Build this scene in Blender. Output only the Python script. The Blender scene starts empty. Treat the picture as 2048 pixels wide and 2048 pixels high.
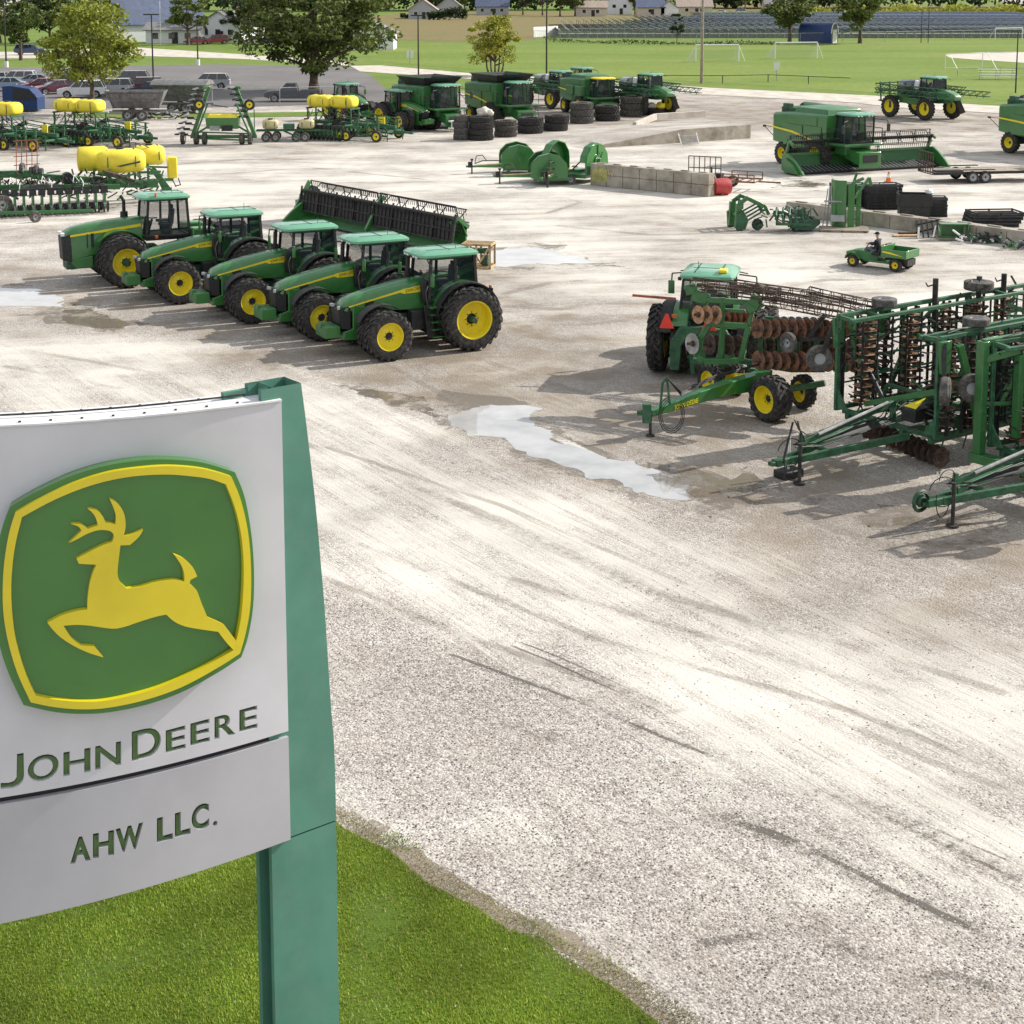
import bpy, bmesh, math, random
import numpy as np
from mathutils import Vector, Matrix, noise as mnoise
R=math.radians; PI=math.pi
random.seed(7); np.random.seed(7)
S=bpy.context.scene; COL=S.collection
# ---------------- camera ----------------
F=3250.0; HC=11.78; YP=430.0; PITCH=math.atan(470/F)
ct,st=math.cos(PITCH),math.sin(PITCH)
cd=bpy.data.cameras.new('camera'); cam=bpy.data.objects.new('camera',cd); COL.objects.link(cam)
cam.location=(0,0,HC); cam.rotation_euler=(PI/2-PITCH,0,0)
cd.sensor_width=36; cd.lens=36*F/2048; cd.shift_y=-(1024-YP)/2048; cd.clip_start=.5; cd.clip_end=9000
S.camera=cam
S.render.resolution_x=1024; S.render.resolution_y=1024
# ---------------- sky and sun ----------------
SUN_EL,SUN_AZ=R(33),R(24)      # azimuth counted from +X towards +Y
sd=Vector((math.cos(SUN_AZ)*math.cos(SUN_EL),math.sin(SUN_AZ)*math.cos(SUN_EL),math.sin(SUN_EL)))
w=bpy.data.worlds.new('World'); S.world=w; w.use_nodes=True
nt=w.node_tree; bg=nt.nodes['Background']
sky=nt.nodes.new('ShaderNodeTexSky'); sky.sky_type='NISHITA'; sky.sun_disc=False
sky.sun_elevation=SUN_EL; sky.sun_rotation=PI/2-SUN_AZ; sky.air_density=1.2; sky.dust_density=2.5; sky.ozone_density=1.0
tc=nt.nodes.new('ShaderNodeTexCoord'); mp=nt.nodes.new('ShaderNodeMapping'); mp.inputs['Scale'].default_value=(1.2,1.2,4.0)
cn=nt.nodes.new('ShaderNodeTexNoise'); cn.inputs['Scale'].default_value=2.2; cn.inputs['Detail'].default_value=7; cn.inputs['Roughness'].default_value=.58
cr=nt.nodes.new('ShaderNodeValToRGB'); cr.color_ramp.elements[0].position=.40; cr.color_ramp.elements[1].position=.58
mx=nt.nodes.new('ShaderNodeMix'); mx.data_type='RGBA'; mx.inputs['B'].default_value=(11,11.2,11.6,1)
nt.links.new(tc.outputs['Generated'],mp.inputs['Vector']); nt.links.new(mp.outputs[0],cn.inputs['Vector'])
nt.links.new(cn.outputs['Fac'],cr.inputs['Fac']); nt.links.new(cr.outputs['Color'],mx.inputs['Factor'])
nt.links.new(sky.outputs[0],mx.inputs['A']); nt.links.new(mx.outputs['Result'],bg.inputs['Color'])
bg.inputs['Strength'].default_value=.085
sl=bpy.data.lights.new('sun','SUN'); sl.energy=4.9; sl.angle=R(.55); sl.color=(1,.955,.88)
so=bpy.data.objects.new('sun',sl); COL.objects.link(so); so.rotation_euler=(-sd).to_track_quat('-Z','Y').to_euler()
vs=S.view_settings; vs.view_transform='Standard'; vs.look='None'; vs.gamma=1; vs.exposure=.30
S.render.engine='CYCLES'; S.cycles.max_bounces=6; S.cycles.transparent_max_bounces=12

# ---------------- pixel <-> place (2048 px photograph) ----------------
def ray(px,py):
    u,v=(px-1024)/F,(py-YP)/F
    return Vector((u,ct-v*st,-st-v*ct))
def G(px,py,h=0.0):
    r=ray(px,py); t=(h-HC)/r.z
    return Vector((r.x*t,r.y*t,h))
def atY(px,py,Y):
    r=ray(px,py); t=Y/r.y
    return Vector((r.x*t,Y,HC+r.z*t))
def g2(px,py):
    p=G(px,py); return (p.x,p.y)

# ---------------- materials ----------------
M={}
def N(nt,t,**k):
    n=nt.nodes.new('ShaderNode'+t)
    for a,b in k.items():
        if a[0]=='_': n.inputs[a[1:].replace('_',' ')].default_value=b
        else: setattr(n,a,b)
    return n
def mat(name,col,rough=.6,metal=0.0,var=.12,vs_=3.0,bump=0.0,bs=40.0,dust=0.0,coat=0.0,spec=.5,alpha=None,trans=0.0,col2=None,coords='Object'):
    m=bpy.data.materials.new(name); m.use_nodes=True; t=m.node_tree; b=t.nodes['Principled BSDF']
    b.inputs['Roughness'].default_value=rough; b.inputs['Metallic'].default_value=metal
    b.inputs['Coat Weight'].default_value=coat; b.inputs['Coat Roughness'].default_value=.12
    b.inputs['Specular IOR Level'].default_value=spec; b.inputs['Transmission Weight'].default_value=trans
    tc=N(t,'TexCoord'); n=N(t,'TexNoise',_Scale=vs_,_Detail=5.0,_Roughness=.62)
    t.links.new(tc.outputs[coords],n.inputs['Vector'])
    c2=col2 or tuple(max(0,c*(1-var*2.2)) for c in col)
    mx=N(t,'Mix',data_type='RGBA'); mx.inputs['A'].default_value=(*c2,1); mx.inputs['B'].default_value=(*[min(1,c*(1+var*.5)) for c in col],1)
    mr=N(t,'MapRange'); mr.inputs['From Min'].default_value=.32; mr.inputs['From Max'].default_value=.62
    t.links.new(n.outputs['Fac'],mr.inputs['Value']); t.links.new(mr.outputs[0],mx.inputs['Factor'])
    out=mx.outputs['Result']
    if dust>0:
        n2=N(t,'TexNoise',_Scale=vs_*2.3,_Detail=6.0,_Roughness=.7); t.links.new(tc.outputs[coords],n2.inputs['Vector'])
        m2=N(t,'MapRange'); m2.inputs['From Min'].default_value=.45; m2.inputs['From Max'].default_value=.75; m2.inputs['To Max'].default_value=dust
        t.links.new(n2.outputs['Fac'],m2.inputs['Value'])
        x2=N(t,'Mix',data_type='RGBA'); x2.inputs['B'].default_value=(.36,.31,.25,1)
        t.links.new(m2.outputs[0],x2.inputs['Factor']); t.links.new(out,x2.inputs['A']); out=x2.outputs['Result']
        r2=N(t,'MapRange'); r2.inputs['To Min'].default_value=rough; r2.inputs['To Max'].default_value=min(1,rough+.35)
        t.links.new(n2.outputs['Fac'],r2.inputs['Value']); t.links.new(r2.outputs[0],b.inputs['Roughness'])
    t.links.new(out,b.inputs['Base Color'])
    if bump>0:
        n3=N(t,'TexNoise',_Scale=bs,_Detail=4.0); t.links.new(tc.outputs[coords],n3.inputs['Vector'])
        bp=N(t,'Bump',_Strength=bump,_Distance=.02); t.links.new(n3.outputs['Fac'],bp.inputs['Height']); t.links.new(bp.outputs[0],b.inputs['Normal'])
    if alpha is not None: b.inputs['Alpha'].default_value=alpha
    M[name]=m; return m
mat('green',(.026,.150,.034),.34,var=.10,dust=.10,coat=.35)
mat('green_new',(.028,.165,.030),.26,var=.06,dust=.04,coat=.7)
mat('green_dark',(.010,.075,.035),.45,var=.2,dust=.25)
mat('green_dirty',(.020,.115,.048),.42,var=.22,dust=.22)
mat('roof_skylit_green',(.125,.37,.22),.30,var=.05,dust=.1,coat=.8)  # cab roofs: sky reflection is put into the colour, paler than the body green
mat('yellow',(.82,.66,.012),.38,var=.04,dust=.05,coat=.3)
mat('tank_yellow',(.86,.70,.05),.45,var=.08,vs_=1.5,dust=.08)
mat('tank_cream',(.62,.55,.28),.5,var=.12,vs_=2)
mat('black',(.012,.013,.015),.42,var=.25,dust=.10)
mat('black_gloss',(.008,.009,.011),.38,var=.1,coat=.0,spec=.35)
mat('rubber',(.022,.022,.023),.75,var=.3,vs_=4,dust=.30,bump=.4,bs=30)
mat('rubber_dusty',(.06,.056,.052),.85,var=.3,vs_=4,dust=.65,bump=.4,bs=30)
mat('rubber_grey',(.085,.082,.080),.85,var=.25,vs_=4,dust=.5,bump=.4,bs=30)
mat('steel',(.42,.42,.42),.35,metal=.8,var=.2,dust=.2)
mat('grey_metal',(.22,.22,.225),.5,metal=.3,var=.2,dust=.3)
mat('galv',(.40,.41,.42),.5,metal=.4,var=.15,dust=.1)
mat('dark_metal',(.035,.033,.032),.5,metal=.3,var=.3,dust=.25)
mat('rust',(.20,.085,.045),.8,var=.4,vs_=6,dust=.35)
mat('rust_orange',(.50,.27,.14),.8,var=.3,vs_=8,dust=.45)
mat('rust_red',(.36,.11,.065),.8,var=.3,vs_=8,dust=.3)
mat('rust_dark',(.085,.050,.038),.75,var=.35,vs_=6,dust=.35)
mat('orange',(.75,.16,.03),.4,var=.05)
mat('red',(.42,.02,.02),.4,var=.1,coat=.3,dust=.2)
mat('red_lamp',(.80,.05,.03),.35,var=.05)
mat('white',(.78,.78,.76),.5,var=.06)
mat('white_wall',(.72,.73,.75),.7,var=.05)
mat('cream_wall',(.56,.50,.42),.75,var=.06)
mat('grey_wall',(.40,.41,.43),.75,var=.06)
mat('blue_roof',(.075,.10,.165),.7,var=.12,vs_=1.0)
mat('grey_roof',(.22,.215,.215),.85,var=.15,vs_=1.5,bump=.3,bs=12)
mat('tan_roof',(.36,.29,.24),.85,var=.15,vs_=1.5)
mat('blue_tank',(.006,.035,.13),.65,var=.1)
mat('blue_shed',(.018,.045,.16),.5,var=.15)
mat('concrete',(.40,.36,.30),.9,var=.22,vs_=.9,dust=.4,bump=.3,bs=8,col2=(.20,.17,.13))
mat('concrete_pale',(.56,.51,.44),.9,var=.15,vs_=.6,dust=.2,bump=.2,bs=8)
mat('wood',(.52,.36,.19),.7,var=.2,vs_=5)
mat('wood_grey',(.34,.28,.22),.8,var=.2,vs_=5)
mat('bark',(.13,.095,.07),.9,var=.35,vs_=2.5,bump=.8,bs=9)
mat('skin',(.45,.27,.19),.5,var=.05)
mat('cloth_dark',(.012,.014,.022),.8,var=.1)
mat('cloth_grey',(.10,.11,.14),.85,var=.1)
mat('panel_blue',(.015,.035,.11),.15,var=.1,coat=.6)
mat('plastic_bag',(.62,.58,.50),.55,var=.12,vs_=3)
mat('chain',(.33,.34,.35),.6,metal=.3,var=.1)
mat('asphalt',(.155,.145,.142),.9,var=.12,vs_=.12,bump=.2,bs=6)
def glassmat(name,col,alpha,rough=.04):
    m=mat(name,col,rough,var=.02,spec=.9); b=m.node_tree.nodes['Principled BSDF']
    t=m.node_tree; fr=N(t,'Fresnel',_IOR=1.5); mr=N(t,'MapRange'); mr.inputs['To Min'].default_value=alpha; mr.inputs['To Max'].default_value=1
    t.links.new(fr.outputs[0],mr.inputs['Value']); t.links.new(mr.outputs[0],b.inputs['Alpha']); return m
glassmat('glass',(.02,.045,.04),.30); glassmat('glass_dark',(.012,.016,.018),.85)
glassmat('tank_white',(.55,.6,.7),.9,.3)

# ---------------- mesh builder ----------------
class MB:
    def __init__(s): s.v=[]; s.f=[]; s.m=[]; s.T=Matrix()
    def add(s,vs,fs,m=0):
        k=len(s.v); T=s.T
        s.v+= [tuple(T@Vector(v)) for v in vs]
        s.f+= [tuple(k+i for i in f) for f in fs]; s.m+= [m]*len(fs)
        return s
    def box(s,c,d,rz=0,ry=0,rx=0,m=0,top=(1,1)):
        x,y,z=[a/2 for a in d]; tx,ty=top
        p=[(-x,-y,-z),(x,-y,-z),(x,y,-z),(-x,y,-z),(-x*tx,-y*ty,z),(x*tx,-y*ty,z),(x*tx,y*ty,z),(-x*tx,y*ty,z)]
        Mx=Matrix.Translation(c)@Matrix.Rotation(rz,4,'Z')@Matrix.Rotation(ry,4,'Y')@Matrix.Rotation(rx,4,'X')
        return s.add([Mx@Vector(q) for q in p],[(0,3,2,1),(4,5,6,7),(0,1,5,4),(1,2,6,5),(2,3,7,6),(3,0,4,7)],m)
    def bar(s,p,q,w,h=None,m=0,up=(0,0,1)):
        h=h or w; p,q=Vector(p),Vector(q); d=(q-p)
        if d.length<1e-6: return s
        d.normalize(); u=Vector(up)
        if abs(d.dot(u))>.98: u=Vector((1,0,0))
        a=d.cross(u).normalized()*w/2; b=d.cross(a).normalized()*h/2
        vs=[e+i*a+j*b for e in (p,q) for i,j in ((-1,-1),(1,-1),(1,1),(-1,1))]
        return s.add(vs,[(0,1,2,3),(7,6,5,4),(0,4,5,1),(1,5,6,2),(2,6,7,3),(3,7,4,0)],m)
    def tube(s,p,q,r,n=8,r2=None,m=0,cap=True):
        r2=r if r2 is None else r2; p,q=Vector(p),Vector(q); d=(q-p)
        if d.length<1e-6: return s
        d.normalize(); u=Vector((0,0,1)) if abs(d.z)<.95 else Vector((1,0,0))
        a=d.cross(u).normalized(); b=d.cross(a)
        vs=[]; 
        for e,rr in ((p,r),(q,r2)):
            for i in range(n):
                t=2*PI*i/n; vs.append(e+a*math.cos(t)*rr+b*math.sin(t)*rr)
        fs=[(i,(i+1)%n,n+(i+1)%n,n+i) for i in range(n)]
        if cap: fs+=[tuple(range(n-1,-1,-1)),tuple(range(n,2*n))]
        return s.add(vs,fs,m)
    def path(s,pts,r,n=6,m=0):
        for a,b in zip(pts,pts[1:]): s.tube(a,b,r,n,m=m)
        return s
    def prism(s,poly,a,b,axis='y',m=0):
        n=len(poly)
        def P(u,v,t): return {'y':(u,t,v),'x':(t,u,v),'z':(u,v,t)}[axis]
        vs=[P(u,v,a) for u,v in poly]+[P(u,v,b) for u,v in poly]
        fs=[(i,(i+1)%n,n+(i+1)%n,n+i) for i in range(n)]+[tuple(range(n-1,-1,-1)),tuple(range(n,2*n))]
        return s.add(vs,fs,m)
    def loft(s,rings,m=0,cap=True,closed=True):
        n=len(rings[0]); vs=[p for r in rings for p in r]; fs=[]
        for k in range(len(rings)-1):
            for i in range(n if closed else n-1):
                j=(i+1)%n; fs.append((k*n+i,k*n+j,(k+1)*n+j,(k+1)*n+i))
        if cap: fs+=[tuple(range(n-1,-1,-1)),tuple((len(rings)-1)*n+i for i in range(n))]
        return s.add(vs,fs,m)
    def lathe(s,prof,n=24,c=(0,0,0),axis='y',m=0):
        # prof: list of (radius, along axis)
        k=len(prof); vs=[]
        for i in range(n):
            t=2*PI*i/n; cs,sn=math.cos(t),math.sin(t)
            for r,a in prof:
                vs.append({'y':(c[0]+r*cs,c[1]+a,c[2]+r*sn),'z':(c[0]+r*cs,c[1]+r*sn,c[2]+a),'x':(c[0]+a,c[1]+r*cs,c[2]+r*sn)}[axis])
        fs=[]
        for i in range(n):
            j=(i+1)%n
            for q in range(k-1): fs.append((i*k+q,i*k+q+1,j*k+q+1,j*k+q))
        return s.add(vs,fs,m)
    def mesh(s,name,mats,smooth=35):
        me=bpy.data.meshes.new(name); me.from_pydata([tuple(v) for v in s.v],[],s.f)
        for q in (mats if isinstance(mats,(list,tuple)) else [mats]): me.materials.append(M[q])
        if max(s.m,default=0)>0: me.polygons.foreach_set('material_index',s.m)
        bm=bmesh.new(); bm.from_mesh(me); bmesh.ops.recalc_face_normals(bm,faces=bm.faces); bm.to_mesh(me); bm.free()
        if smooth:
            me.shade_smooth(); me.set_sharp_from_angle(angle=R(smooth))
        me.update(); return me
    def build(s,name,mats,parent=None,smooth=35,bevel=0,loc=None,label=None):
        o=bpy.data.objects.new(name,s.mesh(name,mats,smooth)); COL.objects.link(o)
        if parent is not None: o.parent=parent
        if loc is not None: o.location=loc
        if bevel:
            b=o.modifiers.new('bevel','BEVEL'); b.width=bevel; b.segments=2; b.limit_method='ANGLE'; b.angle_limit=R(40)
        if label: o['label']=label
        return o
def tag(o,label=None,cat=None,group=None,kind=None):
    if label: o['label']=label
    if cat: o['category']=cat
    if group: o['group']=group
    if kind: o['kind']=kind
    return o
def thing(name,label,cat,loc=(0,0,0),rz=0,group=None):
    o=bpy.data.objects.new(name,None); COL.objects.link(o); o.location=loc; o.rotation_euler=(0,0,rz); o.empty_display_size=.2
    return tag(o,label,cat,group)
def copy_tree(o,parent=None):
    c=o.copy(); COL.objects.link(c); c.parent=parent
    for ch in CH(o): copy_tree(ch,c)
    return c
def CH(o): return [x for x in list(COL.objects) if x.parent is o]
def dup(o,loc,rz,label,group=None,scale=None):
    c=copy_tree(o); c.location=loc; c.rotation_euler=(0,0,rz); c['label']=label
    if group: c['group']=group
    if scale: c.scale=(scale,)*3
    return c
def struct(o): o['kind']='structure'; return o
# ---------------- wheels ----------------
WC={}
def wheel(parent,x,y,r,w,rim=.55,side=1,lug=20,tyre='rubber',rimc='yellow',dish=.3,name='wheel',z=None,rz=0,hub='yellow'):
    """tyre mesh with its rim as a child; outer face towards side*y"""
    key=(round(r,3),round(w,3),rim,lug,tyre,rimc,dish,hub)
    if key not in WC:
        b=MB(); h=w/2; rr=r*rim; n=32 if r>.5 else 18
        body=r*.925 if lug else r
        b.lathe([(rr,-h*.78),(rr+.02*r,-h*.92),(r*.80,-h),(body*.95,-h*.93),(body,-h*.72),(body*1.005,0),(body,h*.72),(body*.95,h*.93),(r*.80,h),(rr+.02*r,h*.92),(rr,h*.78)],n)
        if lug:
            for k in range(lug):
                for sgn in (-1,1):
                    t=2*PI*(k+(.5 if sgn>0 else 0))/lug; dt=1.7*PI/lug
                    pts=[]
                    for (a,yy,r0,r1) in ((t,-sgn*.04*w,body*.98,r),(t+dt,sgn*h*.80,body*.97,r*.985),(t+dt*1.15,sgn*h*1.0,r*.86,r*.90)):
                        tw=.36*PI/lug
                        for rr_ in (r0,r1):
                            for dt2 in (-tw,tw): pts.append((rr_*math.cos(a+dt2),yy,rr_*math.sin(a+dt2)))
                    b.add(pts,[(0,2,3,1),(0,1,5,4),(2,6,7,3),(0,4,6,2),(1,3,7,5),(4,5,9,8),(6,10,11,7),(4,8,10,6),(5,7,11,9),(8,9,11,10)])
        q=MB(); d=h*.78
        q.lathe([(rr,-d),(rr*1.0,d),(rr*1.03,d*1.08),(rr*.94,d*1.02),(rr*.90,d*.5),(rr*.86,d*(1-2*dish)),(rr*.45,d*(1-2*dish)+.01),(rr*.36,d*(1-1.6*dish)),(rr*.30,d*(1-1.5*dish)),(rr*.28,d*(1-1.9*dish))],n,m=0)
        q.lathe([(rr*.97,-d*.9),(0,-d*.9)],n,m=0)
        q.lathe([(rr*.28,d*(1-1.9*dish)),(rr*.14,d*(1-1.9*dish)),(rr*.12,d*(1-1.6*dish)),(0,d*(1-1.6*dish))],12,m=1)
        for k in range(8):
            t=2*PI*k/8; q.box((rr*.36*math.cos(t),d*(1-1.45*dish),rr*.36*math.sin(t)),(rr*.05,.03*r,rr*.05),m=1)
        WC[key]=(b.mesh('wheel',tyre),q.mesh('rim',[rimc,'dark_metal']))
    tm,rm=WC[key]
    o=bpy.data.objects.new(name,tm); COL.objects.link(o); o.parent=parent; o.location=(x,y,r if z is None else z)
    o.rotation_euler=(random.random()*.0,0,rz+(0 if side>0 else PI))
    c=bpy.data.objects.new('rim',rm); COL.objects.link(c); c.parent=o
    return o
# ================= ground =================
def poly_sheet(name,pts,z,m,sub=0,kind='structure',wob=0,coords=None):
    me=bpy.data.meshes.new(name); P=[]
    n=len(pts)
    for i in range(n):
        a,b=Vector(pts[i]),Vector(pts[(i+1)%n]); L=(b-a).length; k=max(1,int(L/sub)) if sub else 1
        for j in range(k):
            p=a+(b-a)*j/k
            if wob:
                p=p+Vector((mnoise.noise(Vector((p.x*.9,p.y*.9,3))),mnoise.noise(Vector((p.x*.9,p.y*.9,9)))))*wob+Vector((mnoise.noise(Vector((p.x*3.1,p.y*3.1,3))),mnoise.noise(Vector((p.x*3.1,p.y*3.1,9)))))*wob*.4
            P.append((p.x,p.y,z))
    from mathutils.geometry import tessellate_polygon
    tris=tessellate_polygon([[Vector(p) for p in P]])
    me.from_pydata(P,[],[tuple(t) for t in tris]); me.materials.append(M[m])
    bm=bmesh.new(); bm.from_mesh(me)
    for f in bm.faces:
        f.normal_update()
        if f.normal.z<0: f.normal_flip()
    bm.to_mesh(me); bm.free()
    o=bpy.data.objects.new(name,me); COL.objects.link(o); o['kind']=kind; return o

# colour of the lot: packed pale lanes, damp brown gravel, as world-space strokes (points from G)
def stroke(pts,w,v): return ([g2(*p) for p in pts],w,v)
PALE=[stroke([(2048,1560),(1500,1360),(1050,1130),(700,950)],2.6,1.0),
      stroke([(2300,1700),(2048,1600),(1650,1430)],1.6,.9),
      stroke([(2048,1380),(1500,1180),(1000,1000),(640,860)],1.6,.7),
      stroke([(2048,1300),(1700,1240),(1300,1110)],1.2,.45),
      stroke([(640,960),(300,830),(0,740),(-200,700)],4.5,.9),
      stroke([(640,780),(300,700),(0,660)],2.5,.45),
      stroke([(-100,345),(300,350),(620,400),(1000,440),(1400,470),(2100,440)],12,.75),
      stroke([(330,320),(700,320),(960,380),(1250,440),(1500,560)],11,.8),
      stroke([(1000,300),(1300,290),(1500,300),(1500,360),(1750,400),(2048,400)],13,.75),
      stroke([(1150,520),(1500,540),(1800,560),(2048,560)],5,.5),
      stroke([(600,420),(900,460),(1200,520),(1300,640),(1100,760)],4,.35),
      stroke([(1200,250),(1600,260),(2100,250)],14,.3),
      stroke([(900,690),(1250,860)],1.6,.5)]
DAMP=[stroke([(560,715),(900,760),(1250,880),(1500,990),(1900,1110),(2100,1150)],2.6,.9),
      stroke([(1000,560),(1150,640),(1250,740),(1400,900)],4.0,.55),
      stroke([(1000,700),(1300,840),(1800,1020),(2100,1060)],3.4,.55),
      stroke([(0,650),(200,640)],4,.5), stroke([(150,560),(560,650),(900,720)],3.5,.45),
      stroke([(1500,1190),(2048,1260)],1.5,.45),
      stroke([(760,1980),(1400,2060),(2048,2000)],1.5,.25),
      stroke([(-100,300),(500,300),(800,285)],9,.4), stroke([(1400,240),(1700,250),(2100,240)],14,.55),
      stroke([(1550,480),(1800,500),(2100,520)],6,.4), stroke([(1280,430),(1500,450)],5,.3),
      stroke([(1200,210),(1420,222)],16,.7)]
FINE=[stroke([(940,1322),(1180,1412),(1450,1522)],.055,.75),stroke([(1100,1322),(1350,1436)],.05,.6),stroke([(1120,1315),(1370,1428)],.04,.5),
      stroke([(1440,1636),(1620,1700),(1800,1790),(1960,1865)],.16,.9),stroke([(1610,1575),(1760,1630),(2048,1760)],.06,.8),
      stroke([(1640,1575),(1780,1620),(2048,1735)],.05,.5),
      stroke([(820,970),(1300,1180),(1560,1260)],.20,.45),stroke([(1000,1150),(1500,1300),(1800,1390)],.14,.35),
      stroke([(640,1150),(900,1260),(1300,1400)],.12,.3),stroke([(1670,1890),(1730,1915)],.14,.9),
      stroke([(700,1080),(1200,1280),(1700,1420),(2048,1560)],.10,.3),stroke([(980,1440),(1100,1480)],.12,.4),
      stroke([(1000,430),(1100,425),(1160,405)],.35,.4),stroke([(1040,610),(1250,600)],.5,.5),stroke([(1010,585),(1180,560)],.4,.4),
      stroke([(600,745),(800,835)],.16,-.8),stroke([(560,728),(760,800)],.12,-.8),stroke([(1100,870),(1380,1000)],.25,-.6),
      stroke([(1350,1895),(1600,1860),(1700,1850)],.20,.35)]
xs=np.concatenate([np.arange(-95,-16,1.6),np.arange(-16,22,.22),np.arange(22,130,1.5)])
ys=np.concatenate([np.arange(8,18,.5),np.arange(18,44,.15),np.arange(44,85,.45),np.arange(85,235,1.8)])
def field(strokes,soft=True):
    X,Y=np.meshgrid(xs,ys); out=np.zeros_like(X)
    wx=np.array([[0.0]])
    for pts,w_,v in strokes:
        best=np.full_like(X,1e9)
        for (ax,ay),(bx,by) in zip(pts,pts[1:]):
            dx,dy=bx-ax,by-ay; L=dx*dx+dy*dy
            t=np.clip(((X-ax)*dx+(Y-ay)*dy)/L,0,1)
            best=np.minimum(best,np.hypot(X-ax-t*dx,Y-ay-t*dy))
        out=np.clip(out+v*np.exp(-(best/w_)**2),-1,1)
    return out
pale,damp,fine=field(PALE),field(DAMP),field(FINE)
X,Y=np.meshgrid(xs,ys); nx,ny=len(xs),len(ys)
co=np.stack([X.ravel(),Y.ravel(),np.zeros(X.size)],1)
# far ring to the horizon
idx=np.arange(nx*ny).reshape(ny,nx)
fq=np.stack([idx[:-1,:-1].ravel(),idx[:-1,1:].ravel(),idx[1:,1:].ravel(),idx[1:,:-1].ravel()],1).tolist()
x0,x1,y0,y1=xs[0],xs[-1],ys[0],ys[-1]; B=6000
ring=[(-B,-B,0),(B,-B,0),(B,B,0),(-B,B,0)]
nb=len(co); co=np.vstack([co,np.array(ring)])
bot=[int(i) for i in idx[0,:]]; rgt=[int(i) for i in idx[:,-1]]; top=[int(i) for i in idx[-1,::-1]]; lft=[int(i) for i in idx[::-1,0]]
fq+= [[nb,nb+1]+bot[::-1],[nb+1,nb+2]+rgt[::-1],[nb+2,nb+3]+top[::-1],[nb+3,nb]+lft[::-1]]
me=bpy.data.meshes.new('ground'); me.from_pydata(co.tolist(),[],fq)
for nm,arr in (('pale',pale),('damp',damp),('fine',fine)):
    a=me.attributes.new(nm,'FLOAT','POINT'); a.data.foreach_set('value',np.concatenate([arr.ravel(),np.zeros(4)]).astype(np.float32))
gm=bpy.data.materials.new('gravel_lot'); gm.use_nodes=True; t=gm.node_tree; b=t.nodes['Principled BSDF']; M['gravel_lot']=gm
L=t.links.new
tc=N(t,'TexCoord')
def attr(n): a=N(t,'Attribute'); a.attribute_name=n; return a.outputs['Fac']
def noise(scale,det=6,rough=.6,vec=None,dist=0):
    n=N(t,'TexNoise',_Scale=scale,_Detail=det,_Roughness=rough,_Distortion=dist); L(vec or tc.outputs['Object'],n.inputs['Vector']); return n.outputs['Fac']
def mrange(v,a,b_,c=0,d=1):
    n=N(t,'MapRange'); L(v,n.inputs['Value'])
    for k,x in (('From Min',a),('From Max',b_),('To Min',c),('To Max',d)): n.inputs[k].default_value=x
    return n.outputs[0]
def math_(op,a,b_=None,clamp=False):
    n=N(t,'Math',operation=op); n.use_clamp=clamp
    for i,x in enumerate((a,b_)):
        if x is None: continue
        if isinstance(x,(int,float)): n.inputs[i].default_value=x
        else: L(x,n.inputs[i])
    return n.outputs[0]
def mixc(f,a,b_,mode='MIX'):
    n=N(t,'Mix',data_type='RGBA',blend_type=mode)
    for k,x in (('Factor',f),('A',a),('B',b_)):
        if isinstance(x,tuple): n.inputs[k].default_value=(*x,1)
        elif isinstance(x,(int,float)): n.inputs[k].default_value=x
        else: L(x,n.inputs[k])
    return n.outputs['Result']
mp=N(t,'Mapping'); mp.inputs['Rotation'].default_value=(0,0,R(-122)); L(tc.outputs['Object'],mp.inputs['Vector'])
mp2=N(t,'Mapping'); mp2.inputs['Scale'].default_value=(.10,1.1,1); L(mp.outputs[0],mp2.inputs['Vector'])
mp3=N(t,'Mapping'); mp3.inputs['Scale'].default_value=(.22,5.0,1); L(mp.outputs[0],mp3.inputs['Vector'])
streak=0; noise(1.0,6,.7,mp3.outputs[0],.8)
def dirmap(ang,sc):
    a=N(t,'Mapping'); a.inputs['Rotation'].default_value=(0,0,R(-ang)); L(tc.outputs['Object'],a.inputs['Vector']); b_=N(t,'Mapping'); b_.inputs['Scale'].default_value=sc; L(a.outputs[0],b_.inputs['Vector']); return b_.outputs[0]
sx=N(t,'SeparateXYZ'); L(tc.outputs['Object'],sx.inputs[0])
wn=noise(.05,2,.5); farm=mrange(math_('ADD',sx.outputs[1],math_('MULTIPLY',wn,24)),52,74)
def mixf(f,a,b_):
    n=N(t,'Mix',data_type='FLOAT'); L(f,n.inputs[0]); L(a,n.inputs[2]); L(b_,n.inputs[3]); return n.outputs[0]
streak=mixf(farm,noise(1.0,7,.62,dirmap(122,(.10,1.1,1)),.5),noise(1.0,7,.62,dirmap(8,(.09,.8,1)),.7))
streak2=mixf(farm,noise(1.0,6,.7,dirmap(122,(.22,5.0,1)),.8),noise(1.0,6,.7,dirmap(14,(.16,2.4,1)),1.2))
thin=mixf(farm,noise(1.0,5,.75,dirmap(124,(.16,13,1)),.6),noise(1.0,5,.75,dirmap(12,(.12,6,1)),1.0))

blot=noise(.22,6,.6); blot2=noise(1.6,5,.65); grain=noise(9,5,.75); gr2=noise(30,4,.8)
st_=math_('ADD',mrange(streak,.3,.7,-.5,.5),mrange(streak2,.3,.7,-.38,.38))
pv=math_('ADD',math_('MULTIPLY',attr('pale'),.78),math_('MULTIPLY',st_,1.15))
pv=math_('ADD',pv,mrange(blot,.3,.7,-.42,.50)); pv=math_('ADD',pv,mrange(blot2,.3,.7,-.24,.24))
pv=mrange(math_('SUBTRACT',pv,math_('MULTIPLY',attr('damp'),.55)),.05,1.0)
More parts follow.
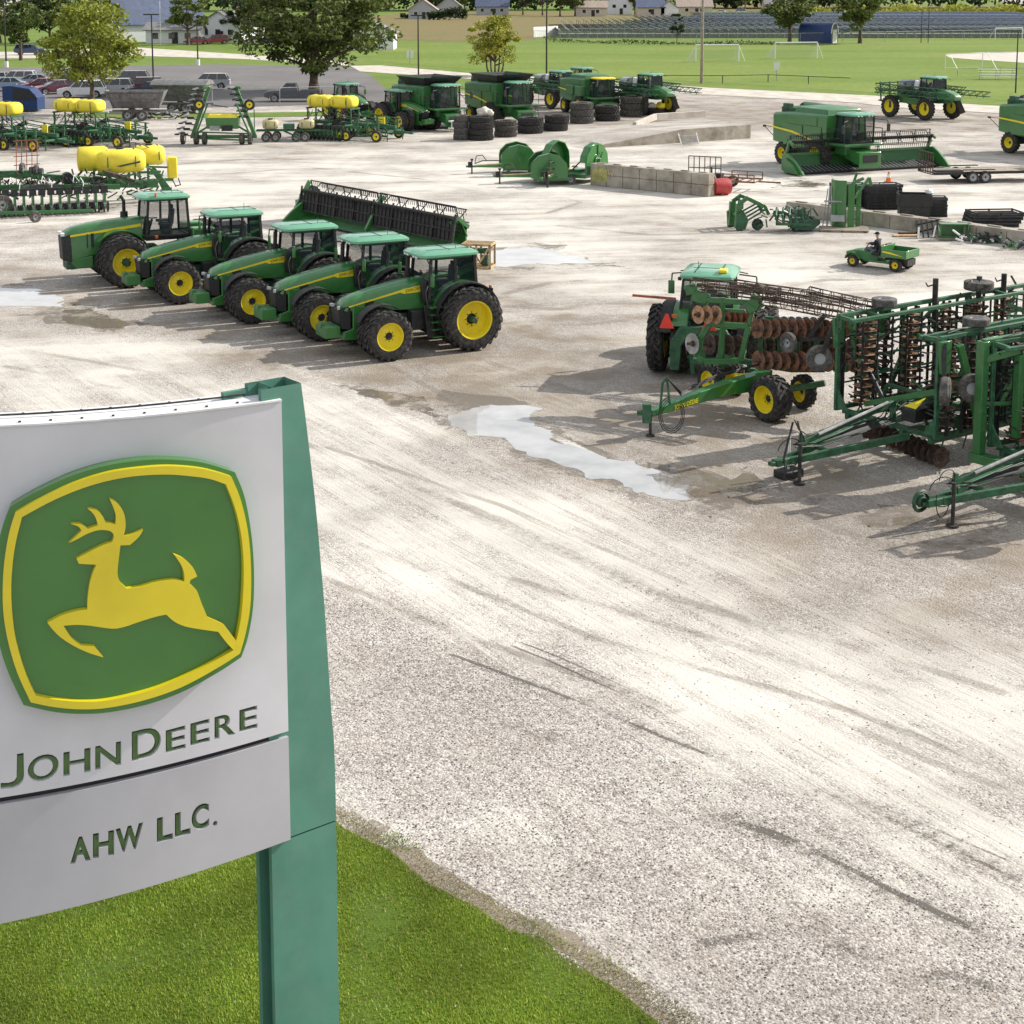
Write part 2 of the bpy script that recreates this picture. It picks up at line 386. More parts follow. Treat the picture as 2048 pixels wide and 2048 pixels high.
# stones
vo=N(t,'TexVoronoi',_Scale=22.0,_Randomness=1.0); vo.feature='F1'; L(tc.outputs['Object'],vo.inputs['Vector'])
vo2=N(t,'TexVoronoi',_Scale=48.0); L(tc.outputs['Object'],vo2.inputs['Vector'])
sep=N(t,'SeparateColor'); L(vo.outputs['Color'],sep.inputs[0]); sep2=N(t,'SeparateColor'); L(vo2.outputs['Color'],sep2.inputs[0])
sr=N(t,'ValToRGB'); L(math_('ADD',math_('MULTIPLY',sep.outputs[0],.5),math_('MULTIPLY',sep2.outputs[1],.5)),sr.inputs['Fac'])
e=sr.color_ramp.elements; e[0].position=.12; e[0].color=(.17,.155,.145,1); e[1].position=.76; e[1].color=(.80,.775,.745,1)
k=sr.color_ramp.elements.new(.38); k.color=(.42,.385,.36,1); k=sr.color_ramp.elements.new(.6); k.color=(.61,.575,.545,1)
gravel=mixc(mrange(grain,.35,.7),sr.outputs[0],(.47,.43,.395),'MIX')
gravel=mixc(.62,gravel,sr.outputs[0])
pal=mixc(mrange(gr2,.3,.7),(.53,.505,.455),(.79,.77,.72))
tan=mixc(mrange(blot2,.3,.7),(.31,.26,.205),(.45,.395,.33)); tan=mixc(mrange(gr2,.35,.65,0,.6),tan,(.26,.21,.165))
base=mixc(math_('MULTIPLY',mrange(noise(.45,5,.6),.46,.62),math_('ADD',math_('MULTIPLY',farm,.35),math_('ADD',math_('MULTIPLY',attr('damp'),.8),.25)),True),gravel,tan)
c=mixc(pv,base,pal)
dm=math_('MULTIPLY',attr('damp'),mrange(math_('ADD',math_('MULTIPLY',streak2,.6),math_('MULTIPLY',blot2,.4)),.3,.62,.25,1.0),True)
c=mixc(math_('MULTIPLY',dm,.7),c,mixc(mrange(grain,.3,.7),(.19,.16,.125),(.33,.285,.23)))
fn=math_('MULTIPLY',attr('fine'),mrange(noise(5,5,.8),.40,.60))
c=mixc(math_('MAXIMUM',math_('MULTIPLY',fn,1.2),0.0,True),c,mixc(sep.outputs[0],(.05,.045,.04),(.22,.19,.16)))
c=mixc(math_('MULTIPLY',fn,-1.0,True),c,(.78,.76,.71))
# dark scattered stones and clods
dk=mrange(noise(3.2,8,.85),.62,.72); c=mixc(math_('MULTIPLY',dk,.5),c,(.17,.14,.115))
c=mixc(math_('MULTIPLY',mrange(thin,.44,.30,0,1),.55,True),c,(.20,.165,.13))
c=mixc(math_('MULTIPLY',mrange(thin,.60,.72,0,1),.35,True),c,(.66,.63,.57))
c=mixc(1.0,c,mixc(mrange(blot,.35,.65),(.71,.69,.665),(.965,.95,.925)),'MULTIPLY')
L(c,b.inputs['Base Color']); L(mrange(dm,0,1,.93,.62),b.inputs['Roughness']); b.inputs['Specular IOR Level'].default_value=.25
hgt=math_('ADD',math_('MULTIPLY',vo.outputs['Distance'],-.9),math_('MULTIPLY',gr2,.5)); hgt=math_('MULTIPLY',hgt,mrange(pv,0,1,1.0,.25))
hgt=math_('ADD',hgt,math_('MULTIPLY',streak2,.9))
bp=N(t,'Bump',_Strength=.5,_Distance=.045); L(hgt,bp.inputs['Height']); L(bp.outputs[0],b.inputs['Normal'])
me.materials.append(gm); me.update()
ground=bpy.data.objects.new('ground',me); COL.objects.link(ground); struct(ground)

# grass material family
def grassmat(name,a,b_,c_,sc=.05,fine_=6.0,dry=.45,rot=0):
    m=bpy.data.materials.new(name); m.use_nodes=True; t=m.node_tree; M[name]=m; L=t.links.new; b=t.nodes['Principled BSDF']
    tc=N(t,'TexCoord'); mp=N(t,'Mapping'); mp.inputs['Rotation'].default_value=(0,0,R(rot)); mp.inputs['Scale'].default_value=(.25,1,1); L(tc.outputs['Object'],mp.inputs['Vector'])
    n1=N(t,'TexNoise',_Scale=sc,_Detail=8.0,_Roughness=.6); L(mp.outputs[0],n1.inputs['Vector'])
    n2=N(t,'TexNoise',_Scale=fine_,_Detail=6.0,_Roughness=.8); L(tc.outputs['Object'],n2.inputs['Vector'])
    n3=N(t,'TexNoise',_Scale=sc*4,_Detail=6.0,_Roughness=.7); L(tc.outputs['Object'],n3.inputs['Vector'])
    def mx(f,A,B,lo,hi):
        r=N(t,'MapRange'); L(f,r.inputs['Value']); r.inputs['From Min'].default_value=lo; r.inputs['From Max'].default_value=hi
        q=N(t,'Mix',data_type='RGBA'); L(r.outputs[0],q.inputs['Factor'])
        for k,x in (('A',A),('B',B)):
            if isinstance(x,tuple): q.inputs[k].default_value=(*x,1)
            else: L(x,q.inputs[k])
        return q.outputs['Result']
    c=mx(n1.outputs[0],a,b_,.35,.65); c=mx(n2.outputs[0],c,tuple(x*.55 for x in a),.45,.8); c=mx(n3.outputs[0],c,c_,1-dry,1.05-dry*.5)
    L(c,b.inputs['Base Color']); b.inputs['Roughness'].default_value=.9; b.inputs['Specular IOR Level'].default_value=.15
    bp=N(t,'Bump',_Strength=.6,_Distance=.05); L(n2.outputs[0],bp.inputs['Height']); L(bp.outputs[0],b.inputs['Normal'])
grassmat('field_grass',(.125,.195,.030),(.205,.262,.058),(.26,.25,.10),.045,1.2,.46)
grassmat('verge_grass',(.12,.20,.03),(.17,.235,.05),(.28,.25,.12),.12,3.0,.5)
grassmat('dry_grass',(.24,.175,.085),(.19,.165,.07),(.12,.145,.045),.09,1.0,.55)
grassmat('lawn_soil',(.085,.145,.016),(.12,.185,.022),(.24,.23,.11),.6,16.0,.38)
def P2(*a): return [g2(*p) for p in a]
FAR=-22
poly_sheet('land',[(-1500,205),(-1500,5500),(1500,5500),(1500,205)][::-1] if 0 else P2((-3500,215),(-300,205))+[(-1500,5500),(1500,5500)]+P2((2500,228),(2048,222),(1750,206),(1400,188),(1300,178),(1100,168),(760,196),(200,212)),.006,'verge_grass')
poly_sheet('field',P2((735,120),(920,138),(1300,158),(1700,182),(2048,204),(2600,235),(2600,62),(2048,64),(1700,82),(1350,92),(1000,90),(790,86)),.02,'field_grass')
poly_sheet('meadow',P2((600,95),(700,84),(790,80),(900,83),(1010,84),(1070,80),(1075,62),(1200,50),(1400,38),(1400,28),(900,22),(600,40)),.028,'dry_grass',sub=6,wob=3)
poly_sheet('meadow_strip',P2((1380,20),(1600,30),(2100,22),(2100,12),(1700,10),(1300,6)),.03,'dry_grass')
poly_sheet('path',P2((700,132),(760,131),(930,146),(1280,166),(1420,176),(1750,192),(1850,203),(2048,216),(2600,250),(2600,262),(2048,230),(1800,216),(1700,205),(1400,189),(1240,178),(920,157),(720,143)),.032,'concrete_pale')
poly_sheet('parking_lot',P2((-1500,140),(70,135),(440,129),(700,134),(740,150),(800,205),(480,214),(200,217),(-1500,235)),.03,'asphalt')
poly_sheet('street',P2((-400,104),(60,104),(270,95),(470,108),(700,124),(700,132),(480,118),(270,112),(60,117),(-400,118)),.034,'concrete_pale')
poly_sheet('infield',P2((1890,110),(1960,105),(2300,103),(2300,128),(2048,126),(1900,116)),.036,'concrete_pale')
poly_sheet('verge',P2((150,228),(420,227),(760,222),(900,205),(900,212),(760,231),(400,236),(150,236)),.03,'verge_grass')
# puddles
def track_mat(name,col,gap,sc,al=.85,rough=.9):
    m=bpy.data.materials.new(name); m.use_nodes=True; t=m.node_tree; b=t.nodes['Principled BSDF']; M[name]=m
    tc=N(t,'TexCoord'); n=N(t,'TexNoise',_Scale=sc,_Detail=6.0,_Roughness=.8); t.links.new(tc.outputs['Object'],n.inputs['Vector']); n2=N(t,'TexNoise',_Scale=.35,_Detail=2.0); t.links.new(tc.outputs['Object'],n2.inputs['Vector'])
    a=N(t,'Math',operation='ADD'); t.links.new(n.outputs['Fac'],a.inputs[0]); t.links.new(n2.outputs['Fac'],a.inputs[1])
    at=N(t,'Attribute'); at.attribute_name='edge'; mu=N(t,'Math',operation='ADD'); t.links.new(a.outputs[0],mu.inputs[0]); t.links.new(at.outputs['Fac'],mu.inputs[1])
    r=N(t,'MapRange'); r.inputs['From Min'].default_value=gap; r.inputs['From Max'].default_value=gap+.22; r.inputs['To Max'].default_value=al; t.links.new(mu.outputs[0],r.inputs['Value']); t.links.new(r.outputs[0],b.inputs['Alpha'])
    b.inputs['Base Color'].default_value=(*col,1); b.inputs['Roughness'].default_value=rough
track_mat('wet_margin',(.20,.17,.135),.92,3.0,.62,.55)
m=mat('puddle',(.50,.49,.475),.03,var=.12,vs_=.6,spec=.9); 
track_mat('puddle_mud',(.21,.18,.14),.84,1.6,.88,.06)
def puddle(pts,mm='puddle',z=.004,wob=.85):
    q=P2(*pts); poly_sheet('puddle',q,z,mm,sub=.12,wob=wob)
    cx=sum(a for a,_ in q)/len(q); cy=sum(b for _,b in q)/len(q)
    poly_sheet('wet_gravel',[(cx+(a-cx)*1.16+(.3 if a>cx else -.3),cy+(b-cy)*1.25+(.35 if b>cy else -.35)) for a,b in q],z-.0022,'wet_margin',sub=.15,wob=wob*1.3)
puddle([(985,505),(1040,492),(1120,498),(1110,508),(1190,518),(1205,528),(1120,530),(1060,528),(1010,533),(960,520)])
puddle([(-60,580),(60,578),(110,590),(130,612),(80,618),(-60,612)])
puddle([(110,620),(170,615),(250,640),(240,655),(170,652),(120,640)],'puddle_mud')
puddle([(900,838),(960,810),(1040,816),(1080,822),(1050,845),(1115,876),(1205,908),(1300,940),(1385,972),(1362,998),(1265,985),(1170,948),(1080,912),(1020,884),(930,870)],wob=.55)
puddle([(1300,925),(1400,935),(1500,960),(1560,985),(1480,995),(1370,985),(1310,955)],'puddle_mud',.0045)
puddle([(1750,1050),(1850,1035),(1990,1060),(2060,1080),(1950,1090),(1800,1078)],'puddle_mud')
puddle([(1550,362),(1600,358),(1640,368),(1620,376),(1560,373)],'puddle_mud',wob=1)
puddle([(700,775),(800,790),(880,820),(860,835),(760,800)],'puddle_mud')
# lawn around the sign
lawn=P2((560,1575),(640,1625),(700,1665),(780,1700),(860,1770),(940,1810),(1020,1860),(1080,1880),(1130,1925),(1230,1975),(1330,2060),(1500,2300),(1100,3200),(-1200,3200),(-1500,1800),(-600,1500),(0,1480),(300,1510))
poly_sheet('lawn',lawn,.004,'lawn_soil',sub=.12,wob=.14)

# wheel tracks, damp trails: thin ribbons of darker or paler grit on the lot
track_mat('track_dark',(.13,.115,.10),1.02,16.0); track_mat('track_brown',(.29,.25,.21),1.0,14.0,.34); track_mat('trail_dark',(.12,.105,.09),.86,20.0,.9); track_mat('track_pale',(.62,.59,.54),1.02,9.0)
def ribbon(pts,w_,m,z=.003):
    P=[Vector((*g2(*p),0)) for p in pts]; Q=[]
    for a,c in zip(P,P[1:]):
        n=max(1,int((c-a).length/.35)); Q+=[a+(c-a)*i/n for i in range(n)]
    Q.append(P[-1]); v=[]; e=[]; f=[]
    for i,q in enumerate(Q):
        d=(Q[min(i+1,len(Q)-1)]-Q[max(i-1,0)]).normalized(); nn=Vector((-d.y,d.x,0)); j=mnoise.noise(q*.7)*.25*w_
        for k,u in enumerate((-1.6,-.5,.5,1.6)): v.append(q+nn*(u*w_+j)+Vector((0,0,z))); e.append((-.5 if k in (0,3) else .12)-(.35 if i in (0,len(Q)-1) else 0))
    for i in range(len(Q)-1):
        for k in range(3): f.append((4*i+k,4*i+k+1,4*i+k+5,4*i+k+4))
    me=bpy.data.meshes.new('wheel_track'); me.from_pydata([tuple(x) for x in v],[],f); a=me.attributes.new('edge','FLOAT','POINT'); a.data.foreach_set('value',e); me.materials.append(M[m]); o=bpy.data.objects.new('wheel_track',me); COL.objects.link(o); struct(o)
for pts,w_,m in [([(880,1300),(940,1322),(1180,1412),(1330,1476),(1450,1522)],.06,'track_dark'),([(1000,1282),(1100,1322),(1350,1436)],.035,'track_dark'),([(1020,1276),(1120,1315),(1370,1428)],.03,'track_dark'),
  ([(1440,1636),(1530,1662),(1620,1700)],.13,'trail_dark'),([(1590,1685),(1700,1738),(1800,1790),(1960,1865)],.075,'trail_dark'),([(1600,1573),(1760,1630),(1900,1695),(2048,1765)],.055,'track_dark'),([(1640,1575),(1780,1620),(2048,1735)],.03,'track_dark'),
  ([(820,970),(1000,1040),(1300,1180),(1560,1260)],.22,'track_brown'),([(1000,1150),(1500,1300),(1800,1390)],.16,'track_brown'),([(640,1150),(900,1260),(1300,1400)],.13,'track_brown'),([(1665,1888),(1700,1900),(1735,1918)],.10,'track_dark'),
  ([(700,1080),(1200,1280),(1700,1420),(2048,1560)],.13,'track_brown'),([(980,1440),(1050,1462),(1150,1500)],.10,'track_dark'),([(640,890),(1000,1010),(1400,1180)],.12,'track_brown'),([(1500,1240),(1800,1320),(2048,1400)],.18,'track_brown'),
  ([(980,430),(1090,428),(1160,405),(1130,395)],.25,'track_brown'),([(1000,612),(1120,618),(1250,602)],.35,'track_brown'),([(1000,590),(1100,565),(1180,560)],.28,'track_brown'),([(990,640),(1150,650),(1270,640)],.3,'track_brown'),
  ([(600,745),(700,790),(800,835)],.13,'track_pale'),([(540,720),(760,805)],.10,'track_pale'),([(1100,870),(1380,1000)],.2,'track_pale'),([(1350,1895),(1600,1860),(1700,1850)],.14,'track_dark'),
  ([(340,330),(500,318),(700,330)],.4,'track_brown'),([(420,350),(620,335),(860,360)],.3,'track_brown'),([(1100,450),(1300,470),(1500,465)],.35,'track_brown'),([(620,640),(830,760),(1100,900)],.16,'track_brown'),
  ([(0,690),(300,745),(640,900)],.2,'track_brown'),([(0,730),(260,780)],.2,'track_brown'),([(1500,1000),(1800,1100),(2048,1130)],.25,'track_brown'),([(900,700),(1180,790),(1400,905)],.25,'track_brown'),([(1680,1440),(1850,1520),(2048,1590)],.14,'track_brown'),
  ([(1700,1980),(1900,1950),(2048,1990)],.16,'track_dark'),([(1380,610),(1650,560),(1750,560)],.3,'track_brown')]: ribbon(pts,w_,m)

track_mat('dirt_mix',(.27,.225,.165),.86,7.0,.92)
grassmat('worn_dirt',(.24,.19,.135),(.33,.28,.21),(.16,.18,.05),.8,16.0,.42)
dirt=[(560,1560),(640,1608),(715,1630),(770,1668),(850,1712),(930,1765),(1010,1810),(1080,1850),(1140,1890),(1230,1930),(1330,1990),(1430,2060),(1560,2300),(1400,2300),(1300,2060),(1200,1975),(1110,1925),(1060,1885),(1000,1862),(920,1812),(840,1772),(770,1705),(690,1668),(630,1628),(560,1580)]
poly_sheet('worn_dirt_edge',P2(*dirt),.0032,'dirt_mix',sub=.12,wob=.45)
# ================= text helper =================
TXT={}
def glyph(body,offset=0.0,extrude=.5):
    k=(body,offset,extrude)
    if k in TXT: return TXT[k]
    cu=bpy.data.curves.new('text','FONT'); cu.body=body; cu.size=1; cu.extrude=extrude; cu.offset=offset; cu.resolution_u=5
    o=bpy.data.objects.new('text',cu); COL.objects.link(o)
    bpy.context.view_layer.update()
    me=bpy.data.meshes.new_from_object(o.evaluated_get(bpy.context.evaluated_depsgraph_get()))
    COL.objects.unlink(o); bpy.data.objects.remove(o); bpy.data.curves.remove(cu)
    bm=bmesh.new(); bm.from_mesh(me); bmesh.ops.remove_doubles(bm,verts=bm.verts,dist=1e-4)
    vs=[v.co.copy() for v in bm.verts]; fs=[tuple(v.index for v in f.verts) for f in bm.faces]; bm.free(); bpy.data.meshes.remove(me)
    TXT[k]=(vs,fs); return vs,fs
def text_obj(parent,body,loc,size,m,rot=(PI/2,0,0),thick=.008,offset=.0,sx=1.0,name='lettering'):
    vs,fs=glyph(body,offset); b=MB()
    b.T=Matrix.Translation(loc)@Matrix.Rotation(rot[2],4,'Z')@Matrix.Rotation(rot[0],4,'X')@Matrix.Rotation(rot[1],4,'Z')
    b.add([(v.x*size*sx,v.y*size,v.z*thick) for v in vs],fs); return b.build(name,m,parent,smooth=0)
# ================= pylon sign =================
H0,H1=3.94,8.09
HS=4.97
def ps(a,h):
    t=(h-H0)/(H1-H0); return 14-2.26*((1-t)*(.80*a-.20*a*a)+t*(.595*a-.22*a*a))
def pn(a,h):
    t=(h-H0)/(H1-H0); m=(1-t)*(.80-.40*a)+t*(.595-.44*a); return Vector((m,-1,0)).normalized()
def on_panel(px,py,d):
    Y=13.3
    for _ in range(14):
        p=atY(px,py,Y); a=(-2.04-p.x)/2.26; n=pn(a,p.z)
        a2=(-2.04-(p.x-n.x*d))/2.26; Y=ps(a2,p.z)+n.y*d
    p=atY(px,py,Y); a=(-2.04-p.x)/2.26
    return p,pn(a,p.z)
sign=thing('pylon_sign','tall white dealer sign with green leaping deer emblem on green posts by the lawn','sign',(-4.3,12.9,0))
base=Vector((-4.3,12.9,0))
def px_solid(name,loops,d0,d1,m,parent,bevel=0,smooth=40,step=18):
    """flat outlines in photograph pixels, laid on the curved panel as a solid of real thickness"""
    from mathutils.geometry import tessellate_polygon
    tris=tessellate_polygon([[Vector((x,y,0)) for x,y in l] for l in loops]); pts=[p for l in loops for p in l]
    bm=bmesh.new(); vs=[bm.verts.new((x,y,0)) for x,y in pts]
    for tr in tris: bm.faces.new([vs[i] for i in tr])
    bmesh.ops.dissolve_limit(bm,angle_limit=.01,verts=bm.verts,edges=bm.edges)
    r=bmesh.ops.extrude_face_region(bm,geom=list(bm.faces))
    for e in r['geom']:
        if isinstance(e,bmesh.types.BMVert): e.co.z=1
    finish_px(bm,name,d0,d1,m,parent,bevel,smooth,step)
    return bpy.data.objects[-1] if 0 else LAST[0]
LAST=[None]
def fix_out(bm):
    seen=set(); bm.faces.ensure_lookup_table()
    for f0 in bm.faces:
        if f0.index in seen: continue
        isl=[f0]; seen.add(f0.index)
        for f in isl:
            for e in f.edges:
                for g_ in e.link_faces:
                    if g_.index not in seen: seen.add(g_.index); isl.append(g_)
        vol=0
        for f in isl:
            a=f.verts[0].co
            for i in range(1,len(f.verts)-1): vol+=a.dot(f.verts[i].co.cross(f.verts[i+1].co))
        if vol<0:
            for f in isl: f.normal_flip()
def finish_px(bm,name,d0,d1,m,parent,bevel,smooth,step):
    xs_=[v.co.x for v in bm.verts]; x=min(xs_)+step
    while x<max(xs_):
        bmesh.ops.bisect_plane(bm,geom=bm.verts[:]+bm.edges[:]+bm.faces[:],plane_co=(x,0,0),plane_no=(1,0,0)); x+=step
    bmesh.ops.recalc_face_normals(bm,faces=bm.faces)
    for v in bm.verts:
        p,n=on_panel(v.co.x,v.co.y,d1); v.co=p-n*(d1-d0)*(1-v.co.z)-base
    if name=='cutter': bmesh.ops.triangulate(bm,faces=bm.faces)
    bmesh.ops.recalc_face_normals(bm,faces=bm.faces)
    if name=='cutter': fix_out(bm)
    me=bpy.data.meshes.new(name); bm.to_mesh(me); bm.free()
    me.materials.append(M[m]); me.shade_smooth(); me.set_sharp_from_angle(angle=R(smooth))
    o=bpy.data.objects.new(name,me); COL.objects.link(o); o.parent=parent
    if bevel:
        b=o.modifiers.new('bevel','BEVEL'); b.width=bevel; b.segments=2; b.limit_method='ANGLE'; b.angle_limit=R(55)
    LAST[0]=o
mat('sign_white',(.55,.55,.58),.42,var=.035,vs_=1.2,dust=.03,spec=.4)
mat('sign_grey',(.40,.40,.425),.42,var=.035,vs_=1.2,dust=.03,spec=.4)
mat('sign_lid',(.74,.74,.75),.5,var=.08,vs_=4,dust=.25)
mat('sign_green',(.040,.175,.022),.22,var=.04,vs_=2,coat=.5)
mat('sign_yellow',(.68,.56,.008),.25,var=.04,vs_=2,coat=.4)
mat('letter_green',(.085,.17,.045),.5,var=.05)
mat('post_green',(.075,.215,.160),.42,var=.08,vs_=1.3,dust=.08,spec=.4)
mat('seam',(.008,.008,.012),.6)
def panel(h0,h1,name,lid=False):
    b=MB(); na,nh=40,14
    def ring(h):
        out=[]
        for i in range(na+1):
            a=-.0+1.62*i/na; out.append((-2.04-2.26*a,ps(a,h),h))
        # back, 0.42 m behind
        for i in range(na,-1,-1):
            a=1.62*i/na; n=pn(a,h); out.append((-2.04-2.26*a-n.x*.40,ps(a,h)-n.y*.40,h))
        return [Vector(p)-base for p in out]
    b.loft([ring(h0+(h1-h0)*k/nh) for k in range(nh+1)],m=0,cap=False)
    # caps as strips
    for h in (h0,h1):
        r=ring(h); n=len(r)
        for i in range(na): b.add([r[i],r[i+1],r[n-2-i],r[n-1-i]],[(0,1,2,3)])
    return b
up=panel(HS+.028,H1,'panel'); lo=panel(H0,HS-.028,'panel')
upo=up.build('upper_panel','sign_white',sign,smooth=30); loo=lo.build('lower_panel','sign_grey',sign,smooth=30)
for o in (upo,loo):
    bm=bmesh.new(); bm.from_mesh(o.data); bmesh.ops.remove_doubles(bm,verts=bm.verts,dist=1e-5); bmesh.ops.recalc_face_normals(bm,faces=bm.faces); bm.to_mesh(o.data); bm.free()
# dark seam between the panels
sb=MB(); rg=[]
for h in (HS-.035,HS+.035):
    o_=[]
    for i in range(41):
        a=.01+1.6*i/40; n=pn(a,h); o_.append(Vector((-2.04-2.26*a-n.x*.05,ps(a,h)-n.y*.05,h))-base)
    for i in range(40,-1,-1):
        a=.01+1.6*i/40; n=pn(a,h); o_.append(Vector((-2.04-2.26*a-n.x*.36,ps(a,h)-n.y*.36,h))-base)
    rg.append(o_)
sb.loft(rg,cap=False); sb.build('seam','seam',sign)
# white lid with rivets on the top
lb=MB(); rg=[]
for h,ins in ((H1+.002,.0),(H1+.018,.0)):
    o_=[]
    for i in range(31):
        a=.0+1.62*i/30; n=pn(a,H1); o_.append(Vector((-2.04-2.26*a+n.x*.012,ps(a,H1)+n.y*.012,h))-base)
    for i in range(30,-1,-1):
        a=.0+1.62*i/30; n=pn(a,H1); o_.append(Vector((-2.04-2.26*a-n.x*.41,ps(a,H1)-n.y*.41,h))-base)
    rg.append(o_)
lb.loft(rg,cap=False)
r=rg[1]; n_=len(r)
for i in range(30): lb.add([r[i],r[i+1],r[n_-2-i],r[n_-1-i]],[(0,1,2,3)])
lid=lb.build('lid','sign_lid',sign)
rb=MB()
for i in range(14):
    a=.04+.11*i; n=pn(a,H1)
    for dd in (.06,.33): 
        q=Vector((-2.04-2.26*a-n.x*dd,ps(a,H1)-n.y*dd,H1+.018))-base; rb.tube(q,q+Vector((0,0,.012)),.013,6)
rb.path([Vector((-2.04-2.26*a-pn(a,H1).x*.22,ps(a,H1)-pn(a,H1).y*.22,H1+.045))-base for a in [x*.1 for x in range(1,17)]],.01,5)
rb.build('rivets','dark_metal',lid,smooth=0)
# emblem
Z7=lambda pts:[(x/2.76,740+y/2.76) for x,y in pts]
def smooth_loop(segs,k=5):
    """each seg is a run of points joined by a Catmull-Rom curve; corners stay sharp between runs"""
    out=[]
    for sg in segs:
        n=len(sg)
        for i in range(n-1):
            p0,p1,p2,p3=sg[max(0,i-1)],sg[i],sg[i+1],sg[min(n-1,i+2)]
            for j in range(k):
                t=j/k; f=lambda a,b,c,d:.5*((2*b)+(-a+c)*t+(2*a-5*b+4*c-d)*t*t+(-a+3*b-3*c+d)*t**3)
                out.append((f(p0[0],p1[0],p2[0],p3[0]),f(p0[1],p1[1],p2[1],p3[1])))
    return out
outer=smooth_loop([[(55,755),(200,672),(400,582),(600,525),(800,497),(950,495),(1100,508),(1200,533),(1297,565)],
  [(1297,565),(1350,700),(1387,900),(1402,1100),(1398,1300),(1370,1470),(1332,1585)],
  [(1332,1585),(1200,1672),(1000,1780),(800,1850),(600,1890),(450,1898),(300,1888),(130,1850)],
  [(130,1850),(50,1680),(0,1530),(-30,1350),(-36,1150),(-20,1000),(15,860),(55,755)]])
yo=smooth_loop([[(84,788),(200,722),(400,628),(600,566),(800,538),(950,531),(1100,543),(1200,565),(1278,590)],
  [(1278,590),(1330,720),(1370,900),(1386,1100),(1382,1300),(1357,1450),(1325,1565)],
  [(1325,1565),(1200,1645),(1000,1752),(800,1822),(600,1864),(450,1873),(300,1861),(170,1835)],
  [(170,1835),(95,1670),(45,1500),(20,1350),(15,1200),(25,1050),(50,900),(84,788)]])
yi=smooth_loop([[(122,812),(300,717),(500,638),(700,592),(900,577),(1050,586),(1160,602),(1248,632)],
  [(1248,632),(1300,770),(1333,920),(1346,1100),(1338,1300),(1318,1440),(1288,1548)],
  [(1288,1548),(1150,1628),(950,1724),(800,1777),(600,1823),(450,1831),(300,1818),(197,1797)],
  [(197,1797),(140,1670),(90,1500),(68,1350),(62,1200),(72,1050),(92,930),(122,812)]])
em=px_solid('emblem',[Z7(outer)],-.01,.13,'sign_green',sign,bevel=.022)
em['label']='green shield with yellow rim and leaping deer'
px_solid('border',[Z7(yo),Z7(yi)[::-1]],.12,.185,'sign_yellow',em,bevel=.016)
deer=smooth_loop([[(605,710),(640,728),(672,765),(690,812),(693,870),(682,918)],[(682,918),(740,905),(790,882)],[(790,882),(768,920),(718,966)],[(718,966),(665,968)],
 [(665,968),(655,1050),(649,1120),(662,1168),(700,1208)],[(700,1208),(780,1196),(860,1172),(960,1158),(1018,1168)],
 [(1018,1168),(1016,1120),(998,1072),(960,1018)],[(960,1018),(1012,1040),(1062,1085),(1089,1140)],[(1089,1140),(1052,1158)],[(1052,1158),(1046,1178)],
 [(1046,1178),(1085,1215),(1110,1280),(1145,1365)],[(1145,1365),(1235,1403)],[(1235,1403),(1278,1460),(1316,1512)],[(1316,1512),(1334,1530)],[(1334,1530),(1300,1556)],[(1300,1556),(1255,1510),(1205,1445)],
 [(1205,1445),(1110,1432),(1020,1415),(960,1387),(918,1350)],[(918,1350),(860,1362),(760,1393),(690,1417),(620,1428),(500,1412),(420,1407),(350,1412)],
 [(350,1412),(395,1480),(450,1522)],[(450,1522),(522,1527)],[(522,1527),(570,1586)],[(570,1586),(500,1565),(420,1530),(340,1480),(290,1432),(262,1395)],
 [(262,1395),(340,1355),(420,1331),(482,1322)],[(482,1322),(484,1260),(495,1180),(512,1120),(532,1075)],[(532,1075),(436,1070)],[(436,1070),(422,1042)],
 [(422,1042),(500,1000),(570,966),(618,950)],[(618,950),(629,920),(618,896),(590,885),(540,885),(480,905),(430,932),(380,955)],
 [(380,955),(412,925),(450,888)],[(450,888),(432,864),(392,850)],[(392,850),(440,850),(470,865),(485,876)],[(485,876),(540,858)],[(540,858),(530,820),(512,790),(484,765)],
 [(484,765),(530,772),(562,800),(584,842)],[(584,842),(610,845),(636,852)],[(636,852),(640,820),(634,780),(605,710)]],k=3)
px_solid('deer',[Z7(deer)],.12,.185,'sign_yellow',em,bevel=.014)
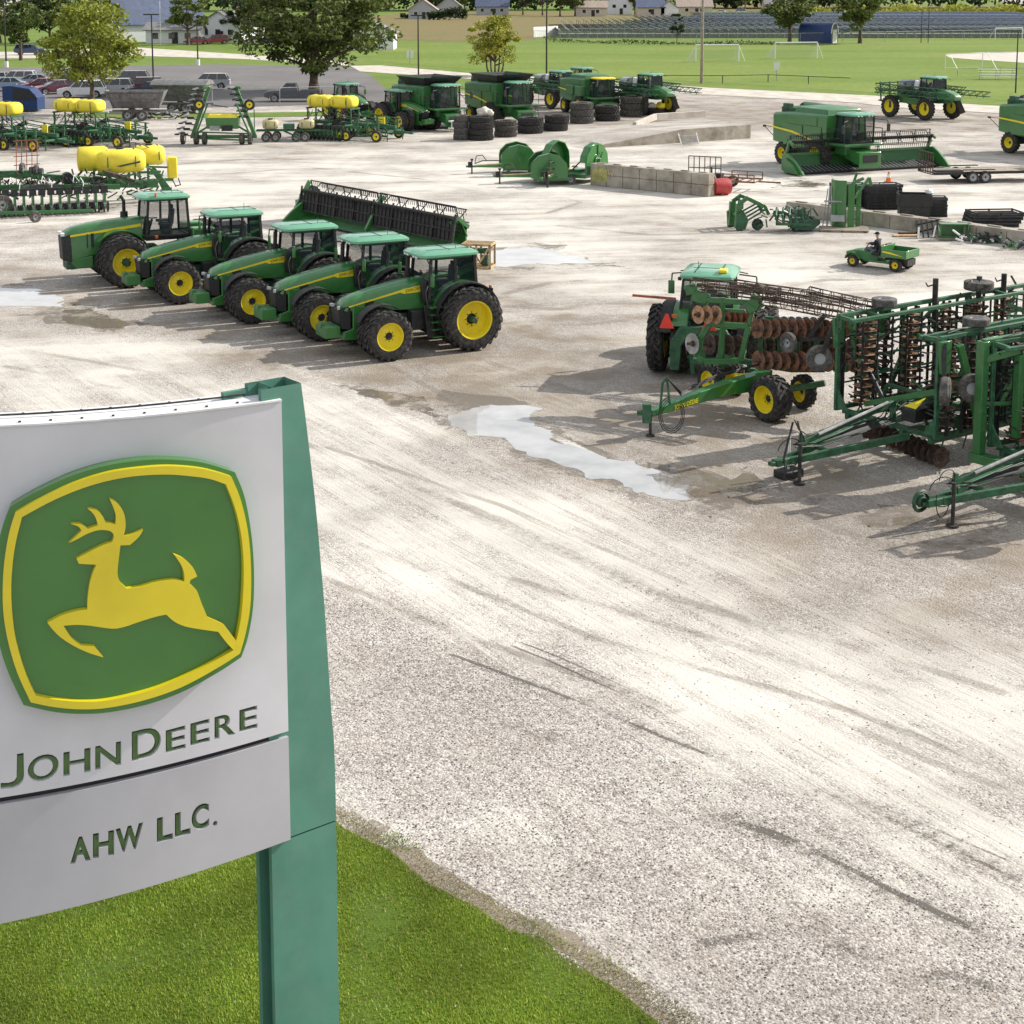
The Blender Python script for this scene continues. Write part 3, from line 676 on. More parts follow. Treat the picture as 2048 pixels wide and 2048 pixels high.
# lettering, cut into the panel and backed in green
Z8=lambda x,y:(x/2.683,1380+y/2.683)
def interp(t,x): return float(np.interp(x,[a for a,_ in t],[b for _,b in t]))
def letters(name,spec,bl,panelobj,offset,depth=.035):
    bm=bmesh.new()
    for ch,x0,x1,h in spec:
        if isinstance(ch,list):
            n=len(ch); vz=[[bm.verts.new((*Z8(*p),z)) for p in ch] for z in (0,1)]
            bm.faces.new(vz[0][::-1]); bm.faces.new(vz[1])
            for i in range(n): bm.faces.new([vz[0][i],vz[0][(i+1)%n],vz[1][(i+1)%n],vz[1][i]])
            continue
        vs,fs=glyph(ch,offset); xa=min(v.x for v in vs); xb=max(v.x for v in vs); ya=min(v.y for v in vs); yb=max(v.y for v in vs)
        cut=[]
        for v in vs:
            u=(v.x-xa)/(xb-xa); q=(v.y-ya)/(yb-ya); x=x0+(x1-x0)*u
            X_,Y_=Z8(x,interp(bl,x)-h*q); cut.append(bm.verts.new((X_,Y_,v.z+.5)))
        for f in fs:
            try: bm.faces.new([cut[i] for i in f])
            except ValueError: pass
    bm2=bm.copy()
    finish_px(bm,name,-depth-.03,-depth,'letter_green',panelobj,0,30,18); back=LAST[0]
    finish_px(bm2,'cutter',-depth-.031,.03,'sign_white',None,0,30,400); cut=LAST[0]
    cut.location=base
    md=panelobj.modifiers.new('cut','BOOLEAN'); md.operation='DIFFERENCE'; md.object=cut; md.solver='EXACT'
    bpy.context.view_layer.update()
    panelobj.location=(0,0,0)
    me=bpy.data.meshes.new_from_object(panelobj.evaluated_get(bpy.context.evaluated_depsgraph_get()))
    panelobj.modifiers.remove(md); COL.objects.unlink(cut); bpy.data.objects.remove(cut)
    print('panel verts',len(panelobj.data.vertices),len(me.vertices))
    if len(me.vertices)>len(panelobj.data.vertices):
        panelobj.data=me; me.shade_smooth(); me.set_sharp_from_angle(angle=R(30))
    return back
bl1=[(0,548),(150,514),(343,472),(490,445),(515,437),(655,408),(712,392),(870,354),(895,347),(1003,318),(1028,309),(1133,281),(1158,273),(1272,243),(1292,235),(1390,208)]
letters('name_lettering',[([(92,352),(128,346),(131,470),(124,498),(104,520),(70,535),(4,540),(4,508),(48,507),(76,497),(90,478)],0,0,0),('O',150,318,140),('H',343,490,128),('N',515,655,126),('D',712,870,160),('E',895,1003,122),('E',1028,1133,121),('R',1158,1272,120),('E',1292,1390,120)],bl1,upo,.024)
bl2=[(380,945),(492,922),(503,915),(618,893),(640,885),(755,857),(848,830),(935,806),(945,802),(1030,778),(1035,770),(1130,744),(1150,740),(1175,733)]
letters('dealer_lettering',[('A',380,492,138),('H',503,618,134),('W',625,775,134),('L',848,935,133),('L',945,1030,132),('C',1035,1130,136),('.',1150,1175,26)],bl2,loo,.045)
# posts: open channel section, front face widening downwards
tdir=Vector((math.cos(R(38)),math.sin(R(38)),0)); nb_=Vector((-tdir.y,tdir.x,0))   # nb_ points away from the camera
Q=Vector((-2.04,14.05,0))
def on_plane(px,py):
    r=ray(px,py); o=Vector((0,0,HC)); n=Vector((tdir.y,-tdir.x,0)); t=(Q-o).dot(n)/r.dot(n); p=o+r*t
    return (p-Q).dot(tdir),p.z
RE=sorted([(on_plane(*q)[1],on_plane(*q)[0]) for q in [(602,766),(612,841),(632,1015),(649,1211),(663.8,1440),(669,1492),(671.5,1604),(673.5,1715),(676.5,1939),(679,2047)]])
LE=sorted([(on_plane(*q)[1],on_plane(*q)[0]) for q in [(511,772),(547,1704),(558,2048)]])
lx=sum(a for _,a in LE)/3; ztop=RE[-1][0]
def rw(h): return float(np.interp(h,[a for a,_ in RE],[b for _,b in RE]))
def post_part(h0,h1,n,mirror=False,ox=0):
    b=MB(); D=.30
    for inner in (0,1):
        rr=[]
        for k in range(n+1):
            h=h0+(h1-h0)*k/n; r_=rw(h); o=.012 if inner else 0
            sec=[(lx+o,0+o),(r_-o,0+o),(r_-o,D-o),(lx+o,D-o)] if inner else [(lx,0),(r_,0),(r_,D),(lx,D),(lx,D-.06),(lx+.10,D-.06),(lx+.10,.05),(lx,.05)]
            if inner: sec=[(lx+.115,o),(r_-o,o),(r_-o,D-o),(lx+.115,D-o)]
            rr.append([Q+tdir*u+nb_*v+Vector((0,0,h))-base for u,v in sec])
        b.loft(rr,cap=False)
    return b
hs=on_plane(589,1672)[1]
post_part(0,hs-.006,12).build('post','post_green',sign,smooth=25)
post_part(hs+.006,ztop,16).build('post','post_green',sign,smooth=25)
cb=MB(); 
for u,v in ((lx-.02,.27),): cb.bar(Q+tdir*(u-.22)+nb_*v+Vector((0,0,ztop-.14))-base,Q+tdir*(u+.02)+nb_*v+Vector((0,0,ztop-.14))-base,.05,.2)
cb.build('bracket','post_green',sign)
# the second post stands at the other end of the panel
b=post_part(0,ztop,10); b2=MB(); Q2=Vector((-5.9,12.3,0))
b2.add([Vector(v)+base-Q+Q2-base-tdir*.2+nb_*.35 for v in b.v],b.f); b2.build('post','post_green',sign,smooth=25)
# ================= tractors =================
def arc(cx,cz,r,a0,a1,n=10): return [(cx+r*math.cos(R(a0+(a1-a0)*i/n)),cz+r*math.sin(R(a0+(a1-a0)*i/n))) for i in range(n+1)]
def cab(root,x0,x1,z0,z1,hw,post='black',roofm='roof_skylit_green',seat=True,frontlean=.12,glassm='glass',roof_over=.16):
    """posts, glazing, roof, seat and console"""
    fl,bl=frontlean,-.05; b=MB()
    C=[(x1,hw*.92,z0),(x1-fl,hw*.84,z1),(x0,hw,z0),(x0+.06,hw*.86,z1),((x0+x1)/2-.1,hw,z0),((x0+x1)/2-.1,hw*.88,z1)]
    for s in (1,-1):
        for i in (0,2,4): b.bar((C[i][0],s*C[i][1],C[i][2]),(C[i+1][0],s*C[i+1][1],C[i+1][2]),.07 if i!=4 else .05,.09)
        b.bar((x0,s*hw,z0+.02),(x1,s*hw*.92,z0+.02),.07); b.bar((x0+.06,s*hw*.86,z1),(x1-fl,s*hw*.84,z1),.06)
    b.bar((x0,-hw,z0),(x0,hw,z0),.07); b.bar((x1,-hw*.92,z0),(x1,hw*.92,z0),.06)
    b.bar((x0+.06,-hw*.86,z1),(x0+.06,hw*.86,z1),.06); b.bar((x1-fl,-hw*.84,z1),(x1-fl,hw*.84,z1),.06)
    b.box(((x0+x1)/2,0,z0-.06),(x1-x0+.04,hw*1.9,.14))
    fr=b.build('cab_frame',post,root)
    g=MB()
    for s in (1,-1):
        g.add([(x0+.03,s*(hw-.01),z0+.05),(x1-.04,s*(hw*.92-.01),z0+.05),(x1-fl-.03,s*(hw*.84-.01),z1-.03),(x0+.08,s*(hw*.86-.01),z1-.03)],[(0,1,2,3)])
    g.add([(x1-.01,-hw*.9,z0+.05),(x1-.01,hw*.9,z0+.05),(x1-fl,hw*.82,z1-.03),(x1-fl,-hw*.82,z1-.03)],[(0,1,2,3)])
    g.add([(x0+.01,-hw*.95,z0+.05),(x0+.01,hw*.95,z0+.05),(x0+.06,hw*.84,z1-.03),(x0+.06,-hw*.84,z1-.03)],[(0,1,2,3)])
    g.build('glazing',glassm,fr,smooth=0)
    r=MB(); o=roof_over; cx=(x0+x1)/2; 
    def rr(ix,z): 
        X0,X1,Y=x0-.08+ix,x1+o-ix,hw*1.0-ix
        return [(X0,-Y*.9,z),(X0+.15,-Y,z),(X1-.2,-Y,z),(X1,-Y*.72,z),(X1,Y*.72,z),(X1-.2,Y,z),(X0+.15,Y,z),(X0,Y*.9,z)]
    r.loft([rr(.06,z1+.02),rr(0,z1+.07),rr(0,z1+.14),rr(.10,z1+.21),rr(.34,z1+.245)])
    ro=r.build('roof',roofm,root,smooth=30)
    d=MB()
    for yy in (-.28,.28): d.bar((x0+.1,hw*yy*1.6,z1+.243),(x1+o-.4,hw*yy*1.6,z1+.243),.03,.02)
    d.bar((cx,-hw*.62,z1+.243),(cx,hw*.62,z1+.243),.03,.02)
    d.bar((x1+o-.07,-hw*.7,z1+.05),(x1+o-.07,hw*.7,z1+.05),.10,.08)
    for s in (1,-1):
        d.bar((x1+.02,s*hw*.8,z1+.03),(x1+.1,s*(hw+.22),z1-.05),.03); d.box((x0+.1,s*hw*1.0,z1+.02),(.12,.10,.09))
    d.tube((cx-.3,hw*.4,z1+.22),(cx-.3,hw*.4,z1+.50),.008,5)
    d.build('roof_trim','black',ro,smooth=0)
    q=MB()
    for s in (-1,1):
        for k in (.3,.55): q.box((x1+o-.01,s*hw*k,z1+.06),(.03,.13,.06))
    q.build('work_light','white',ro,smooth=0)
    if seat:
        s_=MB(); sx=cx-.1
        s_.box((sx,0,z0+.38),(.48,.50,.14)); s_.box((sx-.24,0,z0+.72),(.14,.48,.62),ry=-.12); s_.box((sx-.26,0,z0+1.08),(.10,.26,.18))
        s_.box((sx+.05,-.36,z0+.50),(.50,.14,.12)); s_.box((sx,0,z0+.18),(.3,.3,.34)); s_.build('seat','cloth_grey',root,bevel=.03)
        w_=MB(); w_.tube((x1-.22,0,z0),(x1-.42,0,z0+.62),.05,8); w_.lathe([(.17,-.015),(.20,0),(.17,.015)],16,(x1-.44,0,z0+.66),'z'); w_.box((x1-.2,0,z0+.35),(.18,.4,.5)); w_.build('steering_wheel','black',root)
    return fr,ro
def side_stripe(root,pts,hw,th,m='yellow'):
    for s in (1,-1):
        b=MB(); b.prism(pts,s*hw,s*(hw+.006)); b.build('stripe',m,root,smooth=0)
def row_crop(label,group,duals=True,rear_duals=True,flip=False):
    root=thing('tractor',label,'tractor',group=group)
    # chassis
    b=MB(); b.box((1.4,0,.92),(3.4,.62,.52)); b.box((0,0,1.05),(.9,.9,.7)); b.tube((0,-1.75,1.03),(0,1.75,1.03),.10,10); b.box((2.95,0,.78),(.5,1.5,.28)); b.box((2.95,0,.95),(.35,.9,.3))
    b.box((-.55,0,.75),(.5,.6,.3)); b.bar((-.7,.42,.45),(-1.25,.42,.75),.07); b.bar((-.7,-.42,.45),(-1.25,-.42,.75),.07); b.bar((-.6,0,1.2),(-1.1,0,1.25),.07)
    b.bar((-.62,.5,.45),(-.62,.5,1.7),.10,.06); b.bar((-.62,-.5,.45),(-.62,-.5,1.7),.10,.06); b.box((-.62,0,1.3),(.2,1.1,.5))
    b.build('chassis','green_dark',root,bevel=.02)
    # hood
    h=MB()
    sec=[(1.12,2.27,.47,1.30),(1.9,2.20,.47,1.32),(2.8,2.04,.45,1.38),(3.5,1.88,.42,1.42),(3.86,1.74,.39,1.42),(3.97,1.58,.36,1.45)]
    h.loft([[(x,-hw,zb),(x,-hw,zt-.22),(x,-hw*.88,zt-.07),(x,-hw*.5,zt),(x,hw*.5,zt),(x,hw*.88,zt-.07),(x,hw,zt-.22),(x,hw,zb)] for x,zt,hw,zb in sec])
    ho=h.build('hood','green_new',root,smooth=50,bevel=.012)
    side_stripe(ho,[(1.16,1.86),(1.16,2.10),(1.95,1.995),(2.05,1.965),(3.82,1.60),(3.80,1.565),(2.05,1.895),(1.92,1.84)],.474,.006)
    for s in (1,-1):
        b=MB(); vs,fs=glyph('JOHN DEERE',.0,.5)
        w=max(v.x for v in vs); sc=.62/w; ang=math.atan2(-.115,.79)
        b.T=Matrix.Translation((1.22 if s<0 else 1.86,s*.483,1.965 if s<0 else 1.875))@Matrix.Rotation(0 if s<0 else PI,4,'Z')@Matrix.Rotation(PI/2,4,'X')@Matrix.Rotation(ang*(1 if s<0 else -1),4,'Z')
        b.add([(v.x*sc,v.y*sc*1.35,v.z*.004) for v in vs],fs); b.build('lettering','green_dark',ho,smooth=0)
    g=MB(); g.loft([[(3.72,-.43,.82),(3.72,.43,.82),(3.72,.41,1.62),(3.72,-.41,1.62)],[(4.04,-.33,.86),(4.04,.33,.86),(4.10,.33,1.50),(4.10,-.33,1.50)],[(4.04,-.2,.9),(4.04,.2,.9),(4.13,.2,1.44),(4.13,-.2,1.44)]])
    go=g.build('grille','black_gloss',root,bevel=.02)
    for s in (1,-1):
        l=MB(); l.box((4.07,s*.27,1.545),(.08,.20,.09),rz=-s*.45); l.build('headlight','galv',go,smooth=0)
    f=MB()
    for s in (1,-1):
        f.prism([(3.28,1.55),(3.66,1.60),(3.66,.86),(3.95,.78),(4.0,.52),(3.3,.48),(2.7,.72),(2.7,.9),(3.3,.78)],s*.30,s*.44)
    f.box((3.75,0,.64),(.5,.86,.26)); f.build('front_frame','green_new',root,bevel=.02)
    q=MB(); q.box((4.32,0,.80),(.42,.86,.34)); 
    for k in range(9): q.box((4.34,-.4+.1*k,.80),(.50,.075,.36))
    q.box((4.56,0,.99),(.14,.22,.16)); q.build('front_weight','green_new',root,bevel=.012)
    # side intake recess and tank
    for s in (1,-1):
        i=MB(); i.box((3.1,s*.44,1.62),(.30,.02,.12),ry=.2); i.build('vent','black',ho,smooth=0)
    # cab
    cab(root,-.52,1.18,1.52,2.92,.82,roof_over=.30)
    for s in (1,-1):
        d=MB(); d.path([(1.2,s*.78,2.85),(1.3,s*1.3,2.78),(1.32,s*1.32,2.5)],.022); a_=d.build('mirror_arm','black',root)
        d=MB(); d.box((1.3,s*1.32,2.35),(.06,.20,.42)); d.build('mirror','green_new',a_,bevel=.02)
    e=MB(); e.tube((1.32,-.62,1.5),(1.32,-.62,2.35),.11,12); e.tube((1.32,-.62,2.35),(1.30,-.62,2.80),.075,12); e.tube((1.30,-.62,2.80),(1.20,-.62,2.95),.07,12); e.build('exhaust','black',root); e=MB(); e.box((1.3,.62,1.9),(.16,.18,.7)); e.build('air_intake','black',root,bevel=.02)
    # steps on both sides
    for s in (1,-1):
        k=MB(); 
        for j in range(5): k.box((.98+.03*j,s*(1.03),.48+.24*j),(.46,.30,.035))
        k.build('steps','green_new',root)
        k=MB(); k.bar((.74,s*1.03,.45),(.80,s*.95,1.5),.03,.28); k.bar((1.22,s*1.03,.45),(1.30,s*.95,1.5),.03,.28); k.box((1.05,s*.62,1.0),(1.5,.36,.62)); k.path([(1.32,s*1.1,1.0),(1.40,s*1.0,1.9),(1.25,s*.85,2.1)],.02)
        k.build('fuel_tank','black',root,bevel=.02)
    # rear fenders
    for s in (1,-1):
        k=MB(); a=arc(0,1.03,1.14,12,150,14); a2=arc(0,1.03,1.10,12,150,14)
        k.prism(a+a2[::-1],s*.52,s*.98); k.prism(a2+[(-.5,1.2),(.9,1.2)],s*.50,s*.56); k.build('fender','green_new',root,smooth=30,bevel=.01)
        k=MB(); a=arc(0,1.03,1.16,8,160,14); a2=arc(0,1.03,1.11,8,160,14); k.prism(a+a2[::-1],s*.985,s*1.30); k.box((-.9,s*1.05,1.85),(.05,.22,.10)); k.build('fender_flare','black',root,smooth=30)
        k=MB(); a=arc(2.95,.78,.92,28,128,10); a2=arc(2.95,.78,.89,28,128,10); k.prism(a+a2[::-1],s*.78,s*1.22); k.bar((2.95,s*.5,1.0),(2.95,s*.85,1.62),.05); k.build('front_fender','black',root,smooth=30)
    for s in (1,-1):
        wheel(root,0,s*1.50,1.03,.50,.60,s,22,dish=.75)
        if rear_duals: wheel(root,0,s*.80,1.03,.48,.60,s,22,dish=.4)
        wheel(root,2.95,s*1.62,.79,.42,.56,s,20,dish=.42)
        if duals: wheel(root,2.95,s*1.00,.79,.42,.56,s,20,dish=.2)
    t_=MB(); t_.box((-.95,.9,1.9),(.04,.14,.10)); t_.build('tail_light','orange',root)
    return root
HEAD=R(180+27)
def place(root,px,py,hd,off=(0,0)):
    """put the local point off=(x,y) of the thing on the ground at photograph pixel px,py"""
    p=G(px,py); c,s=math.cos(hd),math.sin(hd)
    root.location=(p.x-(off[0]*c-off[1]*s),p.y-(off[0]*s+off[1]*c),0); root.rotation_euler=(0,0,hd); return root
grpT='row of parked tractors'
t5=row_crop('green end tractor of the row by the wooden crate, big yellow rear rim in view',grpT)
place(t5,947,702,HEAD,(0,1.6))
p5=t5.location.copy()
T=[('second green tractor from the wooden crate in the row of five tractors',(688,440)),
   ('middle one of the five parked green tractors, third from either end',(560,418)),
   ('green tractor beside the big one with a black exhaust, tucked in behind it',(425,393))]
r5=G(812*1.06,467*1.06,3.05)
for lb,(x,y) in T:
    q=G(x*1.06,(y+2)*1.06,3.05); dup(t5,(p5.x+q.x-r5.x,p5.y+q.y-r5.y,0),HEAD,lb)
# the big articulated one
def articulated():
    root=thing('articulated_tractor','largest green tractor of the row with tall black exhaust and orange beacon on its cab','tractor',group=grpT)
    b=MB(); b.box((2.2,0,1.0),(3.6,.8,.7)); b.box((-1.6,0,1.0),(3.2,.9,.6)); 
    for x in (2.0,-1.9): b.tube((x,-1.9,1.0),(x,1.9,1.0),.15,10); b.box((x,0,1.0),(.7,.9,.6))
    b.build('chassis','green_dark',root,bevel=.02)
    h=MB(); sec=[(1.05,2.52,.48,1.35),(2.2,2.46,.47,1.3),(3.1,2.37,.45,1.15),(3.75,2.25,.42,1.0),(4.02,2.10,.39,.98)]
    h.loft([[(x,-hw,zb),(x,-hw,zt-.24),(x,-hw*.85,zt-.06),(x,-hw*.5,zt),(x,hw*.5,zt),(x,hw*.85,zt-.06),(x,hw,zt-.24),(x,hw,zb)] for x,zt,hw,zb in sec])
    ho=h.build('hood','green_new',root,smooth=50,bevel=.012)
    side_stripe(ho,[(1.10,2.17),(1.10,2.29),(3.85,2.0),(3.85,1.93)],.502,.006)
    g=MB(); g.loft([[(3.80,-.455,.95),(3.80,.455,.95),(3.80,.455,2.04),(3.80,-.455,2.04)],[(4.12,-.36,1.0),(4.12,.36,1.0),(4.16,.36,1.92),(4.16,-.36,1.92)]]); go=g.build('grille','black',root,bevel=.03)
    for s in (1,-1):
        l=MB(); l.box((4.09,s*.25,2.02),(.14,.30,.11),rz=-s*.25); l.build('headlight','white',go)
    f=MB(); f.loft([[(3.0,-.5,.7),(3.0,.5,.7),(3.0,.5,1.15),(3.0,-.5,1.15)],[(3.85,-.36,.62),(3.85,.36,.62),(4.02,.38,.96),(4.02,-.38,.96)]]); f.build('front_frame','green_new',root,bevel=.03)
    i=MB()
    for s in (1,-1): i.box((3.0,s*.5,1.75),(.10,.03,.55)); i.box((3.2,s*.5,1.75),(.03,.03,.55))
    i.build('vent','black',ho)
    cab(root,-.75,.95,1.75,3.18,.84,roof_over=.22)
    e=MB(); e.tube((1.5,-.62,2.0),(1.5,-.62,2.65),.17,12,r2=.15); e.tube((1.5,-.62,2.65),(1.5,-.62,3.1),.07,10); e.tube((1.5,-.62,3.1),(1.62,-.62,3.3),.065,10); e.build('exhaust','black',root)
    for s in (1,-1):
        k=MB(); a=arc(2.0,.98,1.16,40,160,12); a2=arc(2.0,.98,1.12,40,160,12); k.prism(a+a2[::-1],s*.5,s*1.0); k.build('fender','green_new',root,smooth=30)
        k=MB(); k.box((-1.25,s*.85,1.55),(.9,.55,1.0)); k.build('fuel_tank','green_new',root,bevel=.06)
    k=MB(); 
    for j in range(4): k.box((.35,.98,.5+.25*j),(.5,.34,.04))
    k.build('steps','green_new',root)
    k=MB(); k.box((-2.6,0,1.5),(1.2,1.2,1.0)); 
    for j in range(5): k.tube((-2.0,-.4+.2*j,1.6),(-3.2,-.4+.2*j,2.0),.05,6)
    k.build('hitch','black',root)
    k=MB(); k.tube((.55,.80,3.38),(.55,.80,3.50),.05,8); k.build('beacon','orange',root)
    k=MB(); k.box((.6,.95,1.78),(.10,.10,.10)); k.build('marker_light','orange',root)
    for x in (2.0,-1.9):
        for s in (1,-1):
            wheel(root,x,s*1.72,1.0,.55,.55,s,22,dish=.6); wheel(root,x,s*1.02,1.0,.52,.55,s,22,dish=.3)
    return root
t1=articulated(); place(t1,256,577,R(180+26),(2.0,1.9))
# ================= tillage implements, right of the lot =================
def PL(px,py,P,ang):
    """point seen at the photograph's pixel on the upright plane through P running at angle ang"""
    n=Vector((math.sin(ang),-math.cos(ang),0)); o=Vector((0,0,HC)); r=ray(px,py); t=(Vector((P[0],P[1],0))-o).dot(n)/r.dot(n); return o+r*t
def disc_m(b,c,nrm,r,m=0,n=14,dish=.16,th=.012,notch=0):
    c,nrm=Vector(c),Vector(nrm).normalized(); u=nrm.cross(Vector((0,0,1))); 
    if u.length<.1: u=Vector((1,0,0))
    u.normalize(); v=nrm.cross(u)
    vs=[c-nrm*dish*r]; 
    for i in range(n):
        t=2*PI*i/n; q=r*(1-(notch if i%2 else 0)); vs.append(c+(u*math.cos(t)+v*math.sin(t))*q)
    k=len(vs); vs+= [p+nrm*th for p in vs]
    f=[(0,1+i,1+(i+1)%n) for i in range(n)]+[(k,k+1+(i+1)%n,k+1+i) for i in range(n)]+[(1+i,k+1+i,k+1+(i+1)%n,1+(i+1)%n) for i in range(n)]
    b.add(vs,f,m)
def gang(root,p,q,n,r,m='rust_orange',nrm=None,hub='rust_dark',notch=.12,name='disc_gang'):
    b=MB(); p,q=Vector(p),Vector(q); nn=nrm or (q-p)
    b.tube(p,q,.045,6,m=1)
    for i in range(n):
        c=p+(q-p)*((i+.5)/n); disc_m(b,c,nn,r,0,notch=notch); b.tube(c-(q-p).normalized()*.03,c+(q-p).normalized()*.03,.08,8,m=1)
    return b.build(name,[m,hub],root,smooth=0)
def basket(root,p,q,r,m='rust_dark',n=8,rings=6,name='rolling_basket'):
    b=MB(); p,q=Vector(p),Vector(q); d=(q-p).normalized(); u=d.cross(Vector((0,0,1))); 
    if u.length<.1: u=Vector((1,0,0))
    u.normalize(); v=d.cross(u)
    for i in range(n):
        t=2*PI*i/n; o=(u*math.cos(t)+v*math.sin(t))*r; t2=t+.5; o2=(u*math.cos(t2)+v*math.sin(t2))*r
        b.bar(p+o,q+o2,.025)
    for k in range(rings+1):
        c=p+(q-p)*k/rings
        pts=[c+(u*math.cos(2*PI*i/10)+v*math.sin(2*PI*i/10))*r*.93 for i in range(11)]
        b.path(pts,.014,4)
        b.bar(c-u*r*.9,c+u*r*.9,.02); b.bar(c-v*r*.9,c+v*r*.9,.02)
    b.tube(p,q,.04,6)
    return b.build(name,m,root,smooth=0)
def hose_loop(b,c,rx,rz,ang,r=.012,a0=0,a1=360,n=16):
    d=Vector((math.cos(ang),math.sin(ang),0)); pts=[Vector(c)+d*rx*math.cos(R(a0+(a1-a0)*i/n))+Vector((0,0,rz*math.sin(R(a0+(a1-a0)*i/n)))) for i in range(n+1)]
    b.path(pts,r,5)
def tongue(root,xh,xb,z=.55,w=1.3,jack=True,m='green',upper=True,zb=.75):
    b=MB(); 
    for s in (1,-1): b.bar((xh-.3,s*.08,z),(xb,s*w*.55,zb),.11,.17)
    b.bar((xh-.5,0,z),(xh+.12,0,z),.22,.16); b.box((xh+.18,0,z),(.16,.16,.10)); b.bar((xh-1.5,-w*.22,z+.06),(xh-1.5,w*.22,z+.06),.10)
    if upper: b.bar((xh-.7,0,z+.15),(xh-.75,0,z+.55),.10); 
    b.build('tongue',m,root,bevel=.012)
    if upper:
        b=MB(); b.bar((xh-.72,0,z+.35),(xb-.2,0,zb+.65),.11,.13); b.bar((xb-.2,0,zb+.7),(xb-.2,0,zb),.12); b.build('levelling_link',m,root,bevel=.01)
        b=MB(); b.tube((xh-1.2,.1,z+.5),(xb+.1,.1,zb+.72),.045,8); b.build('cylinder','steel',root)
    b=MB(); hose_loop(b,(xh-.35,.05,z+.05),.30,.42,.3,a0=170,a1=380); hose_loop(b,(xh-.45,-.05,z+.15),.34,.34,-.3,a0=10,a1=350); hose_loop(b,(xh-.4,.1,z+.5),.25,.2,.1,a0=0,a1=200)
    b.path([(xh-.5,.06,z+.3),(xh-1.3,.1,z+.2),(xb,.15,zb+.2)],.018,5); b.path([(xh-.5,-.02,z+.34),(xh-1.3,.0,z+.24),(xb,.05,zb+.24)],.018,5); b.path([(xh-.5,.0,z+.34),(xh-1.0,.0,z+.5),(xb,-.05,zb+.3)],.014,5)
    b.build('hose','black',root)
    if jack:
        b=MB(); b.tube((xh-.45,.26,.06),(xh-.45,.26,z+.45),.045,8); b.tube((xh-.45,.26,.0),(xh-.45,.26,.05),.14,10); b.tube((xh-.45,.26,z+.42),(xh-.28,.30,z+.5),.015,5); b.build('jack','dark_metal',root)
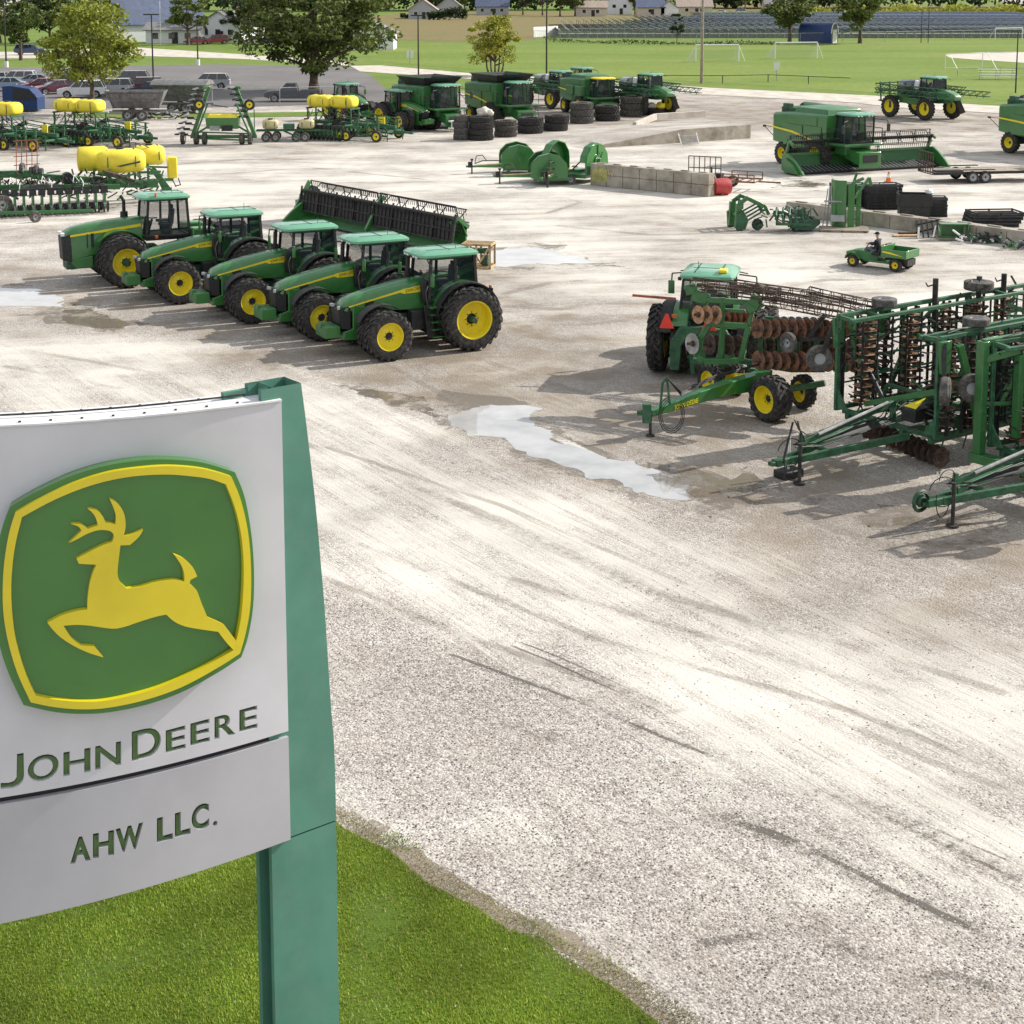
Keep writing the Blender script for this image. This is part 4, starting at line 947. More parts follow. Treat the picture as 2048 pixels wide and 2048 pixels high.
def folded_disc(name,label,cat,L0,L1,xh,disc='rust_orange',rows=11,H=3.35,paint='green_dirty',group='folded tillage implements'):
    root=thing(name,label,cat,group=group)
    b=MB()
    for y in (-1.35,-.45,.45,1.35): b.bar((L0+.2,y,.78),(L1-.1,y,.78),.13,.16)
    for x in np.linspace(L0+.3,L1-.2,6): b.bar((x,-1.55,.88),(x,1.55,.88),.13,.12)
    for x in (L0+.9,L0+2.2,L1-1.1): b.bar((x,-1.3,.9),(x,-.9,1.55),.09); b.bar((x,1.3,.9),(x,.9,1.55),.09); b.bar((x,-.9,1.55),(x,.9,1.55),.09)
    b.build('main_frame',paint,root,bevel=.012)
    tongue(root,xh,L1-.1,m=paint)
    # centre gangs under the frame
    for x in (L0+.8,L1-.75):
        gang(root,(x-.25,-1.5,.30),(x+.25,1.5,.30),13,.28,'rust_dark')
    for s in (1,-1):
        wg=MB(); y=s*1.62
        for z in (.95,H): wg.bar((L0,y,z),(L1,y,z),.10,.11)
        for i,x in enumerate(np.linspace(L0,L1,7)): wg.bar((x,y,.9),(x,y,H+.03),.08,.12)
        wg.bar((L0,y-s*.5,H-.05),(L1+.1,y-s*.5,H-.05),.10,.10)
        for x in (L1-.02,L1-1.0,L0+1.4): wg.bar((x,y,H-.02),(x,y-s*.5,H-.05),.10); wg.add([(x-.03,y,.95),(x-.03,y-s*.4,.95),(x-.03,y,1.5),(x+.03,y,.95),(x+.03,y-s*.4,.95),(x+.03,y,1.5)],[(0,1,2),(5,4,3),(0,3,4,1),(1,4,5,2),(2,5,3,0)])
        wg.bar((L0,y,1.0),(L0+1.3,y,2.2),.07); wg.bar((L1-1.2,y,2.1),(L1-2.4,y,1.1),.07)
        w_=wg.build('wing_frame',paint,root,bevel=.012)
        gang(w_,(L1-.62,y-s*.28,1.0),(L1-.80,y-s*.28,H-.1),rows,.26,disc)
        gang(w_,(L1-1.1,y+s*.05,1.0),(L1-1.15,y+s*.05,H-.1),rows,.24,'rust_dark')
        for q,(xx,mm) in enumerate([(v,('rust_dark',disc)[i%2]) for i,v in enumerate(np.arange(L1-1.75,L0+.5,-.62))]):
            gang(w_,(xx,y-s*(.26 if q%2 else -.05),1.0),(xx-.06,y-s*(.26 if q%2 else -.05),H-.1),rows,.24,mm)
        vb=MB()
        for xx in np.arange(L1-.25,L0,-.55): vb.bar((xx,y+s*.10,.95),(xx,y+s*.10,H),.05,.06); vb.bar((xx-.2,y-s*.42,1.0),(xx-.2,y-s*.42,H-.1),.04)
        for z in (1.5,2.1,2.7): vb.bar((L0,y+s*.12,z),(L1-.2,y+s*.12,z+.05),.035)
        vb.build('tine_rail','black',w_,smooth=0)
        tb=MB(); rq=random.Random(31+s)
        for k in range(int((L1-L0)*26)):
            x=rq.uniform(L0,L1); z=rq.uniform(1.0,H); yy=y-s*rq.uniform(-.25,.55)
            if k%3: tb.bar((x,yy,z),(x+rq.uniform(-.10,.10),yy-s*rq.uniform(.15,.4),z+rq.uniform(-.05,.05)),rq.uniform(.02,.04))
            else: tb.bar((x,yy,z),(x+rq.uniform(-.5,.5),yy,z+rq.uniform(-.35,.35)),rq.uniform(.02,.045))
        tb.build('tine_row','dark_metal',w_,smooth=0)
        hc=MB()
        for k in range(int((L1-L0)*5)):
            x=rq.uniform(L0,L1-.3); z=rq.uniform(1.1,H-.3); yy=y-s*rq.uniform(-.2,.5); hc.bar((x,yy,z),(x+rq.uniform(-.7,.3),yy-s*.15,z+rq.uniform(-.5,.5)),rq.uniform(.04,.07))
        for k in range(5): z=1.2+k*.5; hc.bar((L0,y-s*.2,z),(L1-.3,y-s*.2,z+.04),.045)
        hc.build('bracing',paint,w_,smooth=0)
        basket(w_,(L0-.25,y-s*.1,1.0),(L0-.25,y-s*.1,H),.19)
        # shanks and springs
        sp=MB()
        for k in range(rows):
            z=1.05+k*(H-1.25)/(rows-1)
            sp.path([(L1-1.35,y,z),(L1-1.55,y+s*.22,z+.02),(L1-1.75,y+s*.30,z-.03),(L1-1.80,y+s*.12,z-.1)],.018,4)
            sp.bar((L1-.45,y,z),(L1-.30,y-s*.25,z+.03),.03); sp.bar((L0+1.6,y,z),(L0+1.75,y+s*.25,z),.025)
            sp.bar((L1-1.95,y-s*.1,z+.05),(L1-2.1,y+s*.1,z+.05),.05)
        sp.build('shanks','dark_metal',w_,smooth=0)
        hb=MB(); hb.bar((L1-.3,y+s*.08,.95),(L1-.3,y+s*.08,H),.06); hb.bar((L1-1.5,y+s*.12,.95),(L1-1.5,y+s*.12,H),.05); hb.bar((L1-.05,y+s*.12,H-.1),(L1+.2,y+s*.35,H-1.0),.10); hb.path([(L1-.3,y,H+.1),(L1-.8,y,H+.16),(L1-1.6,y,H+.08)],.016,5)
        hb.build('black_arm','black',w_)
        gw=wheel(w_,L1+.22,y+s*.42,.34,.20,.45,s,0,'rubber_grey','galv',.3,'gauge_wheel',z=H-1.15,rz=.55*s)
        gw2=wheel(w_,L1-1.5,y-s*.15,.33,.20,.45,1,0,'rubber_grey','galv',.3,'gauge_wheel',z=H+.22); gw2.rotation_euler=(PI/2,0,.4)
        cy=MB(); cy.tube((L1-.5,s*.3,1.1),(L1-.9,y-s*.2,1.9),.06,8); cy.tube((L1-.9,y-s*.2,1.9),(L1-1.0,y,2.2),.035,8); cy.build('cylinder','black',root)
    for s in (1,-1):
        wheel(root,L0+1.6,s*.95,.42,.30,.5,s,12,'rubber_dusty')
        wheel(root,L0+2.5,s*.95,.42,.30,.5,s,12,'rubber_dusty')
    cl=MB(); rr=random.Random(3)
    for k in range(70):
        x=rr.uniform(L0,L1); y=rr.uniform(-1.2,1.2); z=rr.uniform(.85,1.3); cl.bar((x,y,z),(x+rr.uniform(-.7,.7),y+rr.uniform(-.3,.3),z+rr.uniform(-.3,.5)),.045)
    for k in range(9):
        x=L0+.3+k*(L1-L0-.6)/8; cl.path([(x,1.2,.85),(x-.2,1.25,1.05),(x-.4,1.3,.75),(x-.25,1.3,.35)],.022,5); cl.path([(x,-1.2,.85),(x-.2,-1.25,1.05),(x-.4,-1.3,.75),(x-.25,-1.3,.35)],.022,5)
    cl.build('linkage',paint,root,smooth=0)
    hs_=MB()
    for k in range(7):
        y=-.3+.1*k; hs_.path([(xh-1.2,0,.8),(L1-.2,y,1.0),(L1-1.0,y*2,1.25),(L1-1.6,y*4,1.1)],.015,4)
    hs_.build('hose','black',root)
    return root
A2=R(215)
i2=folded_disc('disc_harrow','folded green disc harrow with two upright wings, orange discs and a black toolbox','disc harrow',-5.4,2.0,5.6)
p=G(1546,972); h=Vector((math.cos(A2),math.sin(A2),0)); i2.location=p-h*5.75; i2.rotation_euler=(0,0,A2)
b=MB(); b.box((1.5,.7,1.28),(.9,.45,.34)); bx=b.build('toolbox','black',i2,bevel=.03)
b=MB(); b.add([(1.9,.5,1.46),(1.9,.9,1.46),(1.3,.7,1.62)],[(0,1,2)]); b.build('warning_plate','yellow',bx,smooth=0)
b=MB(); b.box((4.95,-.30,.10),(.62,.42,.20)); b.build('jack_foot','black',i2,bevel=.03)
b=MB(); b.tube((4.95,-.30,.15),(4.95,-.30,1.05),.03,8); b.build('jack_post','white',i2)
b=MB(); b.tube((5.55,.1,.55),(5.15,0,1.45),.03,6); b.tube((5.0,0,1.45),(4.75,.05,.7),.02,6); b.path([(5.1,0,1.5),(4.9,.1,1.1),(4.7,0,.8)],.015); b.path([(5.1,0,1.5),(4.85,-.1,1.2),(4.4,0,.9)],.015); b.build('hose_stand','dark_metal',i2)
A3=R(209)
i3=folded_disc('disc_harrow','folded green disc harrow with red rusty discs and a thick bare corner post','disc harrow',-5.0,1.6,5.0,'rust_red',12,3.4)
h=Vector((math.cos(A3),math.sin(A3),0)); i3.location=G(1850,1055)-h*5.1; i3.rotation_euler=(0,0,A3)
b=MB(); b.bar((1.85,-1.72,.75),(1.85,-1.72,3.45),.24,.20); b.bar((1.85,-1.72,3.42),(-5.0,-1.72,3.52),.16,.14); b.bar((1.15,-1.25,1.15),(1.15,-1.25,3.15),.2,.16); b.bar((1.85,-1.72,3.0),(1.15,-1.25,3.25),.16); b.bar((1.15,-1.25,3.15),(-1.5,-1.25,3.2),.12,.10)
b.bar((1.85,-1.72,1.95),(.6,-1.3,1.9),.09); b.bar((1.9,-1.9,.65),(1.2,1.6,.6),.30,.22); b.build('corner_post','green',i3,bevel=.015)
b=MB(); b.lathe([(.20,-.06),(.26,0),(.20,.06)],14,(5.25,0,.62),'y'); b.lathe([(.10,-.10),(.14,0),(.10,.10)],10,(5.25,0,.62),'y'); b.build('hitch_reel','green_dark',i3)
b=MB()
for (p,q,w_) in (((1.6,1.9,3.2),(.9,1.95,1.3),.12),((.3,1.85,1.2),(-1.2,1.9,2.9),.10),((-1.8,1.9,3.1),(-2.6,2.0,1.2),.12),((1.2,-2.0,3.3),(.5,-2.1,1.2),.12),((-.4,-2.0,1.1),(-1.6,-2.05,3.0),.10),((1.0,.2,1.2),(.2,1.5,2.6),.10),((-.8,.3,1.2),(-1.6,-1.5,2.4),.10),((-2.0,1.2,1.0),(-3.0,.2,2.8),.10),((1.5,-1.1,1.1),(1.5,1.2,1.9),.10),((-.5,-1.2,2.6),(-.5,1.2,2.5),.09)): b.bar(p,q,w_,w_*1.4)
for (x,s,z) in ((1.9,1,3.0),(1.9,-1,3.0),(.2,1,2.9),(-1.4,1,3.0),(.2,-1,3.0)): b.prism([(x-.16,z-.5),(x+.12,z-.5),(x+.2,z+.3),(x-.2,z+.3)],s*1.66,s*1.76)
b.build('hinge_plates','green',i2,bevel=.01)
for (x,y,z) in ((-1.55,-1.55,3.95),(-3.2,-1.45,3.85),(-4.3,-1.5,3.8)):
    b=MB(); b.tube((x,y,2.6),(x,y,z),.075,8); b.path([(x,y,z-.15),(x+.3,y,z-.18),(x+.5,y+.1,z-.05)],.02); b.build('mast','dark_metal',i2)
wt=wheel(i2,-4.6,1.1,.50,.30,.5,1,0,'rubber_dusty','galv',.3,'gauge_wheel',z=3.35); wt.rotation_euler=(PI/2,0,.3)
wt=wheel(i2,-3.0,-1.3,.40,.24,.5,1,0,'rubber_dusty','galv',.3,'gauge_wheel',z=3.65); wt.rotation_euler=(PI/2,0,.3)
b=MB(); rd=random.Random(21)
for k in range(46):
    x=rd.uniform(-5.2,-1.2); y=rd.uniform(-1.7,1.7); z=rd.uniform(2.2,3.45); b.bar((x,y,z),(x+rd.uniform(-.6,.6),y+rd.uniform(-.4,.4),z+rd.uniform(-.35,.25)),rd.uniform(.04,.09))
b.build('upper_linkage','green_dirty',i2,smooth=0)
# ---- the disc harrow with the lettered tongue and the tractor behind it ----
t6=row_crop('green tractor seen from behind, standing beyond the lettered disc harrow','tractor by the implements',duals=True)
del t6['group']
t6.location=G(1405,760)+Vector((.25,.9,0)); t6.rotation_euler=(0,0,R(76)); t6.name='tractor'
b=MB(); b.prism([(-.95,.35),(-.95,1.2),(-.7,1.62),(.0,1.70),(.7,1.62),(.95,1.2),(.95,.35),(.68,.35),(.62,1.1),(.42,1.42),(.14,1.42),(.10,.6),(-.10,.6),(-.14,1.42),(-.42,1.42),(-.62,1.1),(-.68,.35)],-1.35,-1.15,'x'); b.build('rear_hitch_frame','green_dirty',t6,bevel=.02)
for yy in (1.05,-.2):
    b=MB(); b.prism([(yy-.22,1.62),(yy+.22,1.62),(yy+.04,2.05),(yy-.04,2.05)],-1.42,-1.40,'x'); b.build('warning_triangle','red_lamp',t6,smooth=0)
b=MB(); b.bar((-.6,.9,2.35),(-.7,2.2,2.42),.07); b.build('marker_arm','rust_red',t6)
b=MB(); b.box((-.25,-.45,3.20),(.34,.26,.10)); b.build('receiver','tank_yellow',t6,bevel=.03)
i1=thing('disc_harrow','green disc harrow with lettered tongue, yellow wheels and rusty rolling baskets on top','disc harrow',group='folded tillage implements')
O1=G(1500,815); i1.location=(O1.x,O1.y,0)
def Z4(x,y): return (1240+x/4.39,520+y/4.39)
def L1_(x,y,dy=0.0,ang=R(-22)):
    return PL(*Z4(x,y),(O1.x,O1.y+dy),ang)-Vector((O1.x,O1.y,0))
fr=MB(); w=.15
def chain_(b,pts,dy,w,h=None):
    q=[L1_(x,y,dy) for x,y in pts]
    for a,c in zip(q,q[1:]): b.bar(a,c,w,h or w)
chain_(fr,[(790,560),(705,690),(680,850),(740,890),(1060,885)],.1,.17); chain_(fr,[(790,560),(1130,580)],.1,.15); chain_(fr,[(905,560),(880,860)],.1,.15); chain_(fr,[(1130,580),(1060,885)],.1,.15)
chain_(fr,[(900,330),(890,560)],.1,.14); chain_(fr,[(770,350),(1180,375)],.12,.15); chain_(fr,[(915,440),(1100,450)],.1,.10); chain_(fr,[(1180,375),(1130,580)],.12,.12)
chain_(fr,[(620,210),(640,300),(780,350)],.2,.20,.34); chain_(fr,[(1240,360),(1110,430)],.0,.10,.34); chain_(fr,[(1150,330),(1240,385)],.0,.2,.3)
fr.build('upright_frame','green',i1,bevel=.02)
fr=MB(); chain_(fr,[(1160,640),(1780,640)],.3,.13); chain_(fr,[(1180,700),(1780,700)],.9,.13); chain_(fr,[(1200,800),(1800,800)],1.2,.13); chain_(fr,[(1060,885),(1500,960),(1800,960)],.6,.15)
for x in (1230,1400,1560,1720): chain_(fr,[(x,560),(x,960)],.4,.11)
chain_(fr,[(1270,510),(1680,540)],.8,.11); chain_(fr,[(640,880),(1200,980)],1.4,.16); chain_(fr,[(1150,1180),(1500,1130),(1800,1080)],.2,.16); chain_(fr,[(600,600),(640,1000)],2.4,.12)
fr.build('main_frame','green_dirty',i1,bevel=.012)
nrm=Vector((-.80,-.55,.05))
def gz(n,x0,x1,y0,y1,r,m,dy): gang(i1,L1_(x0,y0,dy),L1_(x1,y1,dy),n,r,m,nrm=nrm,notch=0)
gz(3,650,880,480,480,.26,'rust_orange',-.15); gz(13,1170,2160,600,612,.27,'rust',-.25); gz(13,1180,2170,880,905,.27,'rust',-.35); gz(12,1200,2150,745,770,.25,'rust_dark',.8); gz(5,900,1160,510,520,.24,'rust_red',.5); gz(4,740,1080,740,750,.30,'rust_dark',.6); gz(1,590,680,735,735,.30,'steel',.0)
gz(7,1350,1800,560,570,.22,'grey_metal',.5)
basket(i1,L1_(640,215,.3),L1_(1390,300,-.2),.21,'rust_dark',8,7)
basket(i1,L1_(1250,330,0),L1_(1940,455,-.8),.22,'rust_dark',8,7)
basket(i1,L1_(1660,290,3.2),L1_(2250,420,2.6),.20,'rust_dark',8,6)
basket(i1,L1_(1000,225,3.0),L1_(1700,330,2.6),.20,'rust_dark',8,7)
# wheels: (zoom point of contact, radius, width, normal angle)
for (x,y,r,w_,an,rc) in ((800,1195,.47,.36,R(215),'yellow'),(1320,1410,.62,.62,R(215),'yellow'),(1605,1300,.48,.34,R(205),'yellow'),(1010,1180,.45,.36,R(235),'yellow')):
    g_=G(*Z4(x,y))-Vector((O1.x,O1.y,0)); wheel(i1,g_.x,g_.y,r,w_,.60,1,16,'rubber',rc,.35,rz=an-PI/2)
q=L1_(1480,725,-.7); wheel(i1,q.x,q.y,.28,.16,.42,1,0,'rubber_grey','galv',.2,'gauge_wheel',z=q.z,rz=R(215)-PI/2)
b=MB(); chain_(b,[(1500,700),(1800,690)],-.6,.10); chain_(b,[(1800,480),(1660,680)],-.5,.12); b.build('black_arm','black',i1)
# tongue, deepening towards the frame, with its lettering
b=MB(); hx=G(1312,872)-Vector((O1.x,O1.y,0)); hitch=Vector((hx.x-.15,hx.y,.62)); rear=L1_(1300,1040,.0); rear.z=1.05
d_=(rear-hitch).normalized(); sd_=Vector((-d_.y,d_.x,0)).normalized()
def tq(t,zt,zb,wd): c=hitch+(rear-hitch)*t; return [c+sd_*wd/2+Vector((0,0,zt)),c-sd_*wd/2+Vector((0,0,zt)),c-sd_*wd/2-Vector((0,0,zb)),c+sd_*wd/2-Vector((0,0,zb))]
b.loft([tq(0,.07,.09,.2),tq(.35,.16,.14,.26),tq(.62,.16,.20,.3),tq(.85,.10,.34,.34),tq(1.0,.10,.34,.34)])
tg=b.build('tongue','green_new',i1,bevel=.015)
vs,fs=glyph('JOHN DEERE',.012); wmax=max(v.x for v in vs)
near=-sd_ if (-sd_).y<0 else sd_
b=MB(); o_=hitch+(rear-hitch)*.17+near*.1275+Vector((0,0,-.085)); sc=.80/wmax
dn=d_ if d_.x>0 else -d_
for v in vs: b.v.append(tuple(o_+dn*(v.x*sc)+Vector((0,0,v.y*sc*1.25))+near*(v.z*.006+.045*(v.x/wmax))))
b.f=[tuple(f) for f in fs]; b.m=[0]*len(fs); b.build('lettering','yellow',tg,smooth=0)
b=MB(); b.box(hitch+Vector((-.1,0,0)),(.22,.22,.5)); b.bar(hitch+Vector((-.35,0,0)),hitch+Vector((.1,0,0)),.14,.1); b.path([hitch+Vector((.25,0,.1)),hitch+Vector((.3,0,.8)),hitch+Vector((.42,.05,.95)),hitch+Vector((.5,0,.2))],.035); b.build('hitch','green_dirty',i1)
b=MB(); b.tube(hitch+Vector((0,0,-.6)),hitch+Vector((0,0,-.1)),.04,8); b.tube(hitch+Vector((0,0,-.62)),hitch+Vector((0,0,-.58)),.12,10); b.build('jack','dark_metal',i1)
b=MB()
for k in range(3): hose_loop(b,hitch+Vector((.55,0,-.05)),.34-.04*k,.50-.06*k,.1,a0=100,a1=400,r=.011)
for k in range(3): b.path([hitch+Vector((.45,0,.9)),hitch+Vector((.8,.05,.55-.05*k)),hitch+d_*1.5+Vector((0,0,.28+.04*k)),hitch+d_*2.4+Vector((0,0,.34+.04*k)),rear+Vector((0,0,.3))],.018,5)
b.build('hose','black',i1)
b=MB(); q=L1_(1110,1040,.4); b.box(q,(.62,.4,.22),rz=.2); b.build('valve_block','yellow',i1,bevel=.02)
# ================= headers =================
def header(name,label,W,deck='black',reelx=.35,reelz=1.75,rr=.52,split=True,cat='combine header',bays=8):
    root=thing(name,label,cat); hw=W/2
    b=MB(); b.add([(.12,-hw,.25),(.12,hw,.25),(-.10,hw,1.12),(-.10,-hw,1.12)],[(0,1,2,3),(3,2,1,0)]); b.bar((-.12,-hw,1.15),(-.12,hw,1.15),.14,.14); b.bar((-.1,-hw,.22),(-.1,hw,.22),.16,.16)
    for y in np.linspace(-hw+.2,hw-.2,7): b.bar((-.14,y,.2),(-.14,y,1.15),.08)
    b.build('back_sheet','green_new',root)
    d=MB(); d.add([(0,-hw,.42),(0,hw,.42),(1.15,hw,.14),(1.15,-hw,.14)],[(0,1,2,3)]); d.add([(1.15,-hw,.14),(1.15,hw,.14),(1.15,hw,.06),(1.15,-hw,.06)],[(0,1,2,3)]); dk=d.build('deck',deck,root,smooth=0)
    if deck=='black':
        d=MB()
        for k in range(int(W/.32)):
            y=-hw+.2+.32*k
            if abs(y)>.8: d.bar((.08,y,.415),(1.1,y,.165),.035,.03)
        d.build('belt_slats','galv',dk,smooth=0)
    c=MB(); 
    for k in range(int(W/.15)):
        y=-hw+.08+.15*k; c.bar((1.13,y,.10),(1.27,y,.08),.03,.02)
    c.bar((1.15,-hw,.10),(1.15,hw,.10),.05,.03); c.build('cutter_bar','dark_metal',root,smooth=0)
    if deck=='black':
        c=MB(); c.tube((.45,-.75,.55),(.45,.75,.55),.26,14); 
        for k in range(9): disc_m(c,(.45,-.7+.17*k,.55),(.15,1,0),.34,0,n=14,dish=0,th=.02)
        c.build('feed_drum','green',root)
    for s in ((1,-1) if deck=='black' else (-1,)):
        e=MB(); e.prism([(-.35,.2),(-.35,1.15),(.3,1.25),(.9,.95),(1.5,.55),(2.05,.08),(1.4,.04),(.2,.05)],s*hw,s*(hw+.16)); e.prism([(.2,.1),(.2,1.0),(1.0,.7),(1.7,.1)],s*(hw+.16),s*(hw+.34)); e.build('end_shield','green_new',root,bevel=.03)
    def reel(y0,y1,nb):
        r=MB(); r.tube((reelx,y0,reelz),(reelx,y1,reelz),.11,12)
        for k in range(nb+1):
            y=y0+(y1-y0)*k/nb
            for j in range(6):
                t=2*PI*j/6+.3; r.bar((reelx,y,reelz),(reelx+rr*math.cos(t),y,reelz+rr*math.sin(t)),.05,.03)
                t2=2*PI*(j+1)/6+.3; r.bar((reelx+rr*.55*math.cos(t),y,reelz+rr*.55*math.sin(t)),(reelx+rr*.55*math.cos(t2),y,reelz+rr*.55*math.sin(t2)),.03)
        o=r.build('reel','black',root,smooth=30)
        r=MB(); 
        for j in range(6):
            t=2*PI*j/6+.3; p=(reelx+rr*math.cos(t),reelz+rr*math.sin(t)); r.tube((p[0],y0,p[1]),(p[0],y1,p[1]),.028,6)
            n=int((y1-y0)/.16)
            for k in range(n):
                y=y0+.08+(y1-y0)*k/n; r.bar((p[0],y,p[1]),(p[0]-.05,y,p[1]-.26),.018)
        r.build('tine_bars','dark_metal' if deck=='black' else 'black',o,smooth=0)
    if split: reel(-hw+.12,-.12,bays//2); reel(.12,hw-.12,bays//2)
    else: reel(-hw+.12,hw-.12,bays)
    for y in ((-hw+.02,0,hw-.02) if split else (-hw+.02,hw-.02)):
        a=MB(); a.bar((-.15,y,1.1),(reelx+.1,y,reelz+.08),.12,.16); a.bar((reelx+.1,y,reelz+.08),(reelx+.5,y,reelz-.1),.10,.14); a.tube((-.1,y,.7),(reelx-.1,y,reelz-.15),.035,6); a.build('reel_arm','green_new',root)
    return root
# the long one standing behind the tractor row
a_,c_=G(905,508),G(598,440); mid=(a_+c_)/2; ang=math.atan2(c_.y-a_.y,c_.x-a_.x)
h1=header('platform_header','long green combine header with a black reel, parked behind the tractor row',(a_-c_).length-.6,deck='green_new',reelx=.30,reelz=1.45,rr=.60,bays=8)
h1.location=mid+Vector((.75,.2,0)); h1.rotation_euler=(0,0,ang+PI/2)
b=MB(); b.add([(.84,-6.4,.55),(.84,6.4,.55),(.72,6.4,1.55),(.72,-6.4,1.55)],[(0,1,2,3)])
for k in range(40):
    y=-6.1+.31*k; b.bar((.87,y,.55),(.75,y,1.55),.03)
b.build('black_screen','black',h1,smooth=0)
b=MB()
for z,q in ((.58,.90),(1.05,.84),(1.56,.76)): b.tube((q,-6.4,z),(q,6.4,z),.035,6)
for k in range(9): y=-6.4+1.6*k; b.bar((.92,y,.5),(.70,y,1.75),.07)
b.build('screen_rail','dark_metal',h1)
b=MB(); b.bar((.2,0,1.9),(1.15,0,.3),.16,.24); b.bar((.2,-6.5,1.95),(1.05,-6.5,.6),.14,.2); b.build('divider_arm','green_new',h1,bevel=.03)
b=MB(); b.prism(arc(-.1,1.0,.62,0,180,10)+[(-.72,.1),(.52,.1)],-7.1,-6.75); b.build('drive_shield','green_new',h1,bevel=.05)
b=MB(); b.tube((.1,-6.75,1.35),(.1,-6.45,1.35),.36,16); b.build('drive_drum','black',h1)
b=MB(); b.prism([(-.2,.2),(.55,.2),(.6,.95),(-.1,1.0)],-7.3,-7.08); b.build('side_box','green_new',h1,bevel=.03)
# ================= combines =================
def combine(label,ext=None,roofm='roof_skylit_green',paint='green_new',auger=True,group='combines'):
    root=thing('combine_harvester',label,'combine',group=group)
    b=MB()
    b.loft([[(x,-w_,zb),(x,w_,zb),(x,w_,zt-.12),(x,w_-.15,zt),(x,-w_+.15,zt),(x,-w_,zt-.12)] for x,w_,zb,zt in ((-5.1,1.15,1.75,2.95),(-4.8,1.45,1.45,3.30),(-3.0,1.55,1.25,3.45),(-.6,1.58,1.20,3.50),(.75,1.58,1.45,3.50))])
    b.build('body',paint,root,bevel=.05)
    b=MB(); b.box((-2.0,0,1.0),(5.2,1.4,.6)); b.box((0,0,.95),(.7,2.4,.6)); b.box((-3.7,0,.75),(.4,2.2,.3)); b.box((-4.4,0,1.2),(1.2,1.3,.9)); b.build('chassis','green_dark',root,bevel=.03)
    for s in (1,-1):
        p=MB(); p.box((-2.55,s*1.60,2.0),(1.9,.05,1.35)); p.box((-.55,s*1.615,2.05),(1.7,.05,1.3)); p.box((-1.6,s*1.60,3.0),(2.9,.05,.55)); p.build('side_panel',paint,root,bevel=.03)
        p=MB(); p.add([(-4.7,s*1.635,2.35),(-4.7,s*1.635,2.45),(-2.5,s*1.65,2.28),(.3,s*1.66,1.72),(.3,s*1.66,1.62),(-2.5,s*1.65,2.14)],[(0,1,2,3,4,5) if s>0 else (5,4,3,2,1,0)]); p.build('stripe','yellow',root,smooth=0)
        p=MB(); p.box((.1,s*1.45,1.95),(1.3,.35,.10)); p.build('wheel_guard','green_dark',root)
    # grain tank
    t=MB()
    if ext:
        t.loft([[(-2.6,-1.3,3.45),(.5,-1.3,3.45),(.5,1.3,3.45),(-2.6,1.3,3.45)],[(-3.4,-1.75,4.15),(1.2,-1.75,4.15),(1.2,1.75,4.15),(-3.4,1.75,4.15)]],cap=False); t.add([(-2.9,-1.4,3.7),(.7,-1.4,3.7),(.7,1.4,3.7),(-2.9,1.4,3.7)],[(0,1,2,3)])
        t.build('tank_extension','green_dark' if ext=='green' else 'black',root,smooth=0)
        t=MB(); t.bar((-3.4,-1.75,4.15),(1.2,-1.75,4.15),.06); t.bar((-3.4,1.75,4.15),(1.2,1.75,4.15),.06); t.bar((-1.1,-1.75,4.15),(-1.1,1.75,4.15),.05); t.build('tank_rim',paint,root)
    else:
        t.loft([[(-2.7,-1.4,3.42),(.6,-1.4,3.42),(.6,1.4,3.42),(-2.7,1.4,3.42)],[(-2.6,-1.3,3.78),(.5,-1.3,3.78),(.5,1.3,3.78),(-2.6,1.3,3.78)],[(-1.9,-.7,3.92),(-.1,-.7,3.92),(-.1,.7,3.92),(-1.9,.7,3.92)]]); t.build('grain_tank','green',root,bevel=.04)
    t=MB(); t.box((-3.9,0,3.5),(1.3,2.0,.35)); t.box((-4.1,-.8,3.7),(.5,.5,.4)); t.build('engine_cover','green_dark',root,bevel=.04)
    if auger:
        t=MB(); t.tube((.1,1.45,3.55),(-5.4,1.65,3.62),.22,12); t.tube((.1,1.45,2.6),(.1,1.45,3.6),.26,12); au=t.build('unloading_auger',paint,root)
        t=MB(); t.path([(-5.35,1.65,3.62),(-5.75,1.66,3.5),(-5.95,1.66,3.1)],.23,10); t.build('spout','black',au)
    # cab with platform
    cab(root,.85,2.25,1.85,3.45,.98,frontlean=-.12,glassm='glass',roofm=roofm,roof_over=.30)
    p=MB(); p.box((1.5,0,1.72),(2.0,3.0,.14)); p.box((1.4,0,1.4),(1.0,2.0,.6)); p.build('platform','green',root,bevel=.02)
    p=MB()
    for s in (1,-1): p.path([(.8,s*1.5,1.8),(.8,s*1.5,2.7),(2.4,s*1.5,2.7),(2.4,s*1.5,1.8)],.025)
    p.path([(2.5,1.2,.6),(1.9,1.5,1.75)],.03); p.path([(2.5,1.55,.6),(1.9,1.55,1.75)],.03)
    for k in range(4): p.bar((2.45-.13*k,1.2,.7+.27*k),(2.45-.13*k,1.6,.7+.27*k),.04)
    p.build('railing','dark_metal',root)
    for s in (1,-1):
        p=MB(); p.path([(2.3,s*.95,3.3),(2.6,s*1.7,3.2),(2.62,s*1.75,3.0)],.025); m_=p.build('mirror_arm','black',root); p=MB(); p.box((2.62,s*1.78,2.75),(.08,.24,.5)); p.build('mirror','black',m_,bevel=.02)
    f=MB(); f.loft([[(1.0,-.7,1.0),(1.0,.7,1.0),(1.0,.7,1.75),(1.0,-.7,1.75)],[(3.0,-.65,.45),(3.0,.65,.45),(3.0,.65,1.2),(3.0,-.65,1.2)]]); f.box((3.05,0,.85),(.12,1.7,.95)); f.build('feeder_house',paint,root,bevel=.03)
    f=MB(); f.box((3.13,0,.92),(.05,1.1,.45)); f.build('feeder_mouth','black',root)
